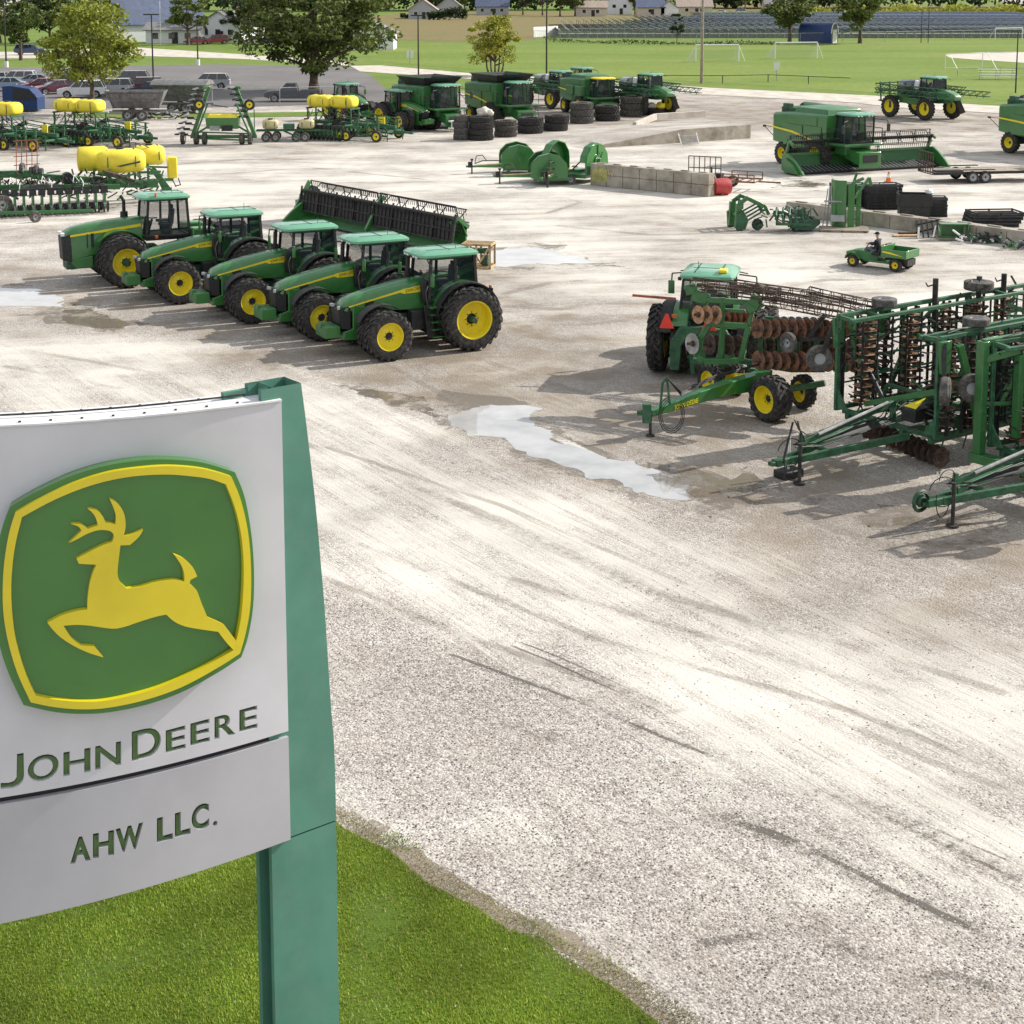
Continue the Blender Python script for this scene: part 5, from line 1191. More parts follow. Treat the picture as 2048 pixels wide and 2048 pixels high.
    f=MB(); f.bar((-5.0,-1.1,2.3),(-5.6,-1.5,2.35),.04); f.bar((-5.0,-1.1,1.6),(-5.6,-1.5,2.3),.04); f.box((-5.6,-1.55,2.35),(.1,.2,.12)); f.build('rear_ladder','dark_metal',root)
    for s in (1,-1):
        wheel(root,0,s*1.55,.98,.70,.5,s,20,dish=.6); wheel(root,-3.75,s*1.35,.74,.52,.5,s,18,dish=.4)
    return root
AC=R(-62)
c4=combine('green combine with a wide reel header attached, facing the flatbed trailer',paint='green_new')
c4.rotation_euler=(0,0,AC); h=Vector((math.cos(AC),math.sin(AC),0)); l=Vector((-h.y,h.x,0))
c4.location=G(1567,328)+l*1.35+h*3.75
h2=header('platform_header','wide green combine header with a raised black reel, coupled to the combine',10.8,'black',.10,1.92,.46,split=False,bays=9)
h2.location=c4.location+h*2.9+Vector((-.05,2.3,0)); h2.rotation_euler=(0,0,R(-66))
dup(c4,G(2022,306)+l*1.35+h*3.75,R(-60),'green combine without a header, cut off by the frame edge','combines')
c1=combine('green combine with an open black grain tank extension, beside the stacked grey tyres',ext='black',paint='green')
c1.location=G(872,257); c1.rotation_euler=(0,0,R(-58))
b=MB(); b.box((3.5,0,.85),(.5,1.5,.12)); b.box((3.6,0,.5),(.1,1.3,.5)); b.bar((3.4,-.8,.3),(3.4,.8,.3),.16); b.build('adapter','white',c1,bevel=.03)
dup(c1,G(1016,249),R(-60),'green combine with a pale cab roof between the tyre stacks and the other combines') 
c3=combine('old green combine with a yellow cab roof, behind the tallest tyre stacks',ext=None,roofm='yellow',paint='green',auger=False)
c3.location=G(1190,229); c3.rotation_euler=(0,0,R(-66)); c3.scale=(.92,.92,.92)
b=MB(); b.box((-1.6,-1.75,2.35),(1.5,.5,.95)); b.box((.1,-1.7,2.3),(1.4,.5,1.0)); b.box((-1.2,-1.4,1.3),(1.5,.3,.9)); b.build('side_boxes','green',c3,bevel=.08)
# ================= sprayers =================
def truss(b,p,q,w_,h_,n):
    p,q=Vector(p),Vector(q); d=(q-p).normalized(); s=d.cross(Vector((0,0,1))).normalized()*w_/2; u=Vector((0,0,h_))
    for o in (-s,s,-s+u,s+u): b.bar(p+o,q+o,.06)
    for k in range(n):
        a=p+(q-p)*k/n; c=p+(q-p)*(k+1)/n
        b.bar(a-s,c-s+u,.04); b.bar(a+s,c+s+u,.04); b.bar(a-s,a+s+u,.03); b.tube(a-s*1.2,a-s*1.2-Vector((0,0,.18)),.03,5)
def sprayer(label):
    root=thing('field_sprayer',label,'sprayer',group='field sprayers')
    b=MB(); b.box((0,0,1.62),(6.2,.9,.35)); b.box((-2.05,0,1.75),(.4,3.2,.25)); b.box((2.05,0,1.75),(.4,3.2,.25))
    for x in (-2.05,2.05):
        for s in (1,-1): b.bar((x,s*1.62,1.75),(x,s*1.55,.95),.22)
    b.build('chassis','green_dark',root,bevel=.03)
    cab(root,.55,2.15,1.95,3.45,.85,roof_over=.25)
    h=MB(); h.loft([[(x,-w_,1.75),(x,w_,1.75),(x,w_,z-.2),(x,w_*.7,z),(x,-w_*.7,z),(x,-w_,z-.2)] for x,w_,z in ((2.2,.62,2.62),(3.2,.58,2.48),(3.95,.50,2.25),(4.15,.42,2.05))]); h.build('hood','green_new',root,smooth=50,bevel=.02)
    t=MB(); t.loft([[(x,math.cos(a)*r_,2.55+math.sin(a)*r_*.85) for a in [2*PI*i/14 for i in range(14)]] for x,r_ in ((-2.3,.55),(-2.15,.80),(-.1,.85),(.2,.80),(.4,.55))]); t.build('tank','glass_dark',root,smooth=60)
    t=MB(); t.box((.2,-.75,2.85),(.5,.3,.8),ry=.2); t.build('white_tank','white',root,bevel=.06)
    for s in (1,-1):
        b=MB(); truss(b,(-3.6,s*1.75,2.35),(3.2,s*1.75,2.25),.4,.5,9); truss(b,(-3.4,s*2.05,2.1),(5.4,s*2.35,2.05),.3,.4,12); b.build('boom','green_dirty',root,smooth=0)
        b=MB(); b.path([(-3.6,s*1.9,2.9),(-1,s*1.95,2.6),(2,s*1.95,2.6)],.03); b.build('hose','black',root)
        b=MB(); b.box((.4,s*1.2,1.5),(1.4,.5,.5)); b.box((-.8,s*1.1,1.6),(1.0,.5,.6)); b.build('side_tank','green_new',root,bevel=.04)
    b=MB(); 
    for y in (-1.6,-.5,.5,1.6): b.bar((-3.2,y,1.3),(-3.35,y,3.0),.10)
    for z in (1.4,2.2,2.9): b.bar((-3.3,-1.8,z),(-3.3,1.8,z),.10)
    b.build('boom_rack','green_dirty',root)
    b=MB(); b.bar((3.2,.9,1.8),(3.6,1.3,.6),.05,.4); b.bar((3.2,-.9,1.9),(4.2,-.9,1.9),.04); b.build('ladder','dark_metal',root)
    for x in (-2.05,2.05):
        for s in (1,-1): wheel(root,x,s*1.62,.98,.42,.55,s,20,dish=.5)
    return root
s3=sprayer('green sprayer on tall yellow wheels, standing behind the wide reel header')
A=R(-58); h=Vector((math.cos(A),math.sin(A),0)); l=Vector((-h.y,h.x,0))
s3.location=G(1850,241)-h*2.05+l*1.62; s3.rotation_euler=(0,0,A)
dup(s3,G(1338,229)-h*2.05-l*1.62,R(-56),'green sprayer parked behind the tyre stacks with its boom pointing at the path')
dup(s3,G(1105,214),R(-56),'green sprayer mostly hidden behind the combines, near the small yellowing tree',scale=.95)
t8=dup(t5,G(1160,196),R(-62),'green tractor with only its cab and black exhaust rising over the old combine'); del t8['group']
t9=dup(t5,G(755,262),R(-52),'green tractor facing the gravel lane beside the yellow twin-tank planter'); del t9['group']
for o in (t9,):
    p=G(826,262); o.location=(p.x-1.9*math.cos(R(-52))-.3,p.y+1.9*.8+1.2,0)
t10=dup(t5,G(690,238),R(-60),'green tractor half hidden behind the yellow twin-tank planter'); del t10['group']
# ================= tyres =================
def tyre(label,r,w_,m,group,loc,rz):
    wheel_key=(r,w_,m)
    k='tyre'+str(wheel_key)
    if k not in WC:
        d=thing('tmp','x','x'); o=wheel(d,0,0,r,w_,.55,1,20,m,'yellow',.3); WC[k]=o.data
        for c in CH(o): bpy.data.objects.remove(c)
        bpy.data.objects.remove(o); bpy.data.objects.remove(d)
    o=bpy.data.objects.new('tyre_casing',WC[k]); COL.objects.link(o); o.location=loc; o.rotation_euler=(PI/2,0,rz); tag(o,label,'tyre',group); return o
ST=[((922,281),.62,.46,4,'rubber_grey','of the smooth grey stack starting the tyre row'),
    ((962,282),.95,.44,4,'rubber','of the four-high black stack carrying a white sack'),
    ((1011,275),.88,.42,3,'rubber_dusty','of the three-high dusty stack beside the white sack'),
    ((1062,268),1.02,.62,2,'rubber','of the wide pair right of the dusty stack'),
    ((1113,263),1.0,.62,2,'rubber','of the wide black pair left of the tallest stack'),
    ((1164,248),1.0,.58,3,'rubber_grey','of the tallest grey stack in front of the old combine'),
    ((1216,243),1.08,.66,2,'rubber','of the black pair under the yellow cab roof'),
    ((1267,234),1.08,.58,3,'rubber_dusty','of the three-high stack in front of the parked sprayer'),
    ((1311,231),.92,.55,1,'rubber','')]
wordz={4:['bottom tyre ','second tyre up ','third tyre up ','top tyre '],3:['bottom tyre ','middle tyre ','top tyre '],2:['lower tyre ','upper tyre '],1:['']}
for (px,r_,w_,n,m,lb) in ST:
    g_=G(*px)+Vector((0,r_*.9,0))
    for k in range(n):
        lab=(wordz[n][k]+lb) if n>1 else 'single large tyre with yellow sacks on it, last of the tyre row'
        tyre(lab,r_,w_,m,'used tractor tyres in stacks',(g_.x+random.uniform(-.06,.06),g_.y+random.uniform(-.06,.06),w_/2+k*w_*1.0),random.random()*6)
def blob(name,label,cat,loc,size,m,seed=1):
    me=bpy.data.meshes.new(name); bm=bmesh.new(); bmesh.ops.create_icosphere(bm,subdivisions=3,radius=1)
    for v in bm.verts:
        n=mnoise.noise(v.co*1.7+Vector((seed,0,0)))*.45+mnoise.noise(v.co*5+Vector((seed,0,0)))*.14; v.co*=1+n; v.co=Vector((v.co.x*size[0],v.co.y*size[1],max(-.85,v.co.z)*size[2]))
    bm.to_mesh(me); bm.free(); me.materials.append(M[m]); me.shade_smooth(); o=bpy.data.objects.new(name,me); COL.objects.link(o); o.location=loc; return tag(o,label,cat)
g_=G(962,282); blob('sack','crumpled white plastic sack lying on a black tyre stack','sack',(g_.x+.25,g_.y+.9,4*.44+.30),(.62,.4,.36),'plastic_bag')
g_=G(1311,231); blob('sack','bright yellow sack on the single tyre at the row end','sack',(g_.x+.45,g_.y+.6,.80),(.4,.35,.30),'tank_yellow',4)
blob('sack','off-white sack on the single tyre at the row end','sack',(g_.x-.35,g_.y+.6,.80),(.42,.35,.28),'plastic_bag',7)
# ================= rotary cutters =================
def cutter(label):
    root=thing('rotary_cutter',label,'rotary cutter',group='rotary cutters')
    b=MB(); b.box((-1.3,0,.42),(2.3,2.4,.22)); b.box((-1.3,0,.58),(.9,.9,.2)); b.bar((-.2,.4,.5),(1.7,0,.5),.12); b.bar((-.2,-.4,.5),(1.7,0,.5),.12); b.bar((1.6,0,.5),(2.3,0,.5),.14); b.build('deck','green_new',root,bevel=.03)
    for s in (1,-1):
        y=s*1.28; w_=MB(); pr=[(.0,.5),(.0,1.15)]+[( -1.15+1.15*math.cos(R(a)),1.15+.95*math.sin(R(a))) for a in range(20,180,35)]+[(-2.3,1.1),(-2.3,.5)]
        w_.prism(pr,y,y+s*.10); 
        for u,v in zip(pr[1:-1],pr[2:]): w_.bar((u[0],y-s*.14,u[1]),(v[0],y-s*.14,v[1]),.05,.34,up=(0,1,0))
        wo=w_.build('wing','green_new',root)
        d=MB(); d.tube((-1.15,y+s*.10,1.15),(-1.15,y+s*.18,1.15),.36,18); d.tube((-1.15,y+s*.18,1.15),(-1.15,y+s*.34,1.15),.18,12); d.bar((-1.5,y+s*.2,1.6),(-.9,y+s*.2,.6),.06); d.bar((-1.15,y+s*.14,.5),(-1.15,y+s*.14,2.0),.05); d.build('gearbox','green_new',wo)
        d=MB(); d.tube((-.4,s*.3,.7),(-.7,y-s*.1,1.7),.04,6); d.build('cylinder','dark_metal',root)
        wheel(root,-2.55,s*.8,.33,.2,.5,s,0,'rubber_dusty','galv',.2)
    b=MB(); b.box((2.0,0,.62),(.3,.2,.4)); b.tube((1.9,.16,0),(1.9,.16,1.0),.05,8); b.tube((1.9,.16,.95),(1.9,.16,1.05),.1,8); b.path([(1.7,0,.7),(1.2,.1,.9),(.2,0,.9),(-.6,0,.7)],.04); b.path([(1.7,.05,.7),(1.6,.1,1.25),(1.2,.1,1.3),(.9,0,.9)],.03); b.build('hitch','dark_metal',root)
    b=MB(); b.tube((1.7,0,.55),(-.9,0,.72),.06,8); b.build('driveshaft','tank_cream',root)
    return root
m1=cutter('green folding mower nearest the block wall end, with a round gearbox on its upright wing'); m1.location=G(1066,371)+Vector((-.2,1.0,0)); m1.rotation_euler=(0,0,R(184)); m1.scale=(.92,.92,.88)
dup(m1,G(1000,352)+Vector((0,1.4,0)),R(184),'green folding mower partly hidden behind the mower with the round gearbox')
m3=dup(m1,G(1128,371)+Vector((.0,.9,0)),R(238),'green folding mower standing end-on against the painted block wall',scale=1.12)
# ================= block walls =================
def block_wall(label,p,q,n,layers,hh,th=.6,m='concrete',grp='concrete block walls'):
    d=(q-p); L_=d.length; a=math.atan2(d.y,d.x)
    root=thing('block_wall',label,'wall',p,a,grp); bl=L_/n
    for k in range(layers):
        for i in range(n):
            off=0
            b=MB(); b.box((bl*(i+.5)+off,th/2,hh*(k+.5)),(bl-.035,th-.02*random.random(),hh-.02)); 
            if k==layers-1: b.box((bl*(i+.5),th/2,hh*(k+1)+.02),(bl*.45,.16,.06))
            b.build('block',m,root,bevel=.02)
    return root
w1=block_wall('two-high concrete block wall with faded yellow paint beside the folding mowers',G(1180,370),G(1417,394),7,2,.64)
b=MB(); b.add([(.15,-.004,.25),(.55,-.004,.22),(1.3,-.004,.3),(1.2,-.004,1.0),(.6,-.004,1.15),(.2,-.004,.9)],[(0,1,2,3,4,5)])
mat('yellow_wash',(.42,.40,.14),.9,var=.2,vs_=3); b.build('paint_patch','yellow_wash',w1,smooth=0)
for x in (.0,.55): 
    b=MB(); z0=.45; b.path([(.75+x,-.012,1.0),(.85+x,-.012,.62),(.95+x,-.012,.85),(1.05+x,-.012,.62),(1.18+x,-.012,1.0)],.025,4); b.build('paint_mark','tank_cream',w1,smooth=0)
w3=block_wall('long low concrete block wall between the loader frames and the black crates',G(1571,430),G(2075,497),9,1,.70)
# ================= dock ramp =================
N0,N1,N2=G(1165,297),G(1362,285),G(1500,276); N1=N1+Vector((0,0,.92)); N2=N2+Vector((0,0,.98))
b=MB(); f0,f1,f2=G(1030,281),G(1215,252),G(1400,236)
back=Vector((2,14,0))
b.add([N0,N1,N2,f2,f1,f0,(N2.x,N2.y,0)],[(0,1,5),(1,4,5),(1,2,4),(2,3,4),(2,6,3)])
rp=b.build('earth_ramp','gravel_lot',None,smooth=60); struct(rp)
b=MB(); th=Vector((.0,-.30,0)); rr_=[]
A_=[N0+Vector((0,0,.02)),N1+Vector((0,0,.06)),N2+Vector((0,0,.06))]; lo_=[Vector((p.x,p.y,-.05)) for p in A_]
vs=[*A_,*lo_,*[p+th for p in A_],*[p+th for p in lo_]]
b.add(vs,[(0,1,7,6),(1,2,8,7),(6,7,10,9),(7,8,11,10),(0,3,4,1),(1,4,5,2),(2,5,11,8),(0,6,9,3)])
dw=b.build('dock_wall','concrete',None,smooth=0); tag(dw,'sloping cast concrete retaining wall holding up the earth ramp','wall')
b=MB(); p0,p1,p2=G(1271,255),G(1313,246),G(1412,241)
b.bar(p0+Vector((0,1,.1)),p1+Vector((0,1,.45)),.3,.5); b.bar(p1+Vector((0,1,.45)),p2+Vector((0,1,.5)),.3,.5)
o=b.build('kerb_wall','concrete_pale',None,smooth=0,bevel=.02); tag(o,'low pale concrete kerb on the far side of the ramp','kerb')
rk=thing('metal_rack','low slatted frame leaning at the foot of the dock wall','rack',G(1378,287)+Vector((0,-.4,0)),R(20))
for k in range(4):
    b=MB(); b.bar((-.7,.1*k,.08+.16*k),(.7,.1*k,.08+.16*k),.18,.04); b.build('slat','galv',rk)
for s in (-1,1):
    b=MB(); b.bar((s*.7,-.1,.0),(s*.72,.4,.75),.06); b.build('side_rail','white',rk)
# ================= trailers =================
def trailer_gate(root,x,w_,h_,m):
    b=MB(); 
    for z in (.0,h_*.5,h_): b.bar((x,-w_/2,.55+z),(x,w_/2,.55+z),.05)
    for y in np.linspace(-w_/2,w_/2,7): b.bar((x,y,.55),(x,y,.55+h_),.045)
    b.build('ramp_gate',m,root)
ut=thing('utility_trailer','rusty utility trailer with raised mesh gate behind the block wall','trailer',G(1400,384)+Vector((.9,1.8,0)),R(-24))
b=MB(); 
for y in (-.9,.9): b.bar((-.9,y,.55),(2.7,y,.55),.09); b.bar((.9,y,.95),(2.7,y,.95),.05)
for x in np.linspace(-.9,2.7,8): b.bar((x,-.9,.53),(x,.9,.53),.06)
for x in (.9,1.8,2.7):
    for y in (-.9,.9): b.bar((x,y,.55),(x,y,.95),.05)
b.bar((2.7,0,.5),(4.0,0,.5),.08); b.build('frame','rust',ut); b=MB()
for z in (.62,1.25,1.9): b.bar((-1.1,-1.0,z),(.8,-1.0,z),.05)
for x in np.linspace(-1.1,.8,7): b.bar((x,-1.0,.6),(x,-1.0,1.9),.045)
b.build('ramp_gate','rust_dark',ut)
for s in (1,-1): wheel(ut,.9,s*1.08,.33,.2,.55,s,0,'rubber','galv',.2)
b=MB(); b.box((.5,-.5,.75),(.5,.5,.35)); b.tube((.2,-.8,.6),(.2,-.8,1.3),.05,6); b.build('load','dark_metal',ut)
sp=thing('seed_spreader','red rounded hopper lying against the end of the block wall','hopper',G(1445,392)+Vector((0,.5,0)),R(20))
b=MB(); b.lathe([(.02,-.62),(.42,-.5),(.48,0),(.44,.45),(.1,.62)],18,(0,0,.46),'x'); b.build('drum','red',sp,smooth=50)
b=MB(); b.bar((-.7,-.1,0),(-.35,.2,1.15),.07); b.bar((-.05,-.3,0),(-.4,.2,1.15),.07); b.bar((-.6,0,.35),(-.1,-.1,.35),.05); b.build('stand','wood_grey',sp)
fb=thing('flatbed_trailer','black flatbed car trailer with a raised mesh ramp gate and pale deck','trailer',G(1950,366)+Vector((0,1.0,0)),R(10))
b=MB(); b.box((.6,0,.62),(6.6,2.0,.10)); 
fb2=b.build('deck','wood_grey',fb); b=MB()
for y in (-1.02,1.02): b.bar((-2.8,y,.60),(3.9,y,.60),.06,.16)
b.bar((3.9,-1,.58),(5.2,0,.55),.1); b.bar((3.9,1,.58),(5.2,0,.55),.1); b.build('frame','black',fb)
b=MB(); b.box((-1.7,-.55,.70),(1.7,.6,.10)); b.build('ramp_board','black',fb)
for s in (1,-1):
    b=MB(); b.box((.0,s*1.12,.80),(1.9,.24,.05)); b.build('fender','black',fb)
    for x in (-.40,.38): wheel(fb,x,s*1.12,.36,.22,.62,s,0,'rubber','galv',.15)
trailer_gate(fb,-2.85,2.0,1.25,'rust_dark')
b=MB(); b.box((4.9,0,1.35),(.5,1.6,1.2)); b.build('white_box','white',fb,bevel=.05)
cn=thing('traffic_cone','orange traffic cone behind the tall stack of black crates','cone',G(1777,364)); b=MB(); b.lathe([(.02,.62),(.045,.62),(.17,.04)],16,axis='z'); b.build('cone','orange',cn); b=MB(); b.box((0,0,.02),(.42,.42,.04)); b.build('base','orange',cn)
b=MB(); b.lathe([(.078,.48),(.125,.28)],16,axis='z'); b.build('band','white',cn)
# ================= black crates, loader frames =================
def crate(label,w_,d_,h_,loc,rz,m='black',grp='black steel shipping crates'):
    root=thing('steel_crate',label,'crate',loc,rz,grp)
    b=MB()
    for z in (.03,h_-.03):
        for y in (-d_/2,d_/2): b.bar((-w_/2,y,z),(w_/2,y,z),.05)
        for x in (-w_/2,w_/2): b.bar((x,-d_/2,z),(x,d_/2,z),.05)
    for x in (-w_/2,0,w_/2):
        for y in (-d_/2,d_/2): b.bar((x,y,0),(x,y,h_),.05)
    b.build('frame',m,root)
    b=MB()
    for y in np.linspace(-d_/2+.1,d_/2-.1,4): b.bar((-w_/2,y,.06),(w_/2,y,.06),.09,.03)
    b.build('slats','dark_metal',root)
    return root
pc=G(1768,420); names8=['bottom','second','third','fourth','fifth','sixth','seventh','top']
c0=None
for k in range(8):
    lab='%s black crate of the tall stack in front of the orange cone'%names8[k]
    loc=(pc.x,pc.y+.6,.0+.165*k); 
    if c0 is None: c0=crate(lab,1.75,1.1,.15,loc,R(3))
    else: dup(c0,(loc[0]+random.uniform(-.04,.04),loc[1],loc[2]),R(3+random.uniform(-2,2)),lab)
pc2=G(1719,417)
for k in range(7):
    dup(c0,(pc2.x-.35,pc2.y+1.1,.17*k),R(3+random.uniform(-3,3)),'%s black crate of the stack beside the upright green bucket'%['bottom','second','third','fourth','fifth','sixth','top'][k])
pc3=G(1848,436)
for k in range(6):
    dup(c0,(pc3.x+.45,pc3.y+.9,.165*k),R(-8+random.uniform(-3,3)),'%s black crate of the stack right of the large black bin'%['bottom','second','third','fourth','fifth','top'][k],scale=.95)
bn=thing('steel_bin','large open black bin holding a pale bag, on the crates beyond the low wall','bin',(pc3.x-.35,pc3.y+.7,.0),R(-6))
b=MB(); 
for (c,d) in (((0,-.55,.85),(1.6,.05,.6)),((0,.55,.85),(1.6,.05,.6)),((-.8,0,.85),(.05,1.1,.6)),((.8,0,.85),(.05,1.1,.6)),((0,0,.6),(1.6,1.1,.05)),((0,0,.3),(1.5,1.0,.5))): b.box(c,d)
b.build('box','black',bn,bevel=.01)
blob('bag','pale plastic bag on top of the large black bin','bag',(pc3.x+.35,pc3.y+.6,1.25),(.22,.18,.14),'white',3)
pc4=G(1985,452)
for k in range(4):
    dup(c0,(pc4.x+.1*k,pc4.y+.4+.1*k,.15*k),R(-6+4*k),'%s long black crate of the low heap near the frame edge'%['bottom','second','third','top'][k],scale=1.35)
# upright bucket with loader arms
lb=thing('front_loader','bright green loader standing on end on a wooden pallet, its curved bucket upright','loader',G(1690,460)+Vector((0,.5,0)),R(-10))
b=MB(); pr=[(x,y) for x,y in [(-.55,.55),(-.6,.2),(-.5,-.15),(-.3,-.35),(.1,-.40),(.12,-.34),(-.25,-.28),(-.42,-.1),(-.5,.2),(-.48,.55)]]
b.prism([(x,y) for x,y in pr],.12,2.35,'z'); b.build('bucket','green_new',lb,smooth=50)
b=MB(); b.bar((.35,-.2,.1),(.35,-.2,2.2),.22,.3); b.bar((.7,.1,.1),(.7,.1,2.1),.18,.22); b.bar((.35,-.2,2.2),(.9,-.1,2.45),.14); b.bar((.5,-.25,1.5),(1.15,-.15,2.5),.12); b.bar((.35,.2,1.9),(.6,.2,2.7),.12); b.bar((1.15,-.15,2.5),(1.25,-.15,2.1),.16); b.bar((.2,-.25,.5),(.8,.1,.5),.12); b.bar((.2,-.25,1.1),(.8,.1,1.1),.10); b.build('loader_arm','green_new',lb,bevel=.015)
b=MB(); b.bar((-.75,.1,.1),(-.65,.1,2.0),.08); b.bar((-.95,.1,.1),(-.75,.1,1.9),.05); b.bar((-.9,.0,1.3),(-.1,-.45,1.35),.07); b.bar((-.6,-.45,.55),(.05,-.45,.55),.2,.3); b.build('grey_stand','galv',lb)
pal=thing('pallet','weathered wooden pallet under the upright green loader','pallet',G(1690,463)+Vector((0,.3,-.0)),R(-8))
b=MB()
for k in range(6): b.box((0,-.6+.24*k,.10),(2.3,.18,.03))
b.build('boards','wood_grey',pal); 
for k in (-1,0,1):
    b=MB(); b.box((k*1.05,0,.04),(.1,1.3,.08)); b.build('runner','wood_grey',pal)
def loader_pile(name,label,loc,rz,seed):
    root=thing(name,label,'loader frame',loc,rz,'green loader frames'); rd=random.Random(seed)
    b=MB()
    for s in (-.45,.45):
        b.bar((-1.0,s,.1),(-.95,s,1.25),.20,.28); b.bar((-.95,s,1.25),(-.5,s,1.55),.14,.18); b.bar((-.5,s,1.5),(.35,s,1.1),.14,.16); b.bar((.35,s,1.1),(.55,s,.7),.14)
    b.bar((-.95,-.5,.7),(-.95,.5,.7),.12); b.build('mast',('green'),root,bevel=.012)
    b=MB()
    for k in range(5): b.bar((-.75+.02*k,-.45+.22*k,1.0),(-.75+.02*k,-.45+.22*k,1.4),.04); 
    b.bar((-.75,-.45,1.05),(-.75,.45,1.05),.05); b.bar((-.75,-.45,1.38),(-.75,.45,1.38),.05); b.build('guard','dark_metal',root)
    b=MB()
    for k in range(4): b.tube((-.9,-.5+.3*k,.25+.1*k),(.3,-.6+.3*k,.95+.08*k),.045,6)
    b.build('cylinder','green_dirty',root)
    b=MB(); b.prism([(-1.1,.0),(-1.15,.75),(-.8,.95),(-.55,.5),(-.7,.05)],-.75,-.5); b.prism([(-1.1,.0),(-1.15,.75),(-.8,.95),(-.55,.5),(-.7,.05)],.5,.75); b.build('side_plate','green_dirty',root,bevel=.02)
    wheel(root,-.1,-.7,.28,.1,.7,-1,0,'dark_metal','green_dark',.1,'crank')
    return root
lp=loader_pile('loader_frame','green loader frame with upright masts at the end of the low wall',G(1515,463)+Vector((0,1.1,0)),R(12),2)
gp=thing('grapple','tangled green grapple with claws beside the loader frame','grapple',G(1590,467)+Vector((0,.9,0)),R(5))
b=MB(); rd=random.Random(9)
for k in range(5):
    x=-.8+.32*k; b.path([(x,-.5,.35),(x-.1,-.4,.8),(x+.05,0,1.1),(x+.25,.4,.8),(x+.2,.55,.3)],.055,5)
b.bar((-.9,0,.9),(.7,0,.75),.14); b.bar((-.9,-.5,.4),(.8,-.5,.35),.12); b.build('claws','green_dirty',gp)
b=MB(); b.box((.45,-.1,.32),(.9,.8,.5)); b.loft([[(.9,-.5,.1),(.9,.4,.1),(.9,.4,.65),(.9,-.5,.65)],[(1.35,-.1,.3),(1.35,.1,.3),(1.35,.1,.5),(1.35,-.1,.5)]]); b.build('body','green_dark',gp,bevel=.03)
b=MB(); rq=random.Random(6)
for k in range(34): x=rq.uniform(-1.5,1.2); y=rq.uniform(-.5,.9); z=rq.uniform(.1,1.0); b.bar((x,y,z),(x+rq.uniform(-.5,.5),y+rq.uniform(-.3,.3),z+rq.uniform(-.4,.4)),rq.uniform(.04,.08))
b.build('linkage','green_dirty',gp,smooth=0)
b=MB(); b.tube((-.5,-.3,1.0),(.3,-.1,.6),.05,6); b.tube((-.2,.2,1.2),(.6,.1,.6),.05,6); b.build('cylinder','steel',gp)
# small goods along the foot of the low wall
gb=thing('green_box','open-sided green weight box on a pallet at the foot of the low wall','box',G(1912,482)+Vector((0,.5,0)),R(-3))
b=MB(); b.box((0,.25,.42),(1.25,.05,.62)); b.box((-.62,0,.42),(.06,.5,.66)); b.box((.62,0,.42),(.06,.5,.66)); b.box((0,0,.13),(1.3,.5,.06)); b.box((0,0,.72),(1.3,.5,.05)); b.build('box','green_new',gb,bevel=.01)
b=MB(); 
for k in range(4): b.box((0,-.35+.24*k,.07),(1.5,.16,.06))
b.build('pallet','wood_grey',gb)
fk=thing('pallet_fork_frame','black and white pallet fork frame leaning beside the green box','fork frame',G(1860,478)+Vector((0,.5,0)),R(14))
b=MB()
for k in range(5): b.bar((-.6+.25*k,-.3,.05),(-.45+.27*k,.3,.75),.06)
b.bar((-.6,.0,.25),(.6,.0,.45),.07); b.bar((-.5,.25,.55),(.7,.25,.75),.07); b.build('frame','black',fk)
b=MB(); b.bar((-.65,-.35,.04),(-.5,-.1,.5),.08); b.bar((.1,-.35,.06),(.35,-.1,.55),.05); b.build('tine','white',fk)
pk=thing('plank','short pale wooden board on the ground left of the fork frame','board',G(1812,473),R(4)); b=MB(); b.box((0,0,.05),(1.2,.35,.06)); b.build('board','wood',pk); b=MB(); b.box((.2,.3,.1),(.9,.2,.12)); b.build('offcut','rust_dark',pk)
def spares(label,loc,rz,seed,n=16,mm=('black','white','green_dirty')):
    root=thing('spare_parts',label,'spare parts',loc,rz,'spare parts along the low wall'); rd=random.Random(seed)
    for j,m in enumerate(mm):
        b=MB()
        for k in range(n):
            x=rd.uniform(-.9,.9); y=rd.uniform(-.4,.4); a=rd.uniform(0,PI); L_=rd.uniform(.15,.55); z=rd.uniform(.04,.30)
            b.bar((x,y,z),(x+L_*math.cos(a),y+L_*math.sin(a)*.5,z+rd.uniform(-.03,.25)),rd.uniform(.04,.09))
        b.build('pieces',m,root,smooth=0)
    return root
spares('loose black and white metal parts heaped right of the green box',G(1965,488)+Vector((0,.4,0)),0,3)
spares('row of black tines standing near the frame edge below the low wall',G(2010,490)+Vector((0,.6,0)),0,5,26,('black',))
spares('green and black parts at the frame edge on the ground',G(2052,500)+Vector((-.1,.3,0)),0,8,12,('green_new','black','galv'))
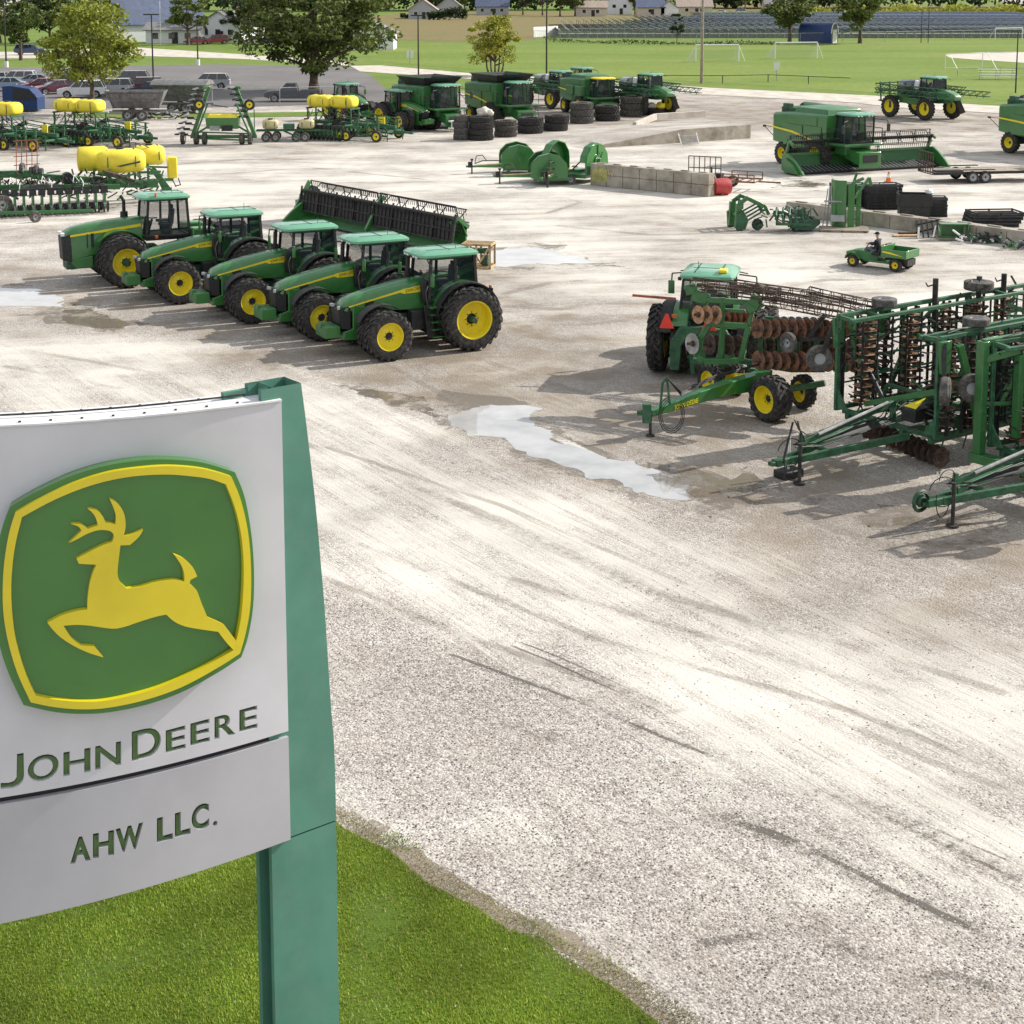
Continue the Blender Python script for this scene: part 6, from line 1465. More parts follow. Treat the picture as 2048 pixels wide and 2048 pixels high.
# ================= utility vehicle and its driver =================
gt=thing('utility_vehicle','small green utility vehicle with a dump bed driving across the lot','utility vehicle',G(1799,541)+Vector((-.2,.35,0)),R(140))
b=MB(); b.loft([[(.55,-.45,.35),(.55,.45,.35),(.55,.45,.75),(.55,-.45,.75)],[(1.5,-.62,.38),(1.5,.62,.38),(1.5,.55,.82),(1.5,-.55,.82)],[(2.15,-.55,.45),(2.15,.55,.45),(2.2,.5,.68),(2.2,-.5,.68)]]); b.box((.4,0,.36),(1.6,1.2,.10)); b.build('body','green',gt,bevel=.05)
for s in (1,-1):
    b=MB(); a=arc(1.75,.30,.42,10,165,8); a2=arc(1.75,.30,.37,10,165,8); b.prism(a+a2[::-1],s*.42,s*.70); b.build('front_fender','green',gt)
b=MB()
for (c,d) in (((-.35,0,.66),(1.25,1.36,.06)),((-.35,.68,.84),(1.25,.05,.34)),((-.35,-.68,.84),(1.25,.05,.34)),((.27,0,.90),(.05,1.36,.46)),((-.97,0,.84),(.05,1.36,.34))): b.box(c,d)
b.build('dump_bed','green_new',gt,bevel=.01)
b=MB(); b.add([(-.9,.709,.74),(.2,.709,.86),(.2,.709,.93),(-.2,.709,.90)],[(0,1,2,3)]); b.build('stripe','yellow',gt,smooth=0)
b=MB(); b.box((.62,.32,.72),(.42,.5,.14)); b.box((.62,-.32,.72),(.42,.5,.14)); b.box((.42,.32,.95),(.1,.5,.4)); b.box((.42,-.32,.95),(.1,.5,.4)); b.build('seat','black',gt,bevel=.03)
b=MB(); b.tube((1.35,.32,.75),(1.10,.32,1.12),.025,6); b.lathe([(.15,-.012),(.17,0),(.15,.012)],14,(1.08,.32,1.14),'z'); b.build('steering_wheel','black',gt)
b=MB(); b.box((-.5,0,.42),(.9,.8,.3)); b.box((-.3,0,.52),(1.0,1.0,.08)); b.build('chassis','dark_metal',gt)
for (x,y,r_) in ((1.75,.58,.28),(1.75,-.58,.28),(-.45,.60,.31),(-.45,-.60,.31)): wheel(gt,x,y,r_,.26,.5,1 if y>0 else -1,12,'rubber','yellow',.3)
def figure(name,label,J,Rr,edges,loc,rz,shirt='cloth_dark'):
    me=bpy.data.meshes.new(name); me.from_pydata(J,edges,[]); o=bpy.data.objects.new(name,me); COL.objects.link(o)
    sk=o.modifiers.new('skin','SKIN'); sub=o.modifiers.new('sub','SUBSURF'); sub.levels=sub.render_levels=2
    for i,v in enumerate(me.skin_vertices[0].data): v.radius=(Rr[i],Rr[i]); v.use_root=(i==0)
    bpy.context.view_layer.update(); m2=bpy.data.meshes.new_from_object(o.evaluated_get(bpy.context.evaluated_depsgraph_get())); o.modifiers.clear(); o.data=m2
    m2.materials.clear(); m2.materials.append(M['skin']); m2.materials.append(M[shirt]); m2.materials.append(M['cloth_grey']); m2.shade_smooth(); o.location=loc; o.rotation_euler=(0,0,rz); return o
# seated: hips on the seat, hands on the wheel
J=[(0,0,.08),(0,0,.30),(0,0,.50),(0.02,0,.60),(.05,0,.66),(.06,0,.78),(.05,0,.86),
   (-.0,.19,.52),(.17,.22,.33),(.38,.10,.37),(.45,.06,.38),(0,-.19,.52),(.17,-.22,.33),(.38,-.10,.37),(.45,-.06,.38),
   (.10,.10,.08),(.45,.13,.16),(.60,.13,-.24),(.72,.13,-.28),(.10,-.10,.08),(.45,-.13,.16),(.60,-.13,-.24),(.72,-.13,-.28)]
RR=[.15,.14,.13,.06,.055,.095,.075,.075,.052,.042,.045,.075,.052,.042,.045,.105,.075,.055,.045,.105,.075,.055,.045]
ED=[(0,1),(1,2),(2,3),(3,4),(4,5),(5,6),(2,7),(7,8),(8,9),(9,10),(2,11),(11,12),(12,13),(13,14),(0,15),(15,16),(16,17),(17,18),(0,19),(19,20),(20,21),(21,22)]
gt.scale=(.88,.88,.88); hd=gt.rotation_euler.z; off=.88*Vector((math.cos(hd)*.62-math.sin(hd)*.32,math.sin(hd)*.62+math.cos(hd)*.32,.78))
pn_=figure('person','driver in dark clothes and cap, sitting in the utility vehicle with hands on the wheel',J,RR,ED,gt.location+off,hd)
pn_.scale=(.93,.93,.93); tag(pn_,'driver in dark clothes and cap sitting in the utility vehicle with hands on the wheel','person')
for p_ in pn_.data.polygons:
    c=p_.center
    p_.material_index=0 if (c.z>.62 or c.x>.40 and c.z>.30) else (2 if (c.z<.14 or c.x>.2 and c.z<.27) else 1)
b=MB(); b.lathe([(0,.115),(.07,.10),(.105,.05),(.108,0)],14,(.055,0,.80),'z'); b.box((.16,0,.81),(.12,.14,.015)); b.build('cap','cloth_dark',pn_)
# ================= wooden crate =================
wc=thing('wooden_crate','open pale wooden crate with diagonal braces beyond the end tractor','crate',G(957,538)+Vector((0,.45,0)),R(-12))
for y in (-.45,.45):
    b=MB()
    for x in (-.58,0,.58): b.bar((x,y,0),(x,y,1.02),.09,.03,up=(0,1,0))
    for z in (.05,.99): b.bar((-.6,y,z),(.6,y,z),.03,.09)
    b.bar((-.56,y,.95),(-.04,y,.1),.03,.07); b.bar((.04,y,.1),(.56,y,.95),.03,.07); b.build('side','wood',wc)
b=MB()
for x in (-.58,.58):
    for z in (.05,.99): b.bar((x,-.45,z),(x,.45,z),.09)
for y in (-.3,0,.3): b.bar((-.6,y,1.02),(.6,y,1.02),.1,.03); b.bar((-.6,y,.03),(.6,y,.03),.1,.03)
b.build('top','wood',wc); b=MB(); b.tube((-.4,0,.3),(-.1,0,.35),.2,10); b.tube((.15,0,.3),(.42,0,.3),.22,10); b.box((0,0,.7),(.9,.3,.2)); b.build('contents','green_dark',wc)
# ================= planters =================
def row_unit(b,x,y,s,m=0):
    """one planting unit: parallel arms, small hopper, opener discs, closing wheels (material slots: 0 black, 1 metal, 2 green)"""
    b.bar((x,y,1.0),(x,y+s*.55,.85),.06,.1,m=2); b.bar((x,y,.75),(x,y+s*.5,.6),.06,m=0)
    b.box((x,y+s*.55,.95),(.30,.34,.30),m=0,top=(.9,.8)); b.box((x,y+s*.50,.60),(.10,.5,.40),m=2)
    disc_m(b,(x+.06,y+s*.42,.26),(1,s*.15,0),.20,1,n=10,dish=0); disc_m(b,(x-.06,y+s*.42,.26),(1,-s*.15,0),.20,1,n=10,dish=0)
    b.lathe([(.10,-.05),(.20,-.04),(.20,.04),(.10,.05)],10,(x+.14,y+s*.55,.22),'x',m=0); b.lathe([(.10,-.05),(.20,-.04),(.20,.04),(.10,.05)],10,(x-.14,y+s*.55,.22),'x',m=0)
    b.bar((x,y+s*.7,.4),(x,y+s*1.05,.2),.05,m=2); b.lathe([(.14,-.03),(.14,.03)],10,(x+.08,y+s*1.02,.16),'x',m=0); b.lathe([(.14,-.03),(.14,.03)],10,(x-.08,y+s*1.02,.16),'x',m=0)
UM=None
def unit_part(root,x,y,s,z=0):
    global UM
    if UM is None:
        b=MB(); row_unit(b,0,0,1); UM=b.mesh('row_unit',['black','steel','green'],30)
    o=bpy.data.objects.new('row_unit',UM); COL.objects.link(o); o.parent=root; o.location=(x,y,z); o.rotation_euler=(0,0,0 if s>0 else PI); return o
def round_tank(root,c,L_,w_,h_,m='tank_yellow',name='tank',lid=True):
    b=MB(); rings=[]
    for t,k in ((-.5,.55),(-.46,.80),(-.34,.98),(0,1.0),(.34,.98),(.46,.80),(.5,.55)):
        rings.append([(c[0]+t*L_,c[1]+math.copysign(abs(math.cos(a))**.6,math.cos(a))*w_/2*k,c[2]+math.copysign(abs(math.sin(a))**.7,math.sin(a))*h_/2*k) for a in [2*PI*i/16 for i in range(16)]])
    b.loft(rings); o=b.build(name,m,root,smooth=50)
    if lid:
        b=MB(); b.tube((c[0],c[1],c[2]+h_/2-.04),(c[0],c[1],c[2]+h_/2+.07),.2,12); b.build('lid','black',o)
        b=MB()
        for q in (-.28,.28): b.path([(c[0]+q*L_,c[1]+math.cos(a)*w_*.515,c[2]+math.sin(a)*h_*.515) for a in [2*PI*i/16 for i in range(17)]],.025,4)
        b.build('strap','green_dark',o)
    return o
def twin_planter(label):
    root=thing('row_planter',label,'planter',group='folded row planters')
    round_tank(root,(-1.75,0,2.75),1.95,1.5,.98); round_tank(root,(.22,0,2.75),1.95,1.5,.98)
    b=MB(); b.bar((-2.8,0,1.2),(4.6,0,1.0),.25,.25)
    for x in (-2.6,-.8,1.1): b.bar((x,-.75,2.25),(x,.75,2.25),.12); b.bar((x,-.6,1.2),(x,-.6,2.25),.10); b.bar((x,.6,1.2),(x,.6,2.25),.10); b.bar((x,-1.6,1.05),(x,1.6,1.05),.16)
    for s in (1,-1):
        b.bar((-2.7,s*1.35,1.0),(2.4,s*1.35,1.0),.18); b.bar((.8,s*1.2,1.65),(4.4,s*1.1,1.25),.07); b.bar((.6,s*1.5,1.85),(4.2,s*1.5,1.50),.06); b.bar((1.5,s*.9,1.9),(4.0,s*.9,1.6),.06)
        for x in (2.2,3.0,3.9): b.bar((x,s*1.5,.35),(x,s*1.5,1.9-.1*x),.10,.14); b.bar((x,s*1.5,.5),(x+.5,s*1.2,1.1),.06)
        b.bar((1.8,s*1.2,.45),(4.5,s*1.2,.40),.14)
    b.bar((4.4,-1.3,.7),(4.4,1.3,.7),.14); b.bar((4.5,0,.7),(6.0,0,.6),.16); b.build('frame','green_dirty',root,bevel=.01)
    rq=random.Random(4); q=MB(); q2=MB()
    for k in range(110):
        x=rq.uniform(-2.8,4.2); y=rq.uniform(-1.7,1.7); z=rq.uniform(.3,1.5 if x>1.2 else 2.0); (q if k%2 else q2).bar((x,y,z),(x+rq.uniform(-.6,.6),y+rq.uniform(-.3,.3),z+rq.uniform(-.3,.3)),rq.uniform(.03,.08))
    q.build('linkage','green',root,smooth=0); q2.build('pipes','black',root,smooth=0)
    for s in (1,-1):
        for k in range(11): unit_part(root,-2.5+.36*k,s*1.35,s)
        b=MB()
        for k in range(7): 
            x=-2.3+.5*k; b.path([(x,s*.4,2.1),(x+.1,s*.8,1.75),(x+.1,s*1.2,1.5),(x,s*1.5,1.2)],.025,5)
        b.build('hose','black',root)
        for x in (.9,1.45): wheel(root,x,s*1.9,.40,.24,.6,s,0,'rubber','yellow',.3)
        wheel(root,3.9,s*1.75,.42,.26,.62,s,0,'rubber','yellow',.3)
        wheel(root,-3.0,s*.5,.62,.30,.55,s,14,'rubber','yellow',.3)
        b=MB(); b.tube((4.5,s*1.2,0),(4.5,s*1.2,.9),.04,6); b.build('stand','green_dark',root)
        b=MB(); b.bar((-.2,s*1.0,1.2),(.9,s*1.2,1.75),.22,.3); b.build('blower','dark_metal',root)
    b=MB(); b.box((3.3,.2,1.4),(.5,.08,.6)); b.build('hatch','yellow',root)
    b=MB(); b.tube((.9,-.9,1.6),(.9,-.9,3.1),.03,5); b.tube((-2.4,.85,2.3),(-2.4,.85,3.35),.02,5); b.build('rod','black',root)
    return root
AP=R(-24); hp=Vector((math.cos(AP),math.sin(AP),0)); lpv=Vector((-hp.y,hp.x,0))
pl1=twin_planter('green planter with twin yellow tanks beside the facing tractor, right of the small tank cart')
pl1.location=G(690,281)-hp*1.1+lpv*1.5; pl1.rotation_euler=(0,0,AP)
dup(pl1,G(177,292)-hp*1.1+lpv*1.5,AP,'green planter with twin yellow tanks in front of the grey spreader hopper')
dup(pl1,G(20,300)-hp*1.6+lpv*1.5,AP,'green planter with its yellow tank cut off by the frame edge')
# folded drill standing like an A
fd=thing('folded_drill','green seed drill with both wings folded up like an A and two raised wheels','seed drill',G(443,291)+Vector((0,1.0,0)),R(-90))
b=MB(); 
for s in (-1,1):
    b.bar((0,s*2.3,.5),(0,s*.95,4.15),.22,.26); b.bar((.35,s*2.0,.6),(.35,s*1.0,3.0),.12); b.bar((0,s*2.3,.55),(.1,s*.6,1.6),.14); b.bar((0,s*1.6,2.3),(.2,s*2.1,2.75),.10); b.bar((0,s*.98,4.1),(.3,s*1.35,4.1),.15,.2)
b.bar((0,-2.4,.55),(0,2.4,.55),.24); b.bar((.1,-2.2,.9),(.1,2.2,.75),.10); b.bar((.3,-1.9,.45),(.3,1.9,.30),.12); b.bar((0,-1.0,1.6),(0,1.0,1.6),.14); b.build('frame','green',fd,bevel=.015)
b=MB(); b.box((.1,0,1.55),(.8,2.3,.8),top=(1.2,1.05)); b.build('seed_box','green_new',fd,bevel=.05); b=MB(); b.box((.1,0,2.05),(.9,2.2,.28),top=(.6,.92)); b.build('lid','tank_yellow',fd,bevel=.05)
b=MB(); b.box((.55,-.55,1.2),(.04,.7,.35)); b.build('sign_plate','galv',fd); b=MB(); b.box((.56,.35,1.2),(.05,.8,.4)); b.build('step','black',fd)
for s in (-1,1):
    for k in range(9 if s<0 else 6):
        z=.6+k*.40 if s<0 else 1.9+k*.40; y=s*(2.45-(z-.5)*.37)
        b=MB()
        for q in (0,.28):
            b.bar((0,y,z),(q-.2,y+s*.75 if s<0 else y-.5,z+.18),.07,m=0); disc_m(b,(q-.25,y+(s*.75 if s<0 else -.5),z+.2),(.3,.2*s,1),.22,1,n=10,dish=0); b.lathe([(.06,-.05),(.16,-.04),(.16,.04),(.06,.05)],8,(q-.1,y+(s*.95 if s<0 else -.65),z+.12),'z',m=0)
        b.box((0,y+s*.4 if s<0 else y-.3,z+.1),(.25,.45,.16),m=0); b.build('row_unit',['black','steel'],fd,smooth=30)
    wheel(fd,.5,s*1.35,.40,.26,.55,1,0,'rubber','yellow',.3,z=2.95,rz=-PI/2).location=(.45,s*(1.62 if s<0 else 2.0),2.9)
    for y in (1.35,1.95): wheel(fd,.2,s*y,.42,.32,.5,s,0,'rubber_dusty','galv',.2)
wheel(fd,.0,-2.95,.45,.30,.5,-1,0,'rubber_dusty','galv',.2)
# tank cart
tc_=thing('tank_cart','green cart with two small cream tanks between the folded drill and the yellow-tank planter','tank cart',G(570,284)+Vector((0,.8,0)),R(4))
for x in (-1.15,1.5): round_tank(tc_,(x,0,1.25),1.15,.72,.72,'tank_cream')
b=MB(); b.bar((-2.2,-.4,.8),(2.8,-.4,.8),.10); b.bar((-2.2,.4,.8),(2.8,.4,.8),.10); b.bar((-.4,0,.85),(1.0,-1.2,.35),.10); b.box((.2,0,1.1),(.8,.7,.35)); b.bar((2.8,0,.8),(4.2,0,.6),.1); b.bar((-2.3,-.3,.8),(-2.3,-.3,2.4),.06); b.build('frame','green_dirty',tc_)
for x in (-1.45,-.75,.75,1.4): wheel(tc_,x,-.75,.34,.24,.5,-1,0,'rubber_dusty','galv',.2); wheel(tc_,x,.75,.34,.24,.5,1,0,'rubber_dusty','galv',.2)
# ---- big unfolded planter on the left ----
AB=R(20); OB=G(100,432)
lp_=thing('large_planter','large unfolded green planter with big yellow tanks behind the tractor row','planter',(OB.x,OB.y,0),AB)
nB=Vector((-math.sin(AB),math.cos(AB),0)); RB=Matrix.Rotation(-AB,4,'Z')
def LB(px,py,dy): 
    q=OB+nB*dy; return RB@(PL(px,py,(q.x,q.y),AB)-Vector((OB.x,OB.y,0)))
Z5=lambda x,y:(x/4.6,280+y/4.6)
def tank_at(x0,y0,x1,y1,dy,m='tank_yellow',**k):
    a,c=LB(*Z5(x0,y0),dy),LB(*Z5(x1,y1),dy); mid=(a+c)/2
    return a,c,mid
a,c,mid=tank_at(735,62,900,285,3.6)
b=MB(); R0=abs(a.z-c.z)/2; b.lathe([(.0,-.02),(R0*.9,-.02),(R0,.06),(R0,1.35),(R0*.85,1.5),(0,1.52)],24,(a.x-.1,3.6,mid.z),'x'); o=b.build('round_tank','tank_yellow',lp_,smooth=40)
b=MB(); b.lathe([(R0*.62,-.03),(R0*.66,-.05),(R0*.7,-.03)],24,(a.x-.1,3.6,mid.z),'x'); b.build('rim','yellow',o)
a,c,mid=tank_at(880,95,1345,300,3.0); round_tank(lp_,(mid.x,3.4,mid.z),abs(c.x-a.x),1.5,abs(a.z-c.z)*1.0,'tank_yellow')
b=MB(); zz=mid.z-.12; b.add([(mid.x-.3,2.63,zz-.08),(mid.x+.95,2.66,zz+.16),(mid.x+.95,2.66,zz+.06),(mid.x-.05,2.63,zz-.12)],[(0,1,2,3)]); b.build('decal','green_dark',lp_,smooth=0)
a,c,mid=tank_at(1240,58,1500,215,5.0); round_tank(lp_,(mid.x,5.0,mid.z),abs(c.x-a.x)*1.1,1.5,abs(a.z-c.z)*1.1,'tank_yellow')
a,c,mid=tank_at(1525,150,1640,350,5.0); b=MB(); b.box((mid.x,5.0,mid.z),(abs(c.x-a.x)*.8,.5,abs(a.z-c.z)*.95)); b.build('yellow_cabinet','yellow',lp_,bevel=.06); cabc=Vector((mid.x,5.0,mid.z))
b=MB(); b.bar(LB(*Z5(1580,350),5)+Vector((0,0,0)),LB(*Z5(1620,430),5),.05); b.bar(LB(*Z5(1640,350),5),LB(*Z5(1660,410),5),.05); b.bar(LB(*Z5(1610,425),5),LB(*Z5(1665,410),5),.05); b.build('step','black',lp_)
b=MB()
def cb_(pts,dy,w_,h_=None):
    q=[LB(*Z5(*p),dy) for p in pts]
    for u,v in zip(q,q[1:]): b.bar(u,v,w_,h_)
cb_([(-900,330),(290,310)],2.4,.30,.36); cb_([(290,330),(1100,385)],2.4,.28,.30); cb_([(-900,440),(1100,430)],1.3,.22,.26); cb_([(-500,520),(200,500)],.9,.16)
cb_([(1000,400),(1450,400)],3.6,.5,.4); cb_([(1280,290),(1300,420)],3.0,.12); cb_([(1400,260),(1560,470)],3.8,.22,.3); cb_([(1440,330),(1540,520)],4.2,.14); cb_([(1350,250),(1500,330)],3.4,.10); cb_([(900,300),(1300,400)],2.2,.12); cb_([(1260,300),(1480,290)],3.4,.12)
for xx in (-.9,-.2,.9,1.9): b.bar((mid.x-3.4+xx,3.4,.9),(mid.x-3.4+xx,3.4,2.1),.12); b.bar((mid.x-3.4+xx,2.8,1.9),(mid.x-3.4+xx,5.2,1.9),.10)
b.bar((cabc.x,5,cabc.z-.3),(cabc.x,5,.9),.12); b.bar((cabc.x,5,1.0),(cabc.x-3.5,4.2,1.1),.16); b.bar((cabc.x-2,5,1.1),(cabc.x-2,5,2.2),.12); b.bar((cabc.x-.2,5,cabc.z),(cabc.x-1.6,5,cabc.z+.1),.10)
cb_([(-900,700),(860,648)],-.35,.11,.16); cb_([(1490,608),(1725,596)],2.6,.10,.14); cb_([(170,770),(560,742)],-1.2,.14,.18); cb_([(-800,900),(470,850)],-2.3,.12,.16); cb_([(-300,880),(300,820)],-2.2,.10); cb_([(0,350),(0,520)],1.5,.1)
b.build('frame','green',lp_,bevel=.012)
x0=LB(*Z5(60,640),0).x; 
for k in range(-5,12): unit_part(lp_,x0+.44*k,1.2,-1,z=.05).scale=(1.15,1.2,1.2)
for k in range(9):
    b=MB(); x=x0+.52*k
    b.path([(x,1.5,1.35),(x+.1,1.1,1.75),(x+.2,.7,1.55),(x+.12,.5,1.0)],.025,5); b.path([(x+.1,1.5,1.45),(x-.2,1.2,1.9),(x-.3,.9,1.6)],.02,5); b.build('hose','white' if k%3==1 else 'black',lp_)
b=MB(); rd=random.Random(5)
for k in range(170):
    p=LB(*Z5(rd.uniform(-300,1350),rd.uniform(310,470)),rd.uniform(1.2,3.6)); b.bar(p,p+Vector((rd.uniform(-.5,.5),rd.uniform(-.3,.3),rd.uniform(-.25,.3))),rd.uniform(.03,.10))
b.build('linkage','dark_metal',lp_,smooth=0)
b=MB()
for k in range(6): b.path([LB(*Z5(200,430+8*k),1.2),LB(*Z5(450,400+10*k),1.1),LB(*Z5(700,425+4*k),1.4),LB(*Z5(900,380+5*k),2.2),LB(*Z5(1000,330),2.8)],.022,5)
b.build('air_hose','grey_metal',lp_)
b=MB(); q=LB(*Z5(1090,330),2.2); b.box(q,(1.6,.5,.12),ry=.35); b.build('conveyor','rust_dark',lp_)
q=LB(*Z5(620,350),2.0); b=MB(); b.tube(q-Vector((0,.3,0)),q+Vector((0,.3,0)),.30,14); b.build('fan','black',lp_)
for (x,y,r_) in ((205,262,.30),(290,280,.2),(333,275,.27),(378,292,.2)):
    q=LB(*Z5(x,y),2.4); wheel(lp_,q.x,2.4,r_,.2,.5,-1,0,'rubber_grey','galv',.2,'press_wheel',z=q.z,rz=1.2)
for (x,y,r_,dy) in ((1590,510,.28,3.2),(1668,522,.22,3.2),(20,600,.52,.3),(330,825,.28,-2.0)):
    q=LB(*Z5(x,y),dy); wheel(lp_,q.x,dy,r_,.22,.5,-1,0,'rubber_dusty','steel',.2,'gauge_wheel',z=max(q.z,r_),rz=.3)
b=MB(); q=LB(*Z5(1160,60),3.6); b.path([q+Vector((-.5,0,-.1)),q+Vector((-.4,0,.15)),q+Vector((.4,0,.2)),q+Vector((.9,.6,.05)),q+Vector((1.5,1.0,-.3))],.03); b.path([q+Vector((.5,0,-.1)),q+Vector((.5,0,.2))],.02); b.build('railing','black',lp_)
tn=thing('tine_frame','rusty lattice tine frame standing at the frame edge','tine frame',G(3,400)+Vector((-.4,6,0)),0)
b=MB()
for k in range(5): b.bar((-.6+.3*k,0,0),(-.5+.3*k,0,2.6),.04)
for z in (1.2,1.7,2.2,2.6): b.bar((-.7,0,z),(.8,0,z+.1),.05)
b.build('lattice','rust_red',tn)
# ================= grey spreader hoppers =================
def hopper(label,lid=None):
    root=thing('spreader_hopper',label,'spreader',group='grey fertiliser spreaders')
    b=MB(); b.loft([[(-1.9,-.35,1.0),(1.9,-.35,1.0),(1.9,.35,1.0),(-1.9,.35,1.0)],[(-2.5,-1.25,2.5),(2.5,-1.25,2.5),(2.5,1.25,2.5),(-2.5,1.25,2.5)]],cap=False); b.add([(-2.4,-1.2,2.3),(2.4,-1.2,2.3),(2.4,1.2,2.3),(-2.4,1.2,2.3)],[(0,1,2,3)]); b.build('hopper','grey_metal',root,smooth=0)
    b=MB()
    for x in np.linspace(-1.9,1.9,6): b.bar((x,-.42,1.0),(x*1.2,-1.3,2.45),.07); 
    b.bar((-2.5,-1.28,2.5),(2.5,-1.28,2.5),.09); b.bar((-2.1,-.85,1.75),(2.1,-.85,1.75),.07); b.bar((-2.2,-.8,.75),(2.6,-.8,.75),.12); b.bar((-2.2,.8,.75),(2.6,.8,.75),.12); b.bar((2.6,0,.7),(4.2,0,.5),.14); b.build('frame','grey_metal',root)
    if lid:
        b=MB(); b.prism([(-1.3,2.52),(-.7,2.85),(0,2.98),(.7,2.85),(1.3,2.52)],-2.6,2.6,'x'); b.build('tarp',lid,root,smooth=40)
    for s in (-1,1):
        for x in (-.6,.6): wheel(root,x,s*1.15,.48,.34,.5,s,0,'rubber_dusty','galv',.25)
    return root
hp1=hopper('open grey spreader hopper on wheels behind the yellow-tank planter'); hp1.location=G(268,242)+Vector((0,1.2,0)); hp1.rotation_euler=(0,0,R(4))
hp2=hopper('dark grey spreader with a rounded tarp cover beside the parked blue car',lid='grey_metal'); hp2.location=G(362,226)+Vector((0,1.0,0)); hp2.rotation_euler=(0,0,R(-8))
sp2=spares('low dark drill frames lined up behind the open spreader',G(330,240)+Vector((0,.5,0)),0,11,14,('black','white')); sp2.scale=(1.8,1.2,1.6)
# dumpster
db=thing('dumpster','blue waste container with sloping lid by the parked cars','dumpster',G(42,224)+Vector((0,1,0)),R(-4))
b=MB(); b.prism([(-1.6,.15),(1.6,.15),(1.6,1.3),(.9,2.1),(-.8,2.35),(-1.6,2.3)],-1.0,1.0); b.build('body','blue_tank',db,bevel=.04)
b=MB(); b.prism([(-.6,1.1),(1.45,1.1),(1.45,1.35),(.8,1.95),(-.6,2.15)],-1.04,-1.0); b.build('hatch','black',db)

b=MB(); rd=random.Random(8)
for k in range(120):
    p=LB(*Z5(rd.uniform(-300,1500),rd.uniform(300,520)),rd.uniform(1.0,3.8)); b.bar(p,p+Vector((rd.uniform(-.7,.7),rd.uniform(-.3,.3),rd.uniform(-.3,.3))),rd.uniform(.04,.09))
b.build('bracing','green_dirty',lp_,smooth=0)
# ================= parked cars =================
def car(label,kind,col,group='cars on the parking lot'):
    root=thing('parked_car',label,'car',group=group)
    nm='paint_'+'_'.join('%d'%int(c*99) for c in col)
    if nm not in M: mat(nm,col,.28,var=.05,coat=.8,dust=.08)
    L_,W_={'sedan':(4.7,.90),'suv':(4.75,.95),'pickup':(5.6,.98),'van':(5.0,.98)}[kind]; x0,x1=-L_/2,L_/2
    prof={'sedan':[(x0,.45),(x0,.85),(x0+.3,.98),(x0+1.0,1.0),(x1-1.3,.98),(x1-.2,.78),(x1,.62),(x1,.42)],
          'suv':[(x0,.5),(x0,1.0),(x0+.15,1.08),(x1-1.3,1.08),(x1-.25,.95),(x1,.78),(x1,.45)],
          'van':[(x0,.5),(x0,1.0),(x0+.15,1.08),(x1-1.0,1.08),(x1-.25,.90),(x1,.7),(x1,.42)],
          'pickup':[(x0,.65),(x0,1.12),(x1-3.3,1.12),(x1-1.5,1.15),(x1-.3,1.05),(x1,.9),(x1,.55)]}[kind]
    wr=.36 if kind!='pickup' else .40; ax=(x0+.95,x1-.95)
    lo=[(x1,prof[-1][1])]
    for a in (ax[1],ax[0]):
        lo+=[(a+wr+.08,.35)]+[(a+(wr+.07)*math.cos(R(t)),wr+(wr+.07)*math.sin(R(t))) for t in range(0,181,30)]+[(a-wr-.08,.35)]
    lo+=[(x0,prof[0][1])]
    poly=prof+lo[1:-1]
    b=MB(); b.prism(poly,-W_,W_); b.build('body',nm,root,bevel=.06,smooth=40)
    g={'sedan':(x0+.55,x0+1.2,x1-2.1,x1-1.25,.98,1.42),'suv':(x0+.12,x0+.45,x1-1.9,x1-1.25,1.07,1.68),'van':(x0+.12,x0+.35,x1-1.8,x1-.95,1.07,1.75),'pickup':(x1-3.25,x1-3.0,x1-2.1,x1-1.5,1.13,1.78)}[kind]
    b=MB(); b.loft([[(g[0],-W_+.04,g[4]),(g[3],-W_+.04,g[4]),(g[3],W_-.04,g[4]),(g[0],W_-.04,g[4])],[(g[1],-W_+.20,g[5]),(g[2],-W_+.20,g[5]),(g[2],W_-.20,g[5]),(g[1],W_-.20,g[5])]]); gl=b.build('windows','glass_dark',root,bevel=.02)
    b=MB(); b.box(((g[1]+g[2])/2,0,g[5]+.02),(g[2]-g[1]+.06,2*(W_-.2)+.04,.05))
    for s in (1,-1):
        for t in (0,.36,.70,1):
            xa=g[0]+(g[3]-g[0])*t; xb=g[1]+(g[2]-g[1])*t; b.bar((xa,s*(W_-.035),g[4]),(xb,s*(W_-.195),g[5]),.07)
    b.build('roof',nm,root,bevel=.02)
    if kind=='pickup':
        b=MB(); b.box((x0+1.1,0,1.13),(2.0,1.6,.02)); b.build('bed','black',root)
    for a in ax:
        for s in (1,-1): wheel(root,a,s*(W_-.10),wr,.22,.66,s,0,'rubber','galv',.15)
    for s in (1,-1):
        b=MB(); b.box((x1-.05,s*.68,.82),(.12,.34,.14)); b.build('headlight','white',root); b=MB(); b.box((x0+.03,s*.76,.92),(.10,.2,.18)); b.build('tail_light','red',root)
        b=MB(); b.box((g[3]-.15,s*(W_+.06),1.05),(.14,.16,.12)); b.build('mirror',nm,root)
    b=MB(); b.box((x1,0,.58),(.06,1.3,.2)); b.build('grille','black',root)
    return root
Wt,Sv,Rd,Bl,Nv,Gr,Bk,Tn=(.72,.72,.72),(.42,.43,.45),(.20,.015,.03),(.03,.06,.16),(.012,.02,.05),(.10,.12,.11),(.02,.02,.022),(.35,.30,.22)
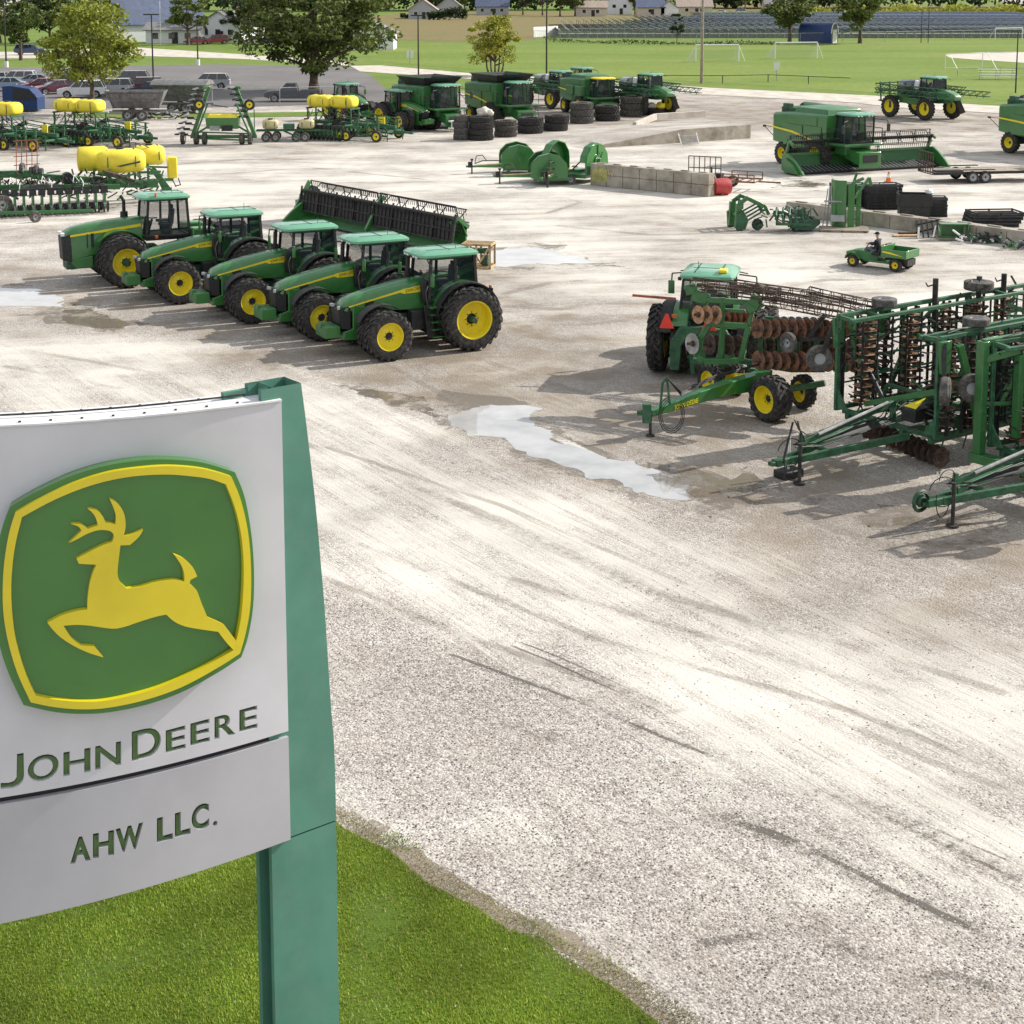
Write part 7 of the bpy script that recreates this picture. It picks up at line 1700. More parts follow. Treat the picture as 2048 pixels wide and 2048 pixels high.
cars=[((33,172),'suv',Wt,185,'white hatchback at the far left of the parking row'),
      ((-3,170),'sedan',Sv,200,'silver car cut by the frame edge left of the white hatchback'),
      ((64,175),'sedan',(.25,.33,.42),190,'pale blue sedan between the white hatchback and a dark red car'),
      ((80,184),'sedan',Rd,200,'dark red sedan behind the blue waste container'),
      ((112,188),'sedan',(.13,.02,.05),215,'maroon car half hidden by the tree crown beside the white truck'),
      ((165,195),'suv',Wt,188,'white crossover under the yellowish tree'),
      ((258,172),'suv',Gr,185,'dark grey-green car behind the red wagon right of the tree trunk'),
      ((283,187),'suv',Rd,192,'dark red wagon with pale trim between tree and spreader'),
      ((300,192),'sedan',Nv,180,'dark blue car just beyond the tarp-covered spreader'),
      ((417,178),'suv',Sv,184,'silver sport utility car standing alone on the open asphalt'),
      ((588,203),'pickup',Nv,184,'dark blue pickup truck under the big spreading tree'),
      ((60,110),'suv',Bl,10,'dark blue car on the far street behind the left trees'),
      ((394,89),'sedan',(.35,.03,.07),200,'red car on the drive near the white house, left one of two'),
      ((432,88),'suv',(.26,.02,.04),200,'dark red car near the white house, right one of two'),
      ((507,89),'sedan',Wt,185,'white car seen below the big tree crown'),
      ((540,90),'suv',Bl,180,'dark car next to a white one beyond the big tree'),
      ((1440,28),'sedan',Wt,170,'white car in front of the far houses, left of two'),
      ((1478,28),'van',Wt,175,'white van in front of the far houses'),
      ((-40,112),'suv',Wt,0,'white car on the far street at the frame edge')]
cars+=[((135,174),'sedan',Gr,190,'grey-green car between two red cars and the white crossover'),((222,190),'suv',Sv,186,'silver car partly hidden by the tree trunk and white crossover'),((10,182),'sedan',(.25,.33,.42),190,'pale blue car beside the blue waste container')]
kinds={}
for (px,k,c,a,lb) in cars:
    if (k,c) in kinds: dup(kinds[(k,c)],G(*px),R(a),lb)
    else:
        o=car(lb,k,c); o.location=G(*px); o.rotation_euler=(0,0,R(a)); kinds[(k,c)]=o
# ================= poles, fences, signs =================
def pole(label,px,py,h_,r_=.10,m='dark_metal',head=True,base=True,name='light_pole',grp='light poles'):
    root=thing(name,label,'pole',G(px,py),0,grp); b=MB(); b.tube((0,0,0),(0,0,h_),r_,10,r2=r_*.7); b.build('post',m,root)
    if head: b=MB(); b.box((.45,0,h_),(.9,.35,.14)); b.box((-.45,0,h_),(.9,.35,.14)); b.build('lamp_head',m,root)
    if base: b=MB(); b.tube((0,0,0),(0,0,.85),.28,12); b.build('footing','white',root)
    return root
pole('dark light pole over the silver car on the parking lot',307,168,7.9)
pole('light pole with pale footing beside the rounded tree',396,131,5.6,.11)
pole('light pole with pale footing at the left frame edge',13,135,9.5,.12)
pole('dark pole rising behind the combine with the open grain tank',837,150,7.4,.11,base=False)
pole('dark pole behind the green tractors, in front of the solar field',1093,160,9.4,.12,base=False)
pole('thick wooden utility pole left of the two soccer goals',1403,167,12,.19,'wood_grey',False,False,'utility_pole')
pole('thin black pole in front of the bleachers',2031,186,6.5,.08,'black',False,False)
pole('left one of the two thin black masts beyond the soccer field',1842,86,6.2,.08,'black',False,False,'mast')
pole('right one of the two thin black masts beyond the soccer field',1856,86,6.4,.08,'black',False,False,'mast')
pole('thin white flagpole in front of the blue-roofed building',322,91,8,.07,'white',False,False,'flagpole')
def sheetmat(name,col,al):
    m=mat(name,col,.7,var=.05); m.node_tree.nodes['Principled BSDF'].inputs['Alpha'].default_value=al
sheetmat('chain_mesh',(.30,.31,.31),.10); sheetmat('goal_net',(.75,.75,.73),.22)
def fence(label,pts,h_,step,m='galv',mesh=True,grp='chain link fences',r_=.035):
    P_=[G(*p) for p in pts]; root=thing('chain_fence',label,'fence',P_[0],0,grp); o=P_[0]
    for a,c in zip(P_,P_[1:]):
        n=max(1,int((c-a).length/step))
        b=MB(); b.tube(a-o+Vector((0,0,h_)),c-o+Vector((0,0,h_)),r_,5); b.build('rail',m,root)
        for k in range(n):
            q=a+(c-a)*k/n-o; b=MB(); b.tube(q,q+Vector((0,0,h_+.05)),r_*1.3,6); b.build('post',m,root)
        if mesh: b=MB(); b.add([a-o,c-o,c-o+Vector((0,0,h_)),a-o+Vector((0,0,h_))],[(0,1,2,3)]); b.build('mesh','chain_mesh',root,smooth=0)
    return root
fence('chain link fence along the parking lot behind the tank cart',[(425,216),(560,214),(720,209)],1.8,3.2)
fence('chain link fence in front of the blue waste container',[(-20,222),(70,220),(90,217)],1.3,3)
fence('long chain link fence along the foot of the solar field',[(1068,82),(1290,88),(1600,88),(2080,78)],2.0,9)
fence('low wire fence with dark posts along the path',[(1280,166),(1445,167),(1536,165),(1700,172)],.9,5,'dark_metal',False,r_=.04)
wf=thing('white_fence','white board fence at the corner of the solar field','fence',G(1067,75),0); q1,q2=G(1067,75),G(1116,72)
b=MB(); 
for k in range(12):
    a=(q2-q1)*k/12; c=(q2-q1)*(k+.9)/12; b.bar(a+Vector((0,0,1.1)),c+Vector((0,0,1.1)),.05,2.1)
b.build('boards','white',wf)
def board_sign(label,px,y0,y1,yg,w_,two=False):
    g_=G(px,yg); s=.084*(yg+40); root=thing('field_sign',label,'sign',g_,0)
    zb,zt=(yg-y1)/s,(yg-y0)/s
    b=MB(); b.tube((0,.05,0),(0,.05,zt),.05,6); b.build('post','galv',root)
    for k in ((-1,1) if two else (0,)):
        b=MB(); b.box((k*w_*.3,0,(zb+zt)/2),(w_*(.42 if two else 1),.05,zt-zb)); b.build('board','white',root)
board_sign('white twin-board sign on the grass right of the big tree',820,101,116,128,.9,True)
board_sign('white notice board standing on the soccer field',1553,124,140,162,.75)
def goal(label,xa,xb,yg,h_=2.44,depth=2.0,net=True,name='soccer_goal',grp='soccer goals'):
    a,c=G(xa,yg),G(xb,yg-1); root=thing(name,label,'goal',a,0,grp); d=c-a; bk=Vector((-.35,depth,0)); up=Vector((0,0,h_))
    b=MB(); b.tube((0,0,0),up,.09,8); b.tube(d,d+up,.09,8); b.tube(up,d+up,.09,8); b.build('frame','white',root)
    b=MB(); b.tube(-Vector((1.2,-.3,0)),up,.04,6); b.tube(d+Vector((1.0,.5,0)),d+up,.04,6); b.tube(-Vector((1.2,-.3,0)),Vector((0,0,.02)),.04,6); b.build('stay','white',root)
    if net:
        b=MB(); b.add([(0,0,0),up,-Vector((1.3,-depth,0)),d,d+up,d+Vector((-1.0,depth,0))],[(0,1,2),(3,4,5),(1,4,5,2)]); b.build('net','goal_net',root,smooth=0)
goal('white soccer goal right of the wooden utility pole',1391,1477,124); goal('white soccer goal behind the notice board',1550,1634,118)
goal('white goal frame far off beyond the soccer field near the solar rows',1990,2044,80,2.3,1,False)
bs=thing('backstop','tall white pipe frame at the edge of the ball diamond','backstop',G(1890,140),0)
b=MB(); b.tube((0,0,0),(0,0,2.1),.05,6); b.tube((0,0,2.1),(10,2,2.3),.05,6); b.tube((.6,0,2.0),(1.4,-1.2,0),.05,6); b.tube((5.2,1,2.2),(5.2,1,0),.05,6); b.tube((5.9,1,2.2),(6.8,-.4,0),.05,6); b.tube((0,0,.3),(5.2,1,.3),.03,6); b.build('frame','white',bs)
bl=thing('bleachers','small white aluminium bleachers beside the ball diamond','bleachers',G(1998,160),R(-4))
for k in range(4):
    b=MB(); b.box((0,.55*k,.35+.28*k),(4.4,.28,.05)); b.build('bench','white',bl)
for x in (-1.9,0,1.9):
    b=MB(); b.bar((x,-.2,.0),(x,1.9,1.2),.05); b.bar((x,1.8,0),(x,1.8,1.2),.05); b.bar((x,-.2,.02),(x,1.9,.02),.05); b.build('support','galv',bl)
fence('rail fence between the diamond and the sprayer',[(1915,152),(2000,152),(2080,156)],1.0,6,'galv',False)
# ================= buildings =================
def house(label,px,py,w_,d_,h_,rise,wall,roof,rz=0,gable='x',windows=3,door=True,name='house',garage=False,grp='houses beyond the fields'):
    root=thing(name,label,'house',G(px,py)+Vector((0,d_/2,0)),R(rz),grp)
    b=MB(); b.box((0,0,h_/2),(w_,d_,h_)); 
    if gable=='x': b.prism([(-w_/2,h_),(w_/2,h_),(0,h_+rise)],-d_/2,d_/2,'y')
    else: b.prism([(-d_/2,h_),(d_/2,h_),(0,h_+rise)],-w_/2,w_/2,'x')
    b.build('wall',wall,root,smooth=0)
    b=MB(); o=.45
    if gable=='x':
        L2=w_/2+o; dz=rise*o/(w_/2)
        for s in (-1,1): b.add([(0,-d_/2-o,h_+rise+.12),(s*L2,-d_/2-o,h_-dz+.12),(s*L2,d_/2+o,h_-dz+.12),(0,d_/2+o,h_+rise+.12),(0,-d_/2-o,h_+rise-.03),(s*L2,-d_/2-o,h_-dz-.03),(s*L2,d_/2+o,h_-dz-.03),(0,d_/2+o,h_+rise-.03)],[(0,1,2,3),(4,7,6,5),(0,4,5,1),(1,5,6,2),(2,6,7,3)])
    else:
        L2=d_/2+o; dz=rise*o/(d_/2)
        for s in (-1,1): b.add([(-w_/2-o,0,h_+rise+.12),(-w_/2-o,s*L2,h_-dz+.12),(w_/2+o,s*L2,h_-dz+.12),(w_/2+o,0,h_+rise+.12),(-w_/2-o,0,h_+rise-.03),(-w_/2-o,s*L2,h_-dz-.03),(w_/2+o,s*L2,h_-dz-.03),(w_/2+o,0,h_+rise-.03)],[(0,1,2,3),(4,7,6,5),(0,4,5,1),(1,5,6,2),(2,6,7,3)])
    b.build('roof',roof,root,smooth=0)
    n=windows
    for k in range(n):
        x=-w_/2+(k+.6)*w_/(n+.3); b=MB(); b.box((x,-d_/2-.02,h_*.55),(1.3,.08,1.3)); f=b.build('window','white',root); b=MB(); b.box((x,-d_/2-.05,h_*.55),(1.1,.06,1.1)); b.build('pane','glass_dark',f)
    if garage: b=MB(); b.box((w_*.2,-d_/2-.03,1.2),(4.2,.08,2.3)); b.build('garage_door','white',root)
    elif door: b=MB(); b.box((w_*.05,-d_/2-.03,1.05),(1.1,.08,2.1)); b.build('door','dark_metal',root)
    return root
house('long building with steep blue roof and white gable behind the rounded tree',262,86,9.5,22,3.6,4.3,'white_wall','blue_roof',rz=-52,gable='x',windows=4,grp='white buildings left')
house('white house with grey gable roof beyond the big tree',455,84,9,10,3.4,2.4,'white_wall','grey_roof',rz=-20,windows=3,grp='white buildings left')
house('low white annexe wall beside the blue-roofed building',345,87,10,6,2.6,1.2,'white_wall','grey_roof',gable='y',windows=3,grp='white buildings left')
house('white wing behind the big spreading tree',740,100,8,8,3.0,1.8,'white_wall','grey_roof',windows=2,grp='white buildings left')
house('tan roofed house with white gable trim above the dark hedge, right one',845,38,8.5,9,3.0,3.0,'grey_wall','tan_roof',windows=2)
house('grey house with double gable partly behind the dark hedge',898,34,8,9,3.4,3.2,'grey_wall','grey_roof',windows=1)
house('grey house behind the hedge with dark blue roof',985,30,11,9,3.0,2.6,'grey_wall','blue_roof',gable='y',windows=3)
house('cream house with brown roof left of the two-storey white one',1183,33,10,9,3.0,2.0,'cream_wall','tan_roof',gable='y',windows=2)
house('two-storey white house above the solar rows',1240,29,8.5,8,5.2,1.8,'white_wall','grey_roof',windows=2)
house('blue-grey roofed house with white garage gable',1302,31,9,10,2.8,2.4,'cream_wall','blue_roof',gable='y',windows=1)
house('white gabled garage beside the blue-grey roof',1338,31,5.4,7,2.8,2.0,'white_wall','grey_roof',windows=0,garage=True)
house('tan roofed low house right of the white garage',1390,29,12,9,2.8,2.4,'cream_wall','tan_roof',gable='y',windows=2)
house('pale house beyond the two round trees',1560,24,11,9,3,2.4,'cream_wall','grey_roof',gable='y',windows=2)
sh=thing('blue_shed','blue arched storage shed with white door between two trees','shed',G(1641,87)+Vector((0,2.5,0)),R(-30))
b=MB(); b.prism([(-1.9,0),(-1.95,1.6)]+arc(0,1.9,1.95,175,5,10)+[(1.95,1.6),(1.9,0)],-3.2,3.2,'x'); b.build('shell','blue_shed',sh,smooth=40)
b=MB(); b.box((3.25,0,1.3),(.06,2.4,2.5)); b.build('door','white',sh); b=MB(); b.prism([(x,z) for x,z in arc(0,1.9,2.0,180,0,10)]+[(x,z) for x,z in arc(0,1.9,1.8,0,180,10)],3.2,3.3,'x'); b.build('arch_trim','white',sh,smooth=0)
# solar field: tables of tilted panels in long bands
m=mat('solar_frame',(.34,.37,.44),.4,var=.05)
def solar(label,xa,xb,yg,depth,pitch=1.9):
    a,c=G(xa,yg),G(xb,yg); root=thing('solar_row',label,'solar panels',a,0,'rows of the solar field'); n=min(140,int((c.x-a.x)/pitch)); st=(c.x-a.x)/n
    b=MB(); f=MB()
    for k in range(n):
        x=k*st; t=R(34); w_=st*.42; cx,sz=w_*math.cos(t),w_*math.sin(t)
        for j in range(3):
            y0=depth*j/3; y1=depth*(j+.93)/3
            b.add([(x-cx,y0,1.5+sz),(x+cx,y0,1.5-sz),(x+cx,y1,1.5-sz),(x-cx,y1,1.5+sz),(x-cx,y0,1.45+sz),(x+cx,y0,1.45-sz),(x+cx,y1,1.45-sz),(x-cx,y1,1.45+sz)],[(0,1,2,3),(7,6,5,4),(0,4,5,1),(1,5,6,2),(2,6,7,3),(3,7,4,0)])
            f.bar((x,y0+.2,0),(x,y0+.2,1.45),.12)
    b.build('panels','solar_blue',root,smooth=0); f.build('posts','galv',root,smooth=0)['kind']='stuff'
mat('solar_blue',(.27,.31,.43),.25,var=.2,vs_=.3,coat=.5,spec=.8)
for i,(xa,xb,yg,dp) in enumerate(((1120,2150,76,26),(1130,2150,66,32),(1130,2150,57,40),(1290,2150,50,50),(1420,2150,44,60))):
    solar(['nearest row of blue solar panels above the chain link fence','second row of blue solar panels counted from the fence','middle row of blue solar panels in the solar field','fourth row of blue solar panels counted from the fence','farthest row of blue solar panels by the tree belt'][i],xa,xb,yg,dp)
poly_sheet('solar_ground',P2((1110,77),(2200,75),(2200,40),(1380,42),(1110,60)),.04,'solar_soil') if mat('solar_soil',(.20,.23,.13),.9,var=.15,vs_=.2) else 0
# ================= trees =================
def leafmat(name,a,b_,c_):
    m=bpy.data.materials.new(name); m.use_nodes=True; t=m.node_tree; M[name]=m; L=t.links.new; b=t.nodes['Principled BSDF']
    g=N(t,'NewGeometry'); r=N(t,'ValToRGB'); L(g.outputs['Random Per Island'],r.inputs['Fac'])
    e=r.color_ramp.elements; e[0].color=(*a,1); e[1].color=(*c_,1); k=e.new(.5); k.color=(*b_,1)
    tc=N(t,'TexCoord'); n=N(t,'TexNoise',_Scale=.55,_Detail=3.0); L(tc.outputs['Object'],n.inputs['Vector'])
    hs=N(t,'HueSaturation'); mr=N(t,'MapRange'); mr.inputs['From Min'].default_value=.35; mr.inputs['From Max'].default_value=.65; mr.inputs['To Min'].default_value=.7; mr.inputs['To Max'].default_value=1.3
    L(n.outputs['Fac'],mr.inputs['Value']); L(mr.outputs[0],hs.inputs['Value']); L(r.outputs[0],hs.inputs['Color']); L(hs.outputs[0],b.inputs['Base Color'])
    b.inputs['Roughness'].default_value=.6; b.inputs['Specular IOR Level'].default_value=.3
    tr=N(t,'BsdfTranslucent'); L(hs.outputs[0],tr.inputs['Color']); mx=N(t,'MixShader'); mx.inputs[0].default_value=.28; L(b.outputs[0],mx.inputs[1]); L(tr.outputs[0],mx.inputs[2]); L(mx.outputs[0],t.nodes['Material Output'].inputs['Surface'])
leafmat('leaf_yellow',(.13,.16,.018),(.24,.28,.035),(.40,.42,.08)); leafmat('leaf_green',(.050,.075,.018),(.10,.135,.030),(.22,.25,.07)); leafmat('leaf_dark',(.018,.036,.014),(.035,.062,.020),(.075,.10,.035)); leafmat('leaf_mid',(.05,.09,.02),(.09,.13,.03),(.17,.20,.05)); leafmat('leaf_gold',(.16,.18,.02),(.30,.31,.035),(.46,.44,.08))
def crown_mesh(name,W_,H_,z0,n,sz,m,seed,shape=1.0,clumps=46,flat=.55):
    rg=np.random.default_rng(seed)
    u=rg.normal(size=(clumps,3)); u/=np.linalg.norm(u,axis=1)[:,None]; rad=rg.uniform(.25,1.08,clumps)**.6
    c=u*rad[:,None]; c[:,0]*=W_/2*.80; c[:,1]*=W_/2*.80; c[:,2]*=H_/2*.80
    c[:,2]+=z0+H_/2
    # narrower towards the top
    tt=(c[:,2]-z0)/H_; k=1-shape*.35*np.clip(tt-.45,0,1); c[:,0]*=k; c[:,1]*=k
    cr=rg.uniform(.09,.25,clumps)*W_/2*1.15
    idx=rg.integers(0,clumps,n); d=rg.normal(size=(n,3)); d/=np.linalg.norm(d,axis=1)[:,None]
    p=c[idx]+d*(cr[idx]*rg.uniform(.45,1.08,n))[:,None]*np.array([1,1,flat])
    a=rg.normal(size=(n,3)); a[:,2]*=.7; a/=np.linalg.norm(a,axis=1)[:,None]; b=rg.normal(size=(n,3)); b=np.cross(a,b); b/=np.linalg.norm(b,axis=1)[:,None]
    s=rg.uniform(.5,1.25,n)[:,None]*sz
    v=np.stack([p-a*s,p+b*s*.55,p+a*s,p-b*s*.55],1).reshape(-1,3)
    me=bpy.data.meshes.new(name); me.vertices.add(4*n); me.vertices.foreach_set('co',v.astype(np.float32).ravel())
    me.loops.add(4*n); me.loops.foreach_set('vertex_index',np.arange(4*n,dtype=np.int32)); me.polygons.add(n); me.polygons.foreach_set('loop_start',np.arange(0,4*n,4,dtype=np.int32)); me.polygons.foreach_set('loop_total',np.full(n,4,dtype=np.int32))
    me.materials.append(M[m]); me.update(); me.validate(); return me,c
def tree(label,px,py,W_,H_,z0,m,n=4000,sz=.22,seed=1,trunk=.22,multi=1,name='shade_tree',grp='trees around the lot',loc=None,clumps=46,flat=.6,shape=1.0):
    root=thing(name,label,'tree',loc or G(px,py),0,grp); me,c=crown_mesh('crown',W_,H_,z0,n,sz,m,seed,shape,clumps,flat)
    o=bpy.data.objects.new('crown',me); COL.objects.link(o); o.parent=root
    b=MB(); rd=random.Random(seed)
    for k in range(multi):
        bx=0 if multi==1 else (k-(multi-1)/2)*.35; tx=bx*2.5
        b.tube((bx,0,-.05),(bx*1.4,rd.uniform(-.1,.1),z0+.2),trunk*1.25 if multi==1 else trunk*.6,10,r2=trunk*.8 if multi==1 else trunk*.4); b.tube((bx*1.4,0,z0+.1),(tx*.8,0,z0+H_*.55),trunk*.8 if multi==1 else trunk*.4,8,r2=trunk*.25)
    for i in rd.sample(range(len(c)),min(14,len(c))):
        q=Vector(c[i]); st_=Vector((0,0,z0+max(0,(q.z-z0)*.35))); midp=st_.lerp(q,.5)+Vector((0,0,-.15)); b.tube(st_,midp,trunk*.42,6,r2=trunk*.25); b.tube(midp,q,trunk*.25,6,r2=trunk*.08)
    b.build('trunk','bark',root,smooth=60); return root
tree('yellowish-green tree in front of the parked cars and white crossover',186,229,10.4,8.6,1.9,'leaf_yellow',12000,.19,3,.24,clumps=60)
tree('dark-leaved green tree at the left frame edge on the grass strip',42,121,7.6,7.6,1.9,'leaf_mid',4500,.24,4,.24)
tree('rounded green tree between the blue-roofed building and the white house',376,90,9.2,8.6,2.0,'leaf_green',4500,.26,5,.26)
tree('huge dark spreading tree over the dark blue pickup',628,184,19.5,14,1.2,'leaf_green',24000,.26,12,.55,clumps=100,flat=.5,shape=.7)
tree('small multi-stemmed yellowing tree behind the combines',990,152,8.4,7.6,.8,'leaf_gold',7500,.18,8,.26,multi=5,clumps=44)
tree('round green tree left of the blue arched shed',1579,86,12.5,8.8,2.2,'leaf_green',5200,.32,21,.34,flat=.55)
tree('round green tree right of the blue arched shed',1720,87,13.0,8.8,2.2,'leaf_green',5200,.32,22,.36,flat=.55)
tree('small thin conifer standing in the solar field',1354,86,3.4,6.5,.3,'leaf_dark',1500,.22,23,.10,clumps=20,shape=1.6,name='conifer')
tree('tree top at the left frame edge behind the first trees',-20,118,8,9,1.5,'leaf_green',3000,.28,31,.25)
bt=[(145,88,12,13,'leaf_green','tree filling the view between the yellowish crown and the frame edge'),(478,84,11,13,'leaf_dark','dark tree rising behind the white house roof'),(300,70,12,12,'leaf_green','green tree rising behind the blue roof'),(700,92,14,13,'leaf_dark','dark tree behind the top of the huge spreading tree'),(520,86,11,11,'leaf_green','green tree behind the white house, left of the huge tree'),
    (210,84,10,10,'leaf_green','green tree behind the yellowish crown'),(100,86,12,12,'leaf_dark','dark tree beyond the street, left of the blue roof'),(0,86,13,12,'leaf_dark','dark tree beyond the street at the frame edge'),
    (1046,30,11,11,'leaf_dark','dark tree beside the grey house with the blue roof'),(1085,31,10,12,'leaf_dark','dark tall tree in the middle of the far tree belt'),(1120,33,9,11,'leaf_green','green tree left of the cream house'),(1150,33,9,10,'leaf_mid','bright green tree in front of the cream house'),
    (1270,29,7,8,'leaf_mid','small green tree right of the two-storey house'),(960,29,10,11,'leaf_dark','dark tree left of the grey house with the blue roof'),(930,28,9,10,'leaf_green','green tree between the two grey houses'),
    (1420,26,12,12,'leaf_dark','dark tree right of the tan roofed low house'),(1490,24,13,12,'leaf_green','green tree behind the white van'),(1540,22,12,12,'leaf_dark','dark tree far behind the left round tree')]
for i,(px,py,W_,H_,m,lb) in enumerate(bt): tree(lb,px,py,W_,H_,1.2,m,1700,.42,40+i,.3,grp='far trees',clumps=26)
def hedge(label,pts,d_,h_,m,n,sz,seed,name='hedge'):
    P_=[G(*p) for p in pts]; rg=np.random.default_rng(seed); vs=[]
    for a,c in zip(P_,P_[1:]):
        k=int(n/(len(P_)-1)); t=rg.uniform(0,1,k)[:,None]; x=np.array([a.x,a.y])+(np.array([c.x,c.y])-np.array([a.x,a.y]))*t; y=rg.uniform(0,d_,k); top=h_*(.75+.25*np.sin(x[:,0]*.35+seed)+.12*rg.normal(size=k)); z=top*rg.uniform(0,1,k)**.5
        vs.append(np.stack([x[:,0],x[:,1]+y,z],1))
    p=np.concatenate(vs); n=len(p); a=rg.normal(size=(n,3)); a/=np.linalg.norm(a,axis=1)[:,None]; b=np.cross(a,rg.normal(size=(n,3))); b/=np.linalg.norm(b,axis=1)[:,None]; s=rg.uniform(.6,1.3,n)[:,None]*sz
    v=np.stack([p-a*s,p+b*s*.6,p+a*s,p-b*s*.6],1).reshape(-1,3); me=bpy.data.meshes.new(name); me.from_pydata(v.tolist(),[],np.arange(4*n).reshape(-1,4).tolist()); me.materials.append(M[m])
    o=bpy.data.objects.new(name,me); COL.objects.link(o); return o
tag(hedge('',[(855,40),(935,40)],2.5,3.4,'leaf_dark',1600,.35,1),'long dark clipped hedge in front of the grey houses','hedge')
tag(hedge('',[(800,37),(850,37)],2,1.6,'leaf_dark',500,.35,2),'low dark hedge below the tan roofed house','hedge')
tag(hedge('',[(-400,30),(300,24),(700,24),(1000,22),(1400,20)],40,17,'leaf_dark',16000,1.1,3,'far_woods'),kind='stuff')
tag(hedge('',[(1400,18),(1700,18),(2400,16)],40,22,'leaf_dark',12000,1.3,4,'far_woods'),kind='stuff')
tag(hedge('',[(1560,32),(2200,30)],14,3.2,'leaf_gold',7000,.55,5,'tall_weeds'),kind='stuff')
tag(hedge('',[(1090,84),(1300,90),(1560,90)],1.2,.8,'leaf_mid',900,.22,6,'fence_weeds'),kind='stuff')
# ================= lawn grass and loose stones =================
def inside(px_,py_,poly):
    x,y=px_,py_; c=np.zeros(len(x),bool); n=len(poly)
    for i in range(n):
        (x1,y1),(x2,y2)=poly[i],poly[(i+1)%n]
        c^=((y1>y)!=(y2>y))&(x<(x2-x1)*(y-y1)/(y2-y1+1e-12)+x1)
    return c
rg=np.random.default_rng(11)
def scatter_blades(n,x0,x1,y0,y1,poly,hmin,hmax,name,m,keep=None,wd=.006):
    x=rg.uniform(x0,x1,n); y=rg.uniform(y0,y1,n); k=inside(x,y,poly) if poly else np.ones(n,bool)
    x,y=x[k],y[k]
    if keep is not None: k=keep(x,y); x,y=x[k],y[k]
    n=len(x); a=rg.uniform(0,2*PI,n); h_=rg.uniform(hmin,hmax,n); ln=rg.uniform(.1,.7,n)*h_
    c,s=np.cos(a),np.sin(a); w_=wd*rg.uniform(.7,1.5,n)
    v=np.stack([np.stack([x-s*w_,y+c*w_,0*x],1),np.stack([x+s*w_,y-c*w_,0*x],1),np.stack([x+c*ln,y+s*ln,h_],1)],1).reshape(-1,3)
    me=bpy.data.meshes.new(name); me.vertices.add(3*n); me.vertices.foreach_set('co',v.astype(np.float32).ravel()); me.loops.add(3*n); me.loops.foreach_set('vertex_index',np.arange(3*n,dtype=np.int32)); me.polygons.add(n); me.polygons.foreach_set('loop_start',np.arange(0,3*n,3,dtype=np.int32)); me.polygons.foreach_set('loop_total',np.full(n,3,dtype=np.int32)); me.materials.append(M[m]); me.update(); me.validate()
    o=bpy.data.objects.new(name,me); COL.objects.link(o); o['kind']='stuff'; return o
leafmat('blade',(.17,.27,.02),(.26,.36,.035),(.42,.44,.10)); leafmat('blade_dry',(.28,.23,.12),(.42,.37,.22),(.20,.24,.06))
def patchy(x,y): 
    q=np.array([mnoise.noise(Vector((a*.9,b*.9,2))) for a,b in zip(x[::1],y[::1])]) ; return q+rg.uniform(-.35,.35,len(x))>-.42
lx0,lx1=G(0,1850).x-1.5,G(1330,2048).x+.3
scatter_blades(300000,lx0,lx1,G(0,2060).y-.6,G(600,1560).y+.4,lawn,.02,.05,'grass','blade',patchy)
scatter_blades(26000,lx0,lx1,G(0,2060).y-.6,G(600,1560).y+1.0,[(a,b+.35) for a,b in lawn],.02,.05,'dry_grass','blade_dry',lambda x,y:~patchy(x,y)|(rg.uniform(0,1,len(x))<.12))
dp=[(a,b) for a,b in P2(*dirt)]
scatter_blades(420000,lx0,lx1+1,G(0,2060).y-.6,G(600,1540).y+1,dp,.012,.035,'dry_grass','blade_dry',lambda x,y:patchy(x*1.7,y*1.7)&(rg.uniform(0,1,len(x))<.6))
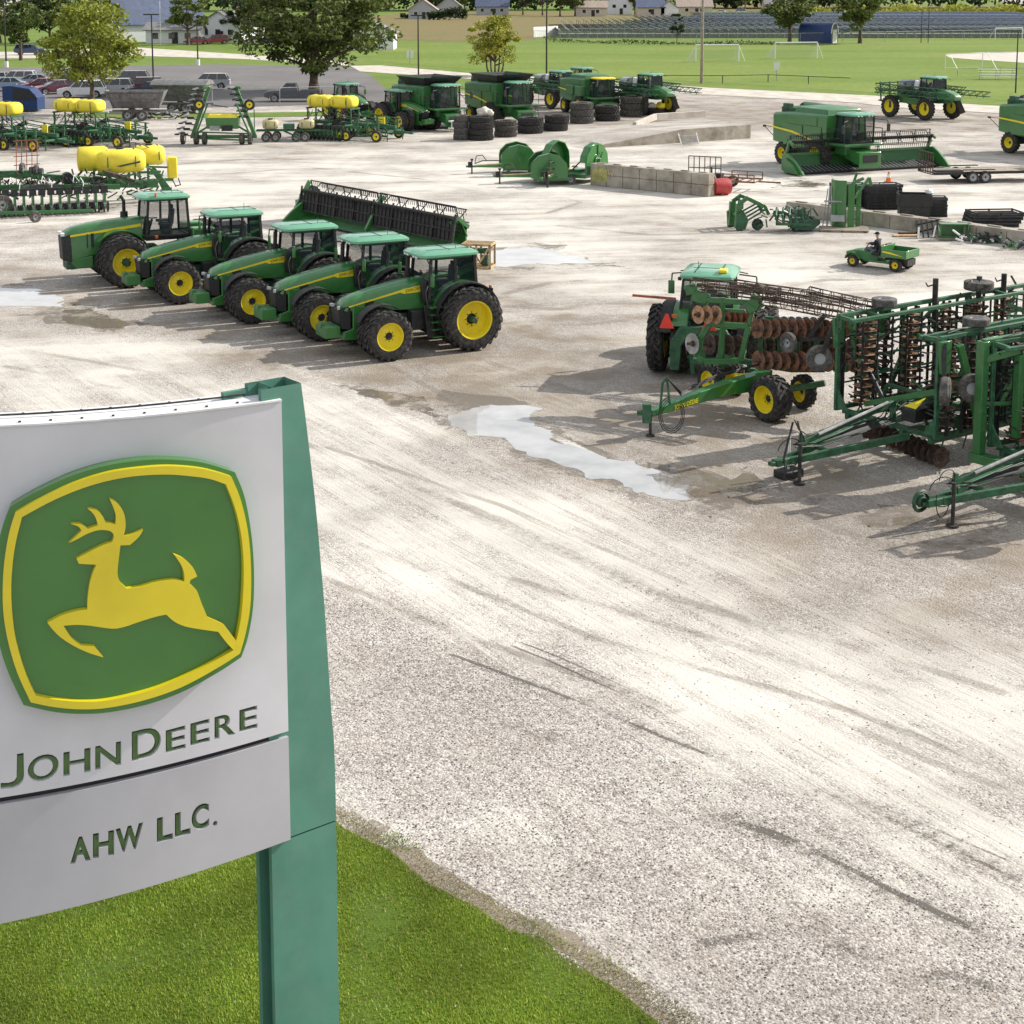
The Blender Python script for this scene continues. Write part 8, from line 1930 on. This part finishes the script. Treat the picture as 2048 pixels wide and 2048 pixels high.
scatter_blades(420000,lx0,lx1+1,G(0,2060).y-.6,G(600,1540).y+1,[(a+.10,b+.10) for a,b in dp],.015,.05,'edge_grass','blade',lambda x,y:~patchy(x*1.3+9,y*1.3)&(rg.uniform(0,1,len(x))<.5))
# loose stones in the foreground gravel
def stones(n,x0,x1,y0,y1,sz,name,m,keep):
    x=rg.uniform(x0,x1,n); y=rg.uniform(y0,y1,n); k=keep(x,y); x,y=x[k],y[k]; n=len(x)
    base_=np.array([(1,0,0),(-1,0,0),(0,1,0),(0,-1,0),(0,0,1),(0,0,-.4)]); fc=np.array([(0,2,4),(2,1,4),(1,3,4),(3,0,4)])
    s=sz*rg.uniform(.5,1.6,n)[:,None,None]*rg.uniform(.6,1.2,(n,6,1)); a=rg.uniform(0,2*PI,n); c_,s_=np.cos(a),np.sin(a)
    v=base_[None]*s; v[:,:,2]*=.7; vx=v[:,:,0]*c_[:,None]-v[:,:,1]*s_[:,None]; vy=v[:,:,0]*s_[:,None]+v[:,:,1]*c_[:,None]
    v=np.stack([vx+x[:,None],vy+y[:,None],v[:,:,2]+.002],2).reshape(-1,3); f=(fc[None]+6*np.arange(n)[:,None,None]).reshape(-1,3); k=len(f)
    me=bpy.data.meshes.new(name); me.vertices.add(6*n); me.vertices.foreach_set('co',v.astype(np.float32).ravel()); me.loops.add(3*k); me.loops.foreach_set('vertex_index',f.astype(np.int32).ravel()); me.polygons.add(k); me.polygons.foreach_set('loop_start',np.arange(0,3*k,3,dtype=np.int32)); me.polygons.foreach_set('loop_total',np.full(k,3,dtype=np.int32)); me.materials.append(M[m]); me.update(); me.validate()
    o=bpy.data.objects.new(name,me); COL.objects.link(o); o['kind']='stuff'
leafmat('stone_mix',(.10,.09,.085),(.42,.38,.34),(.78,.76,.72))
def offlawn(x,y): return (~inside(x,y,lawn)|(rg.uniform(0,1,len(x))<.01))&(inside(x,y,[g2(-50,1500),g2(600,1150),g2(1000,1330),g2(1500,1600),g2(2100,1850),g2(2100,2300),g2(0,2300)])|(rg.uniform(0,1,len(x))<.07))
stones(60000,G(600,1900).x-1,G(2048,1300).x+1,G(0,2080).y-.3,G(0,1150).y,.014,'loose_gravel','stone_mix',offlawn)
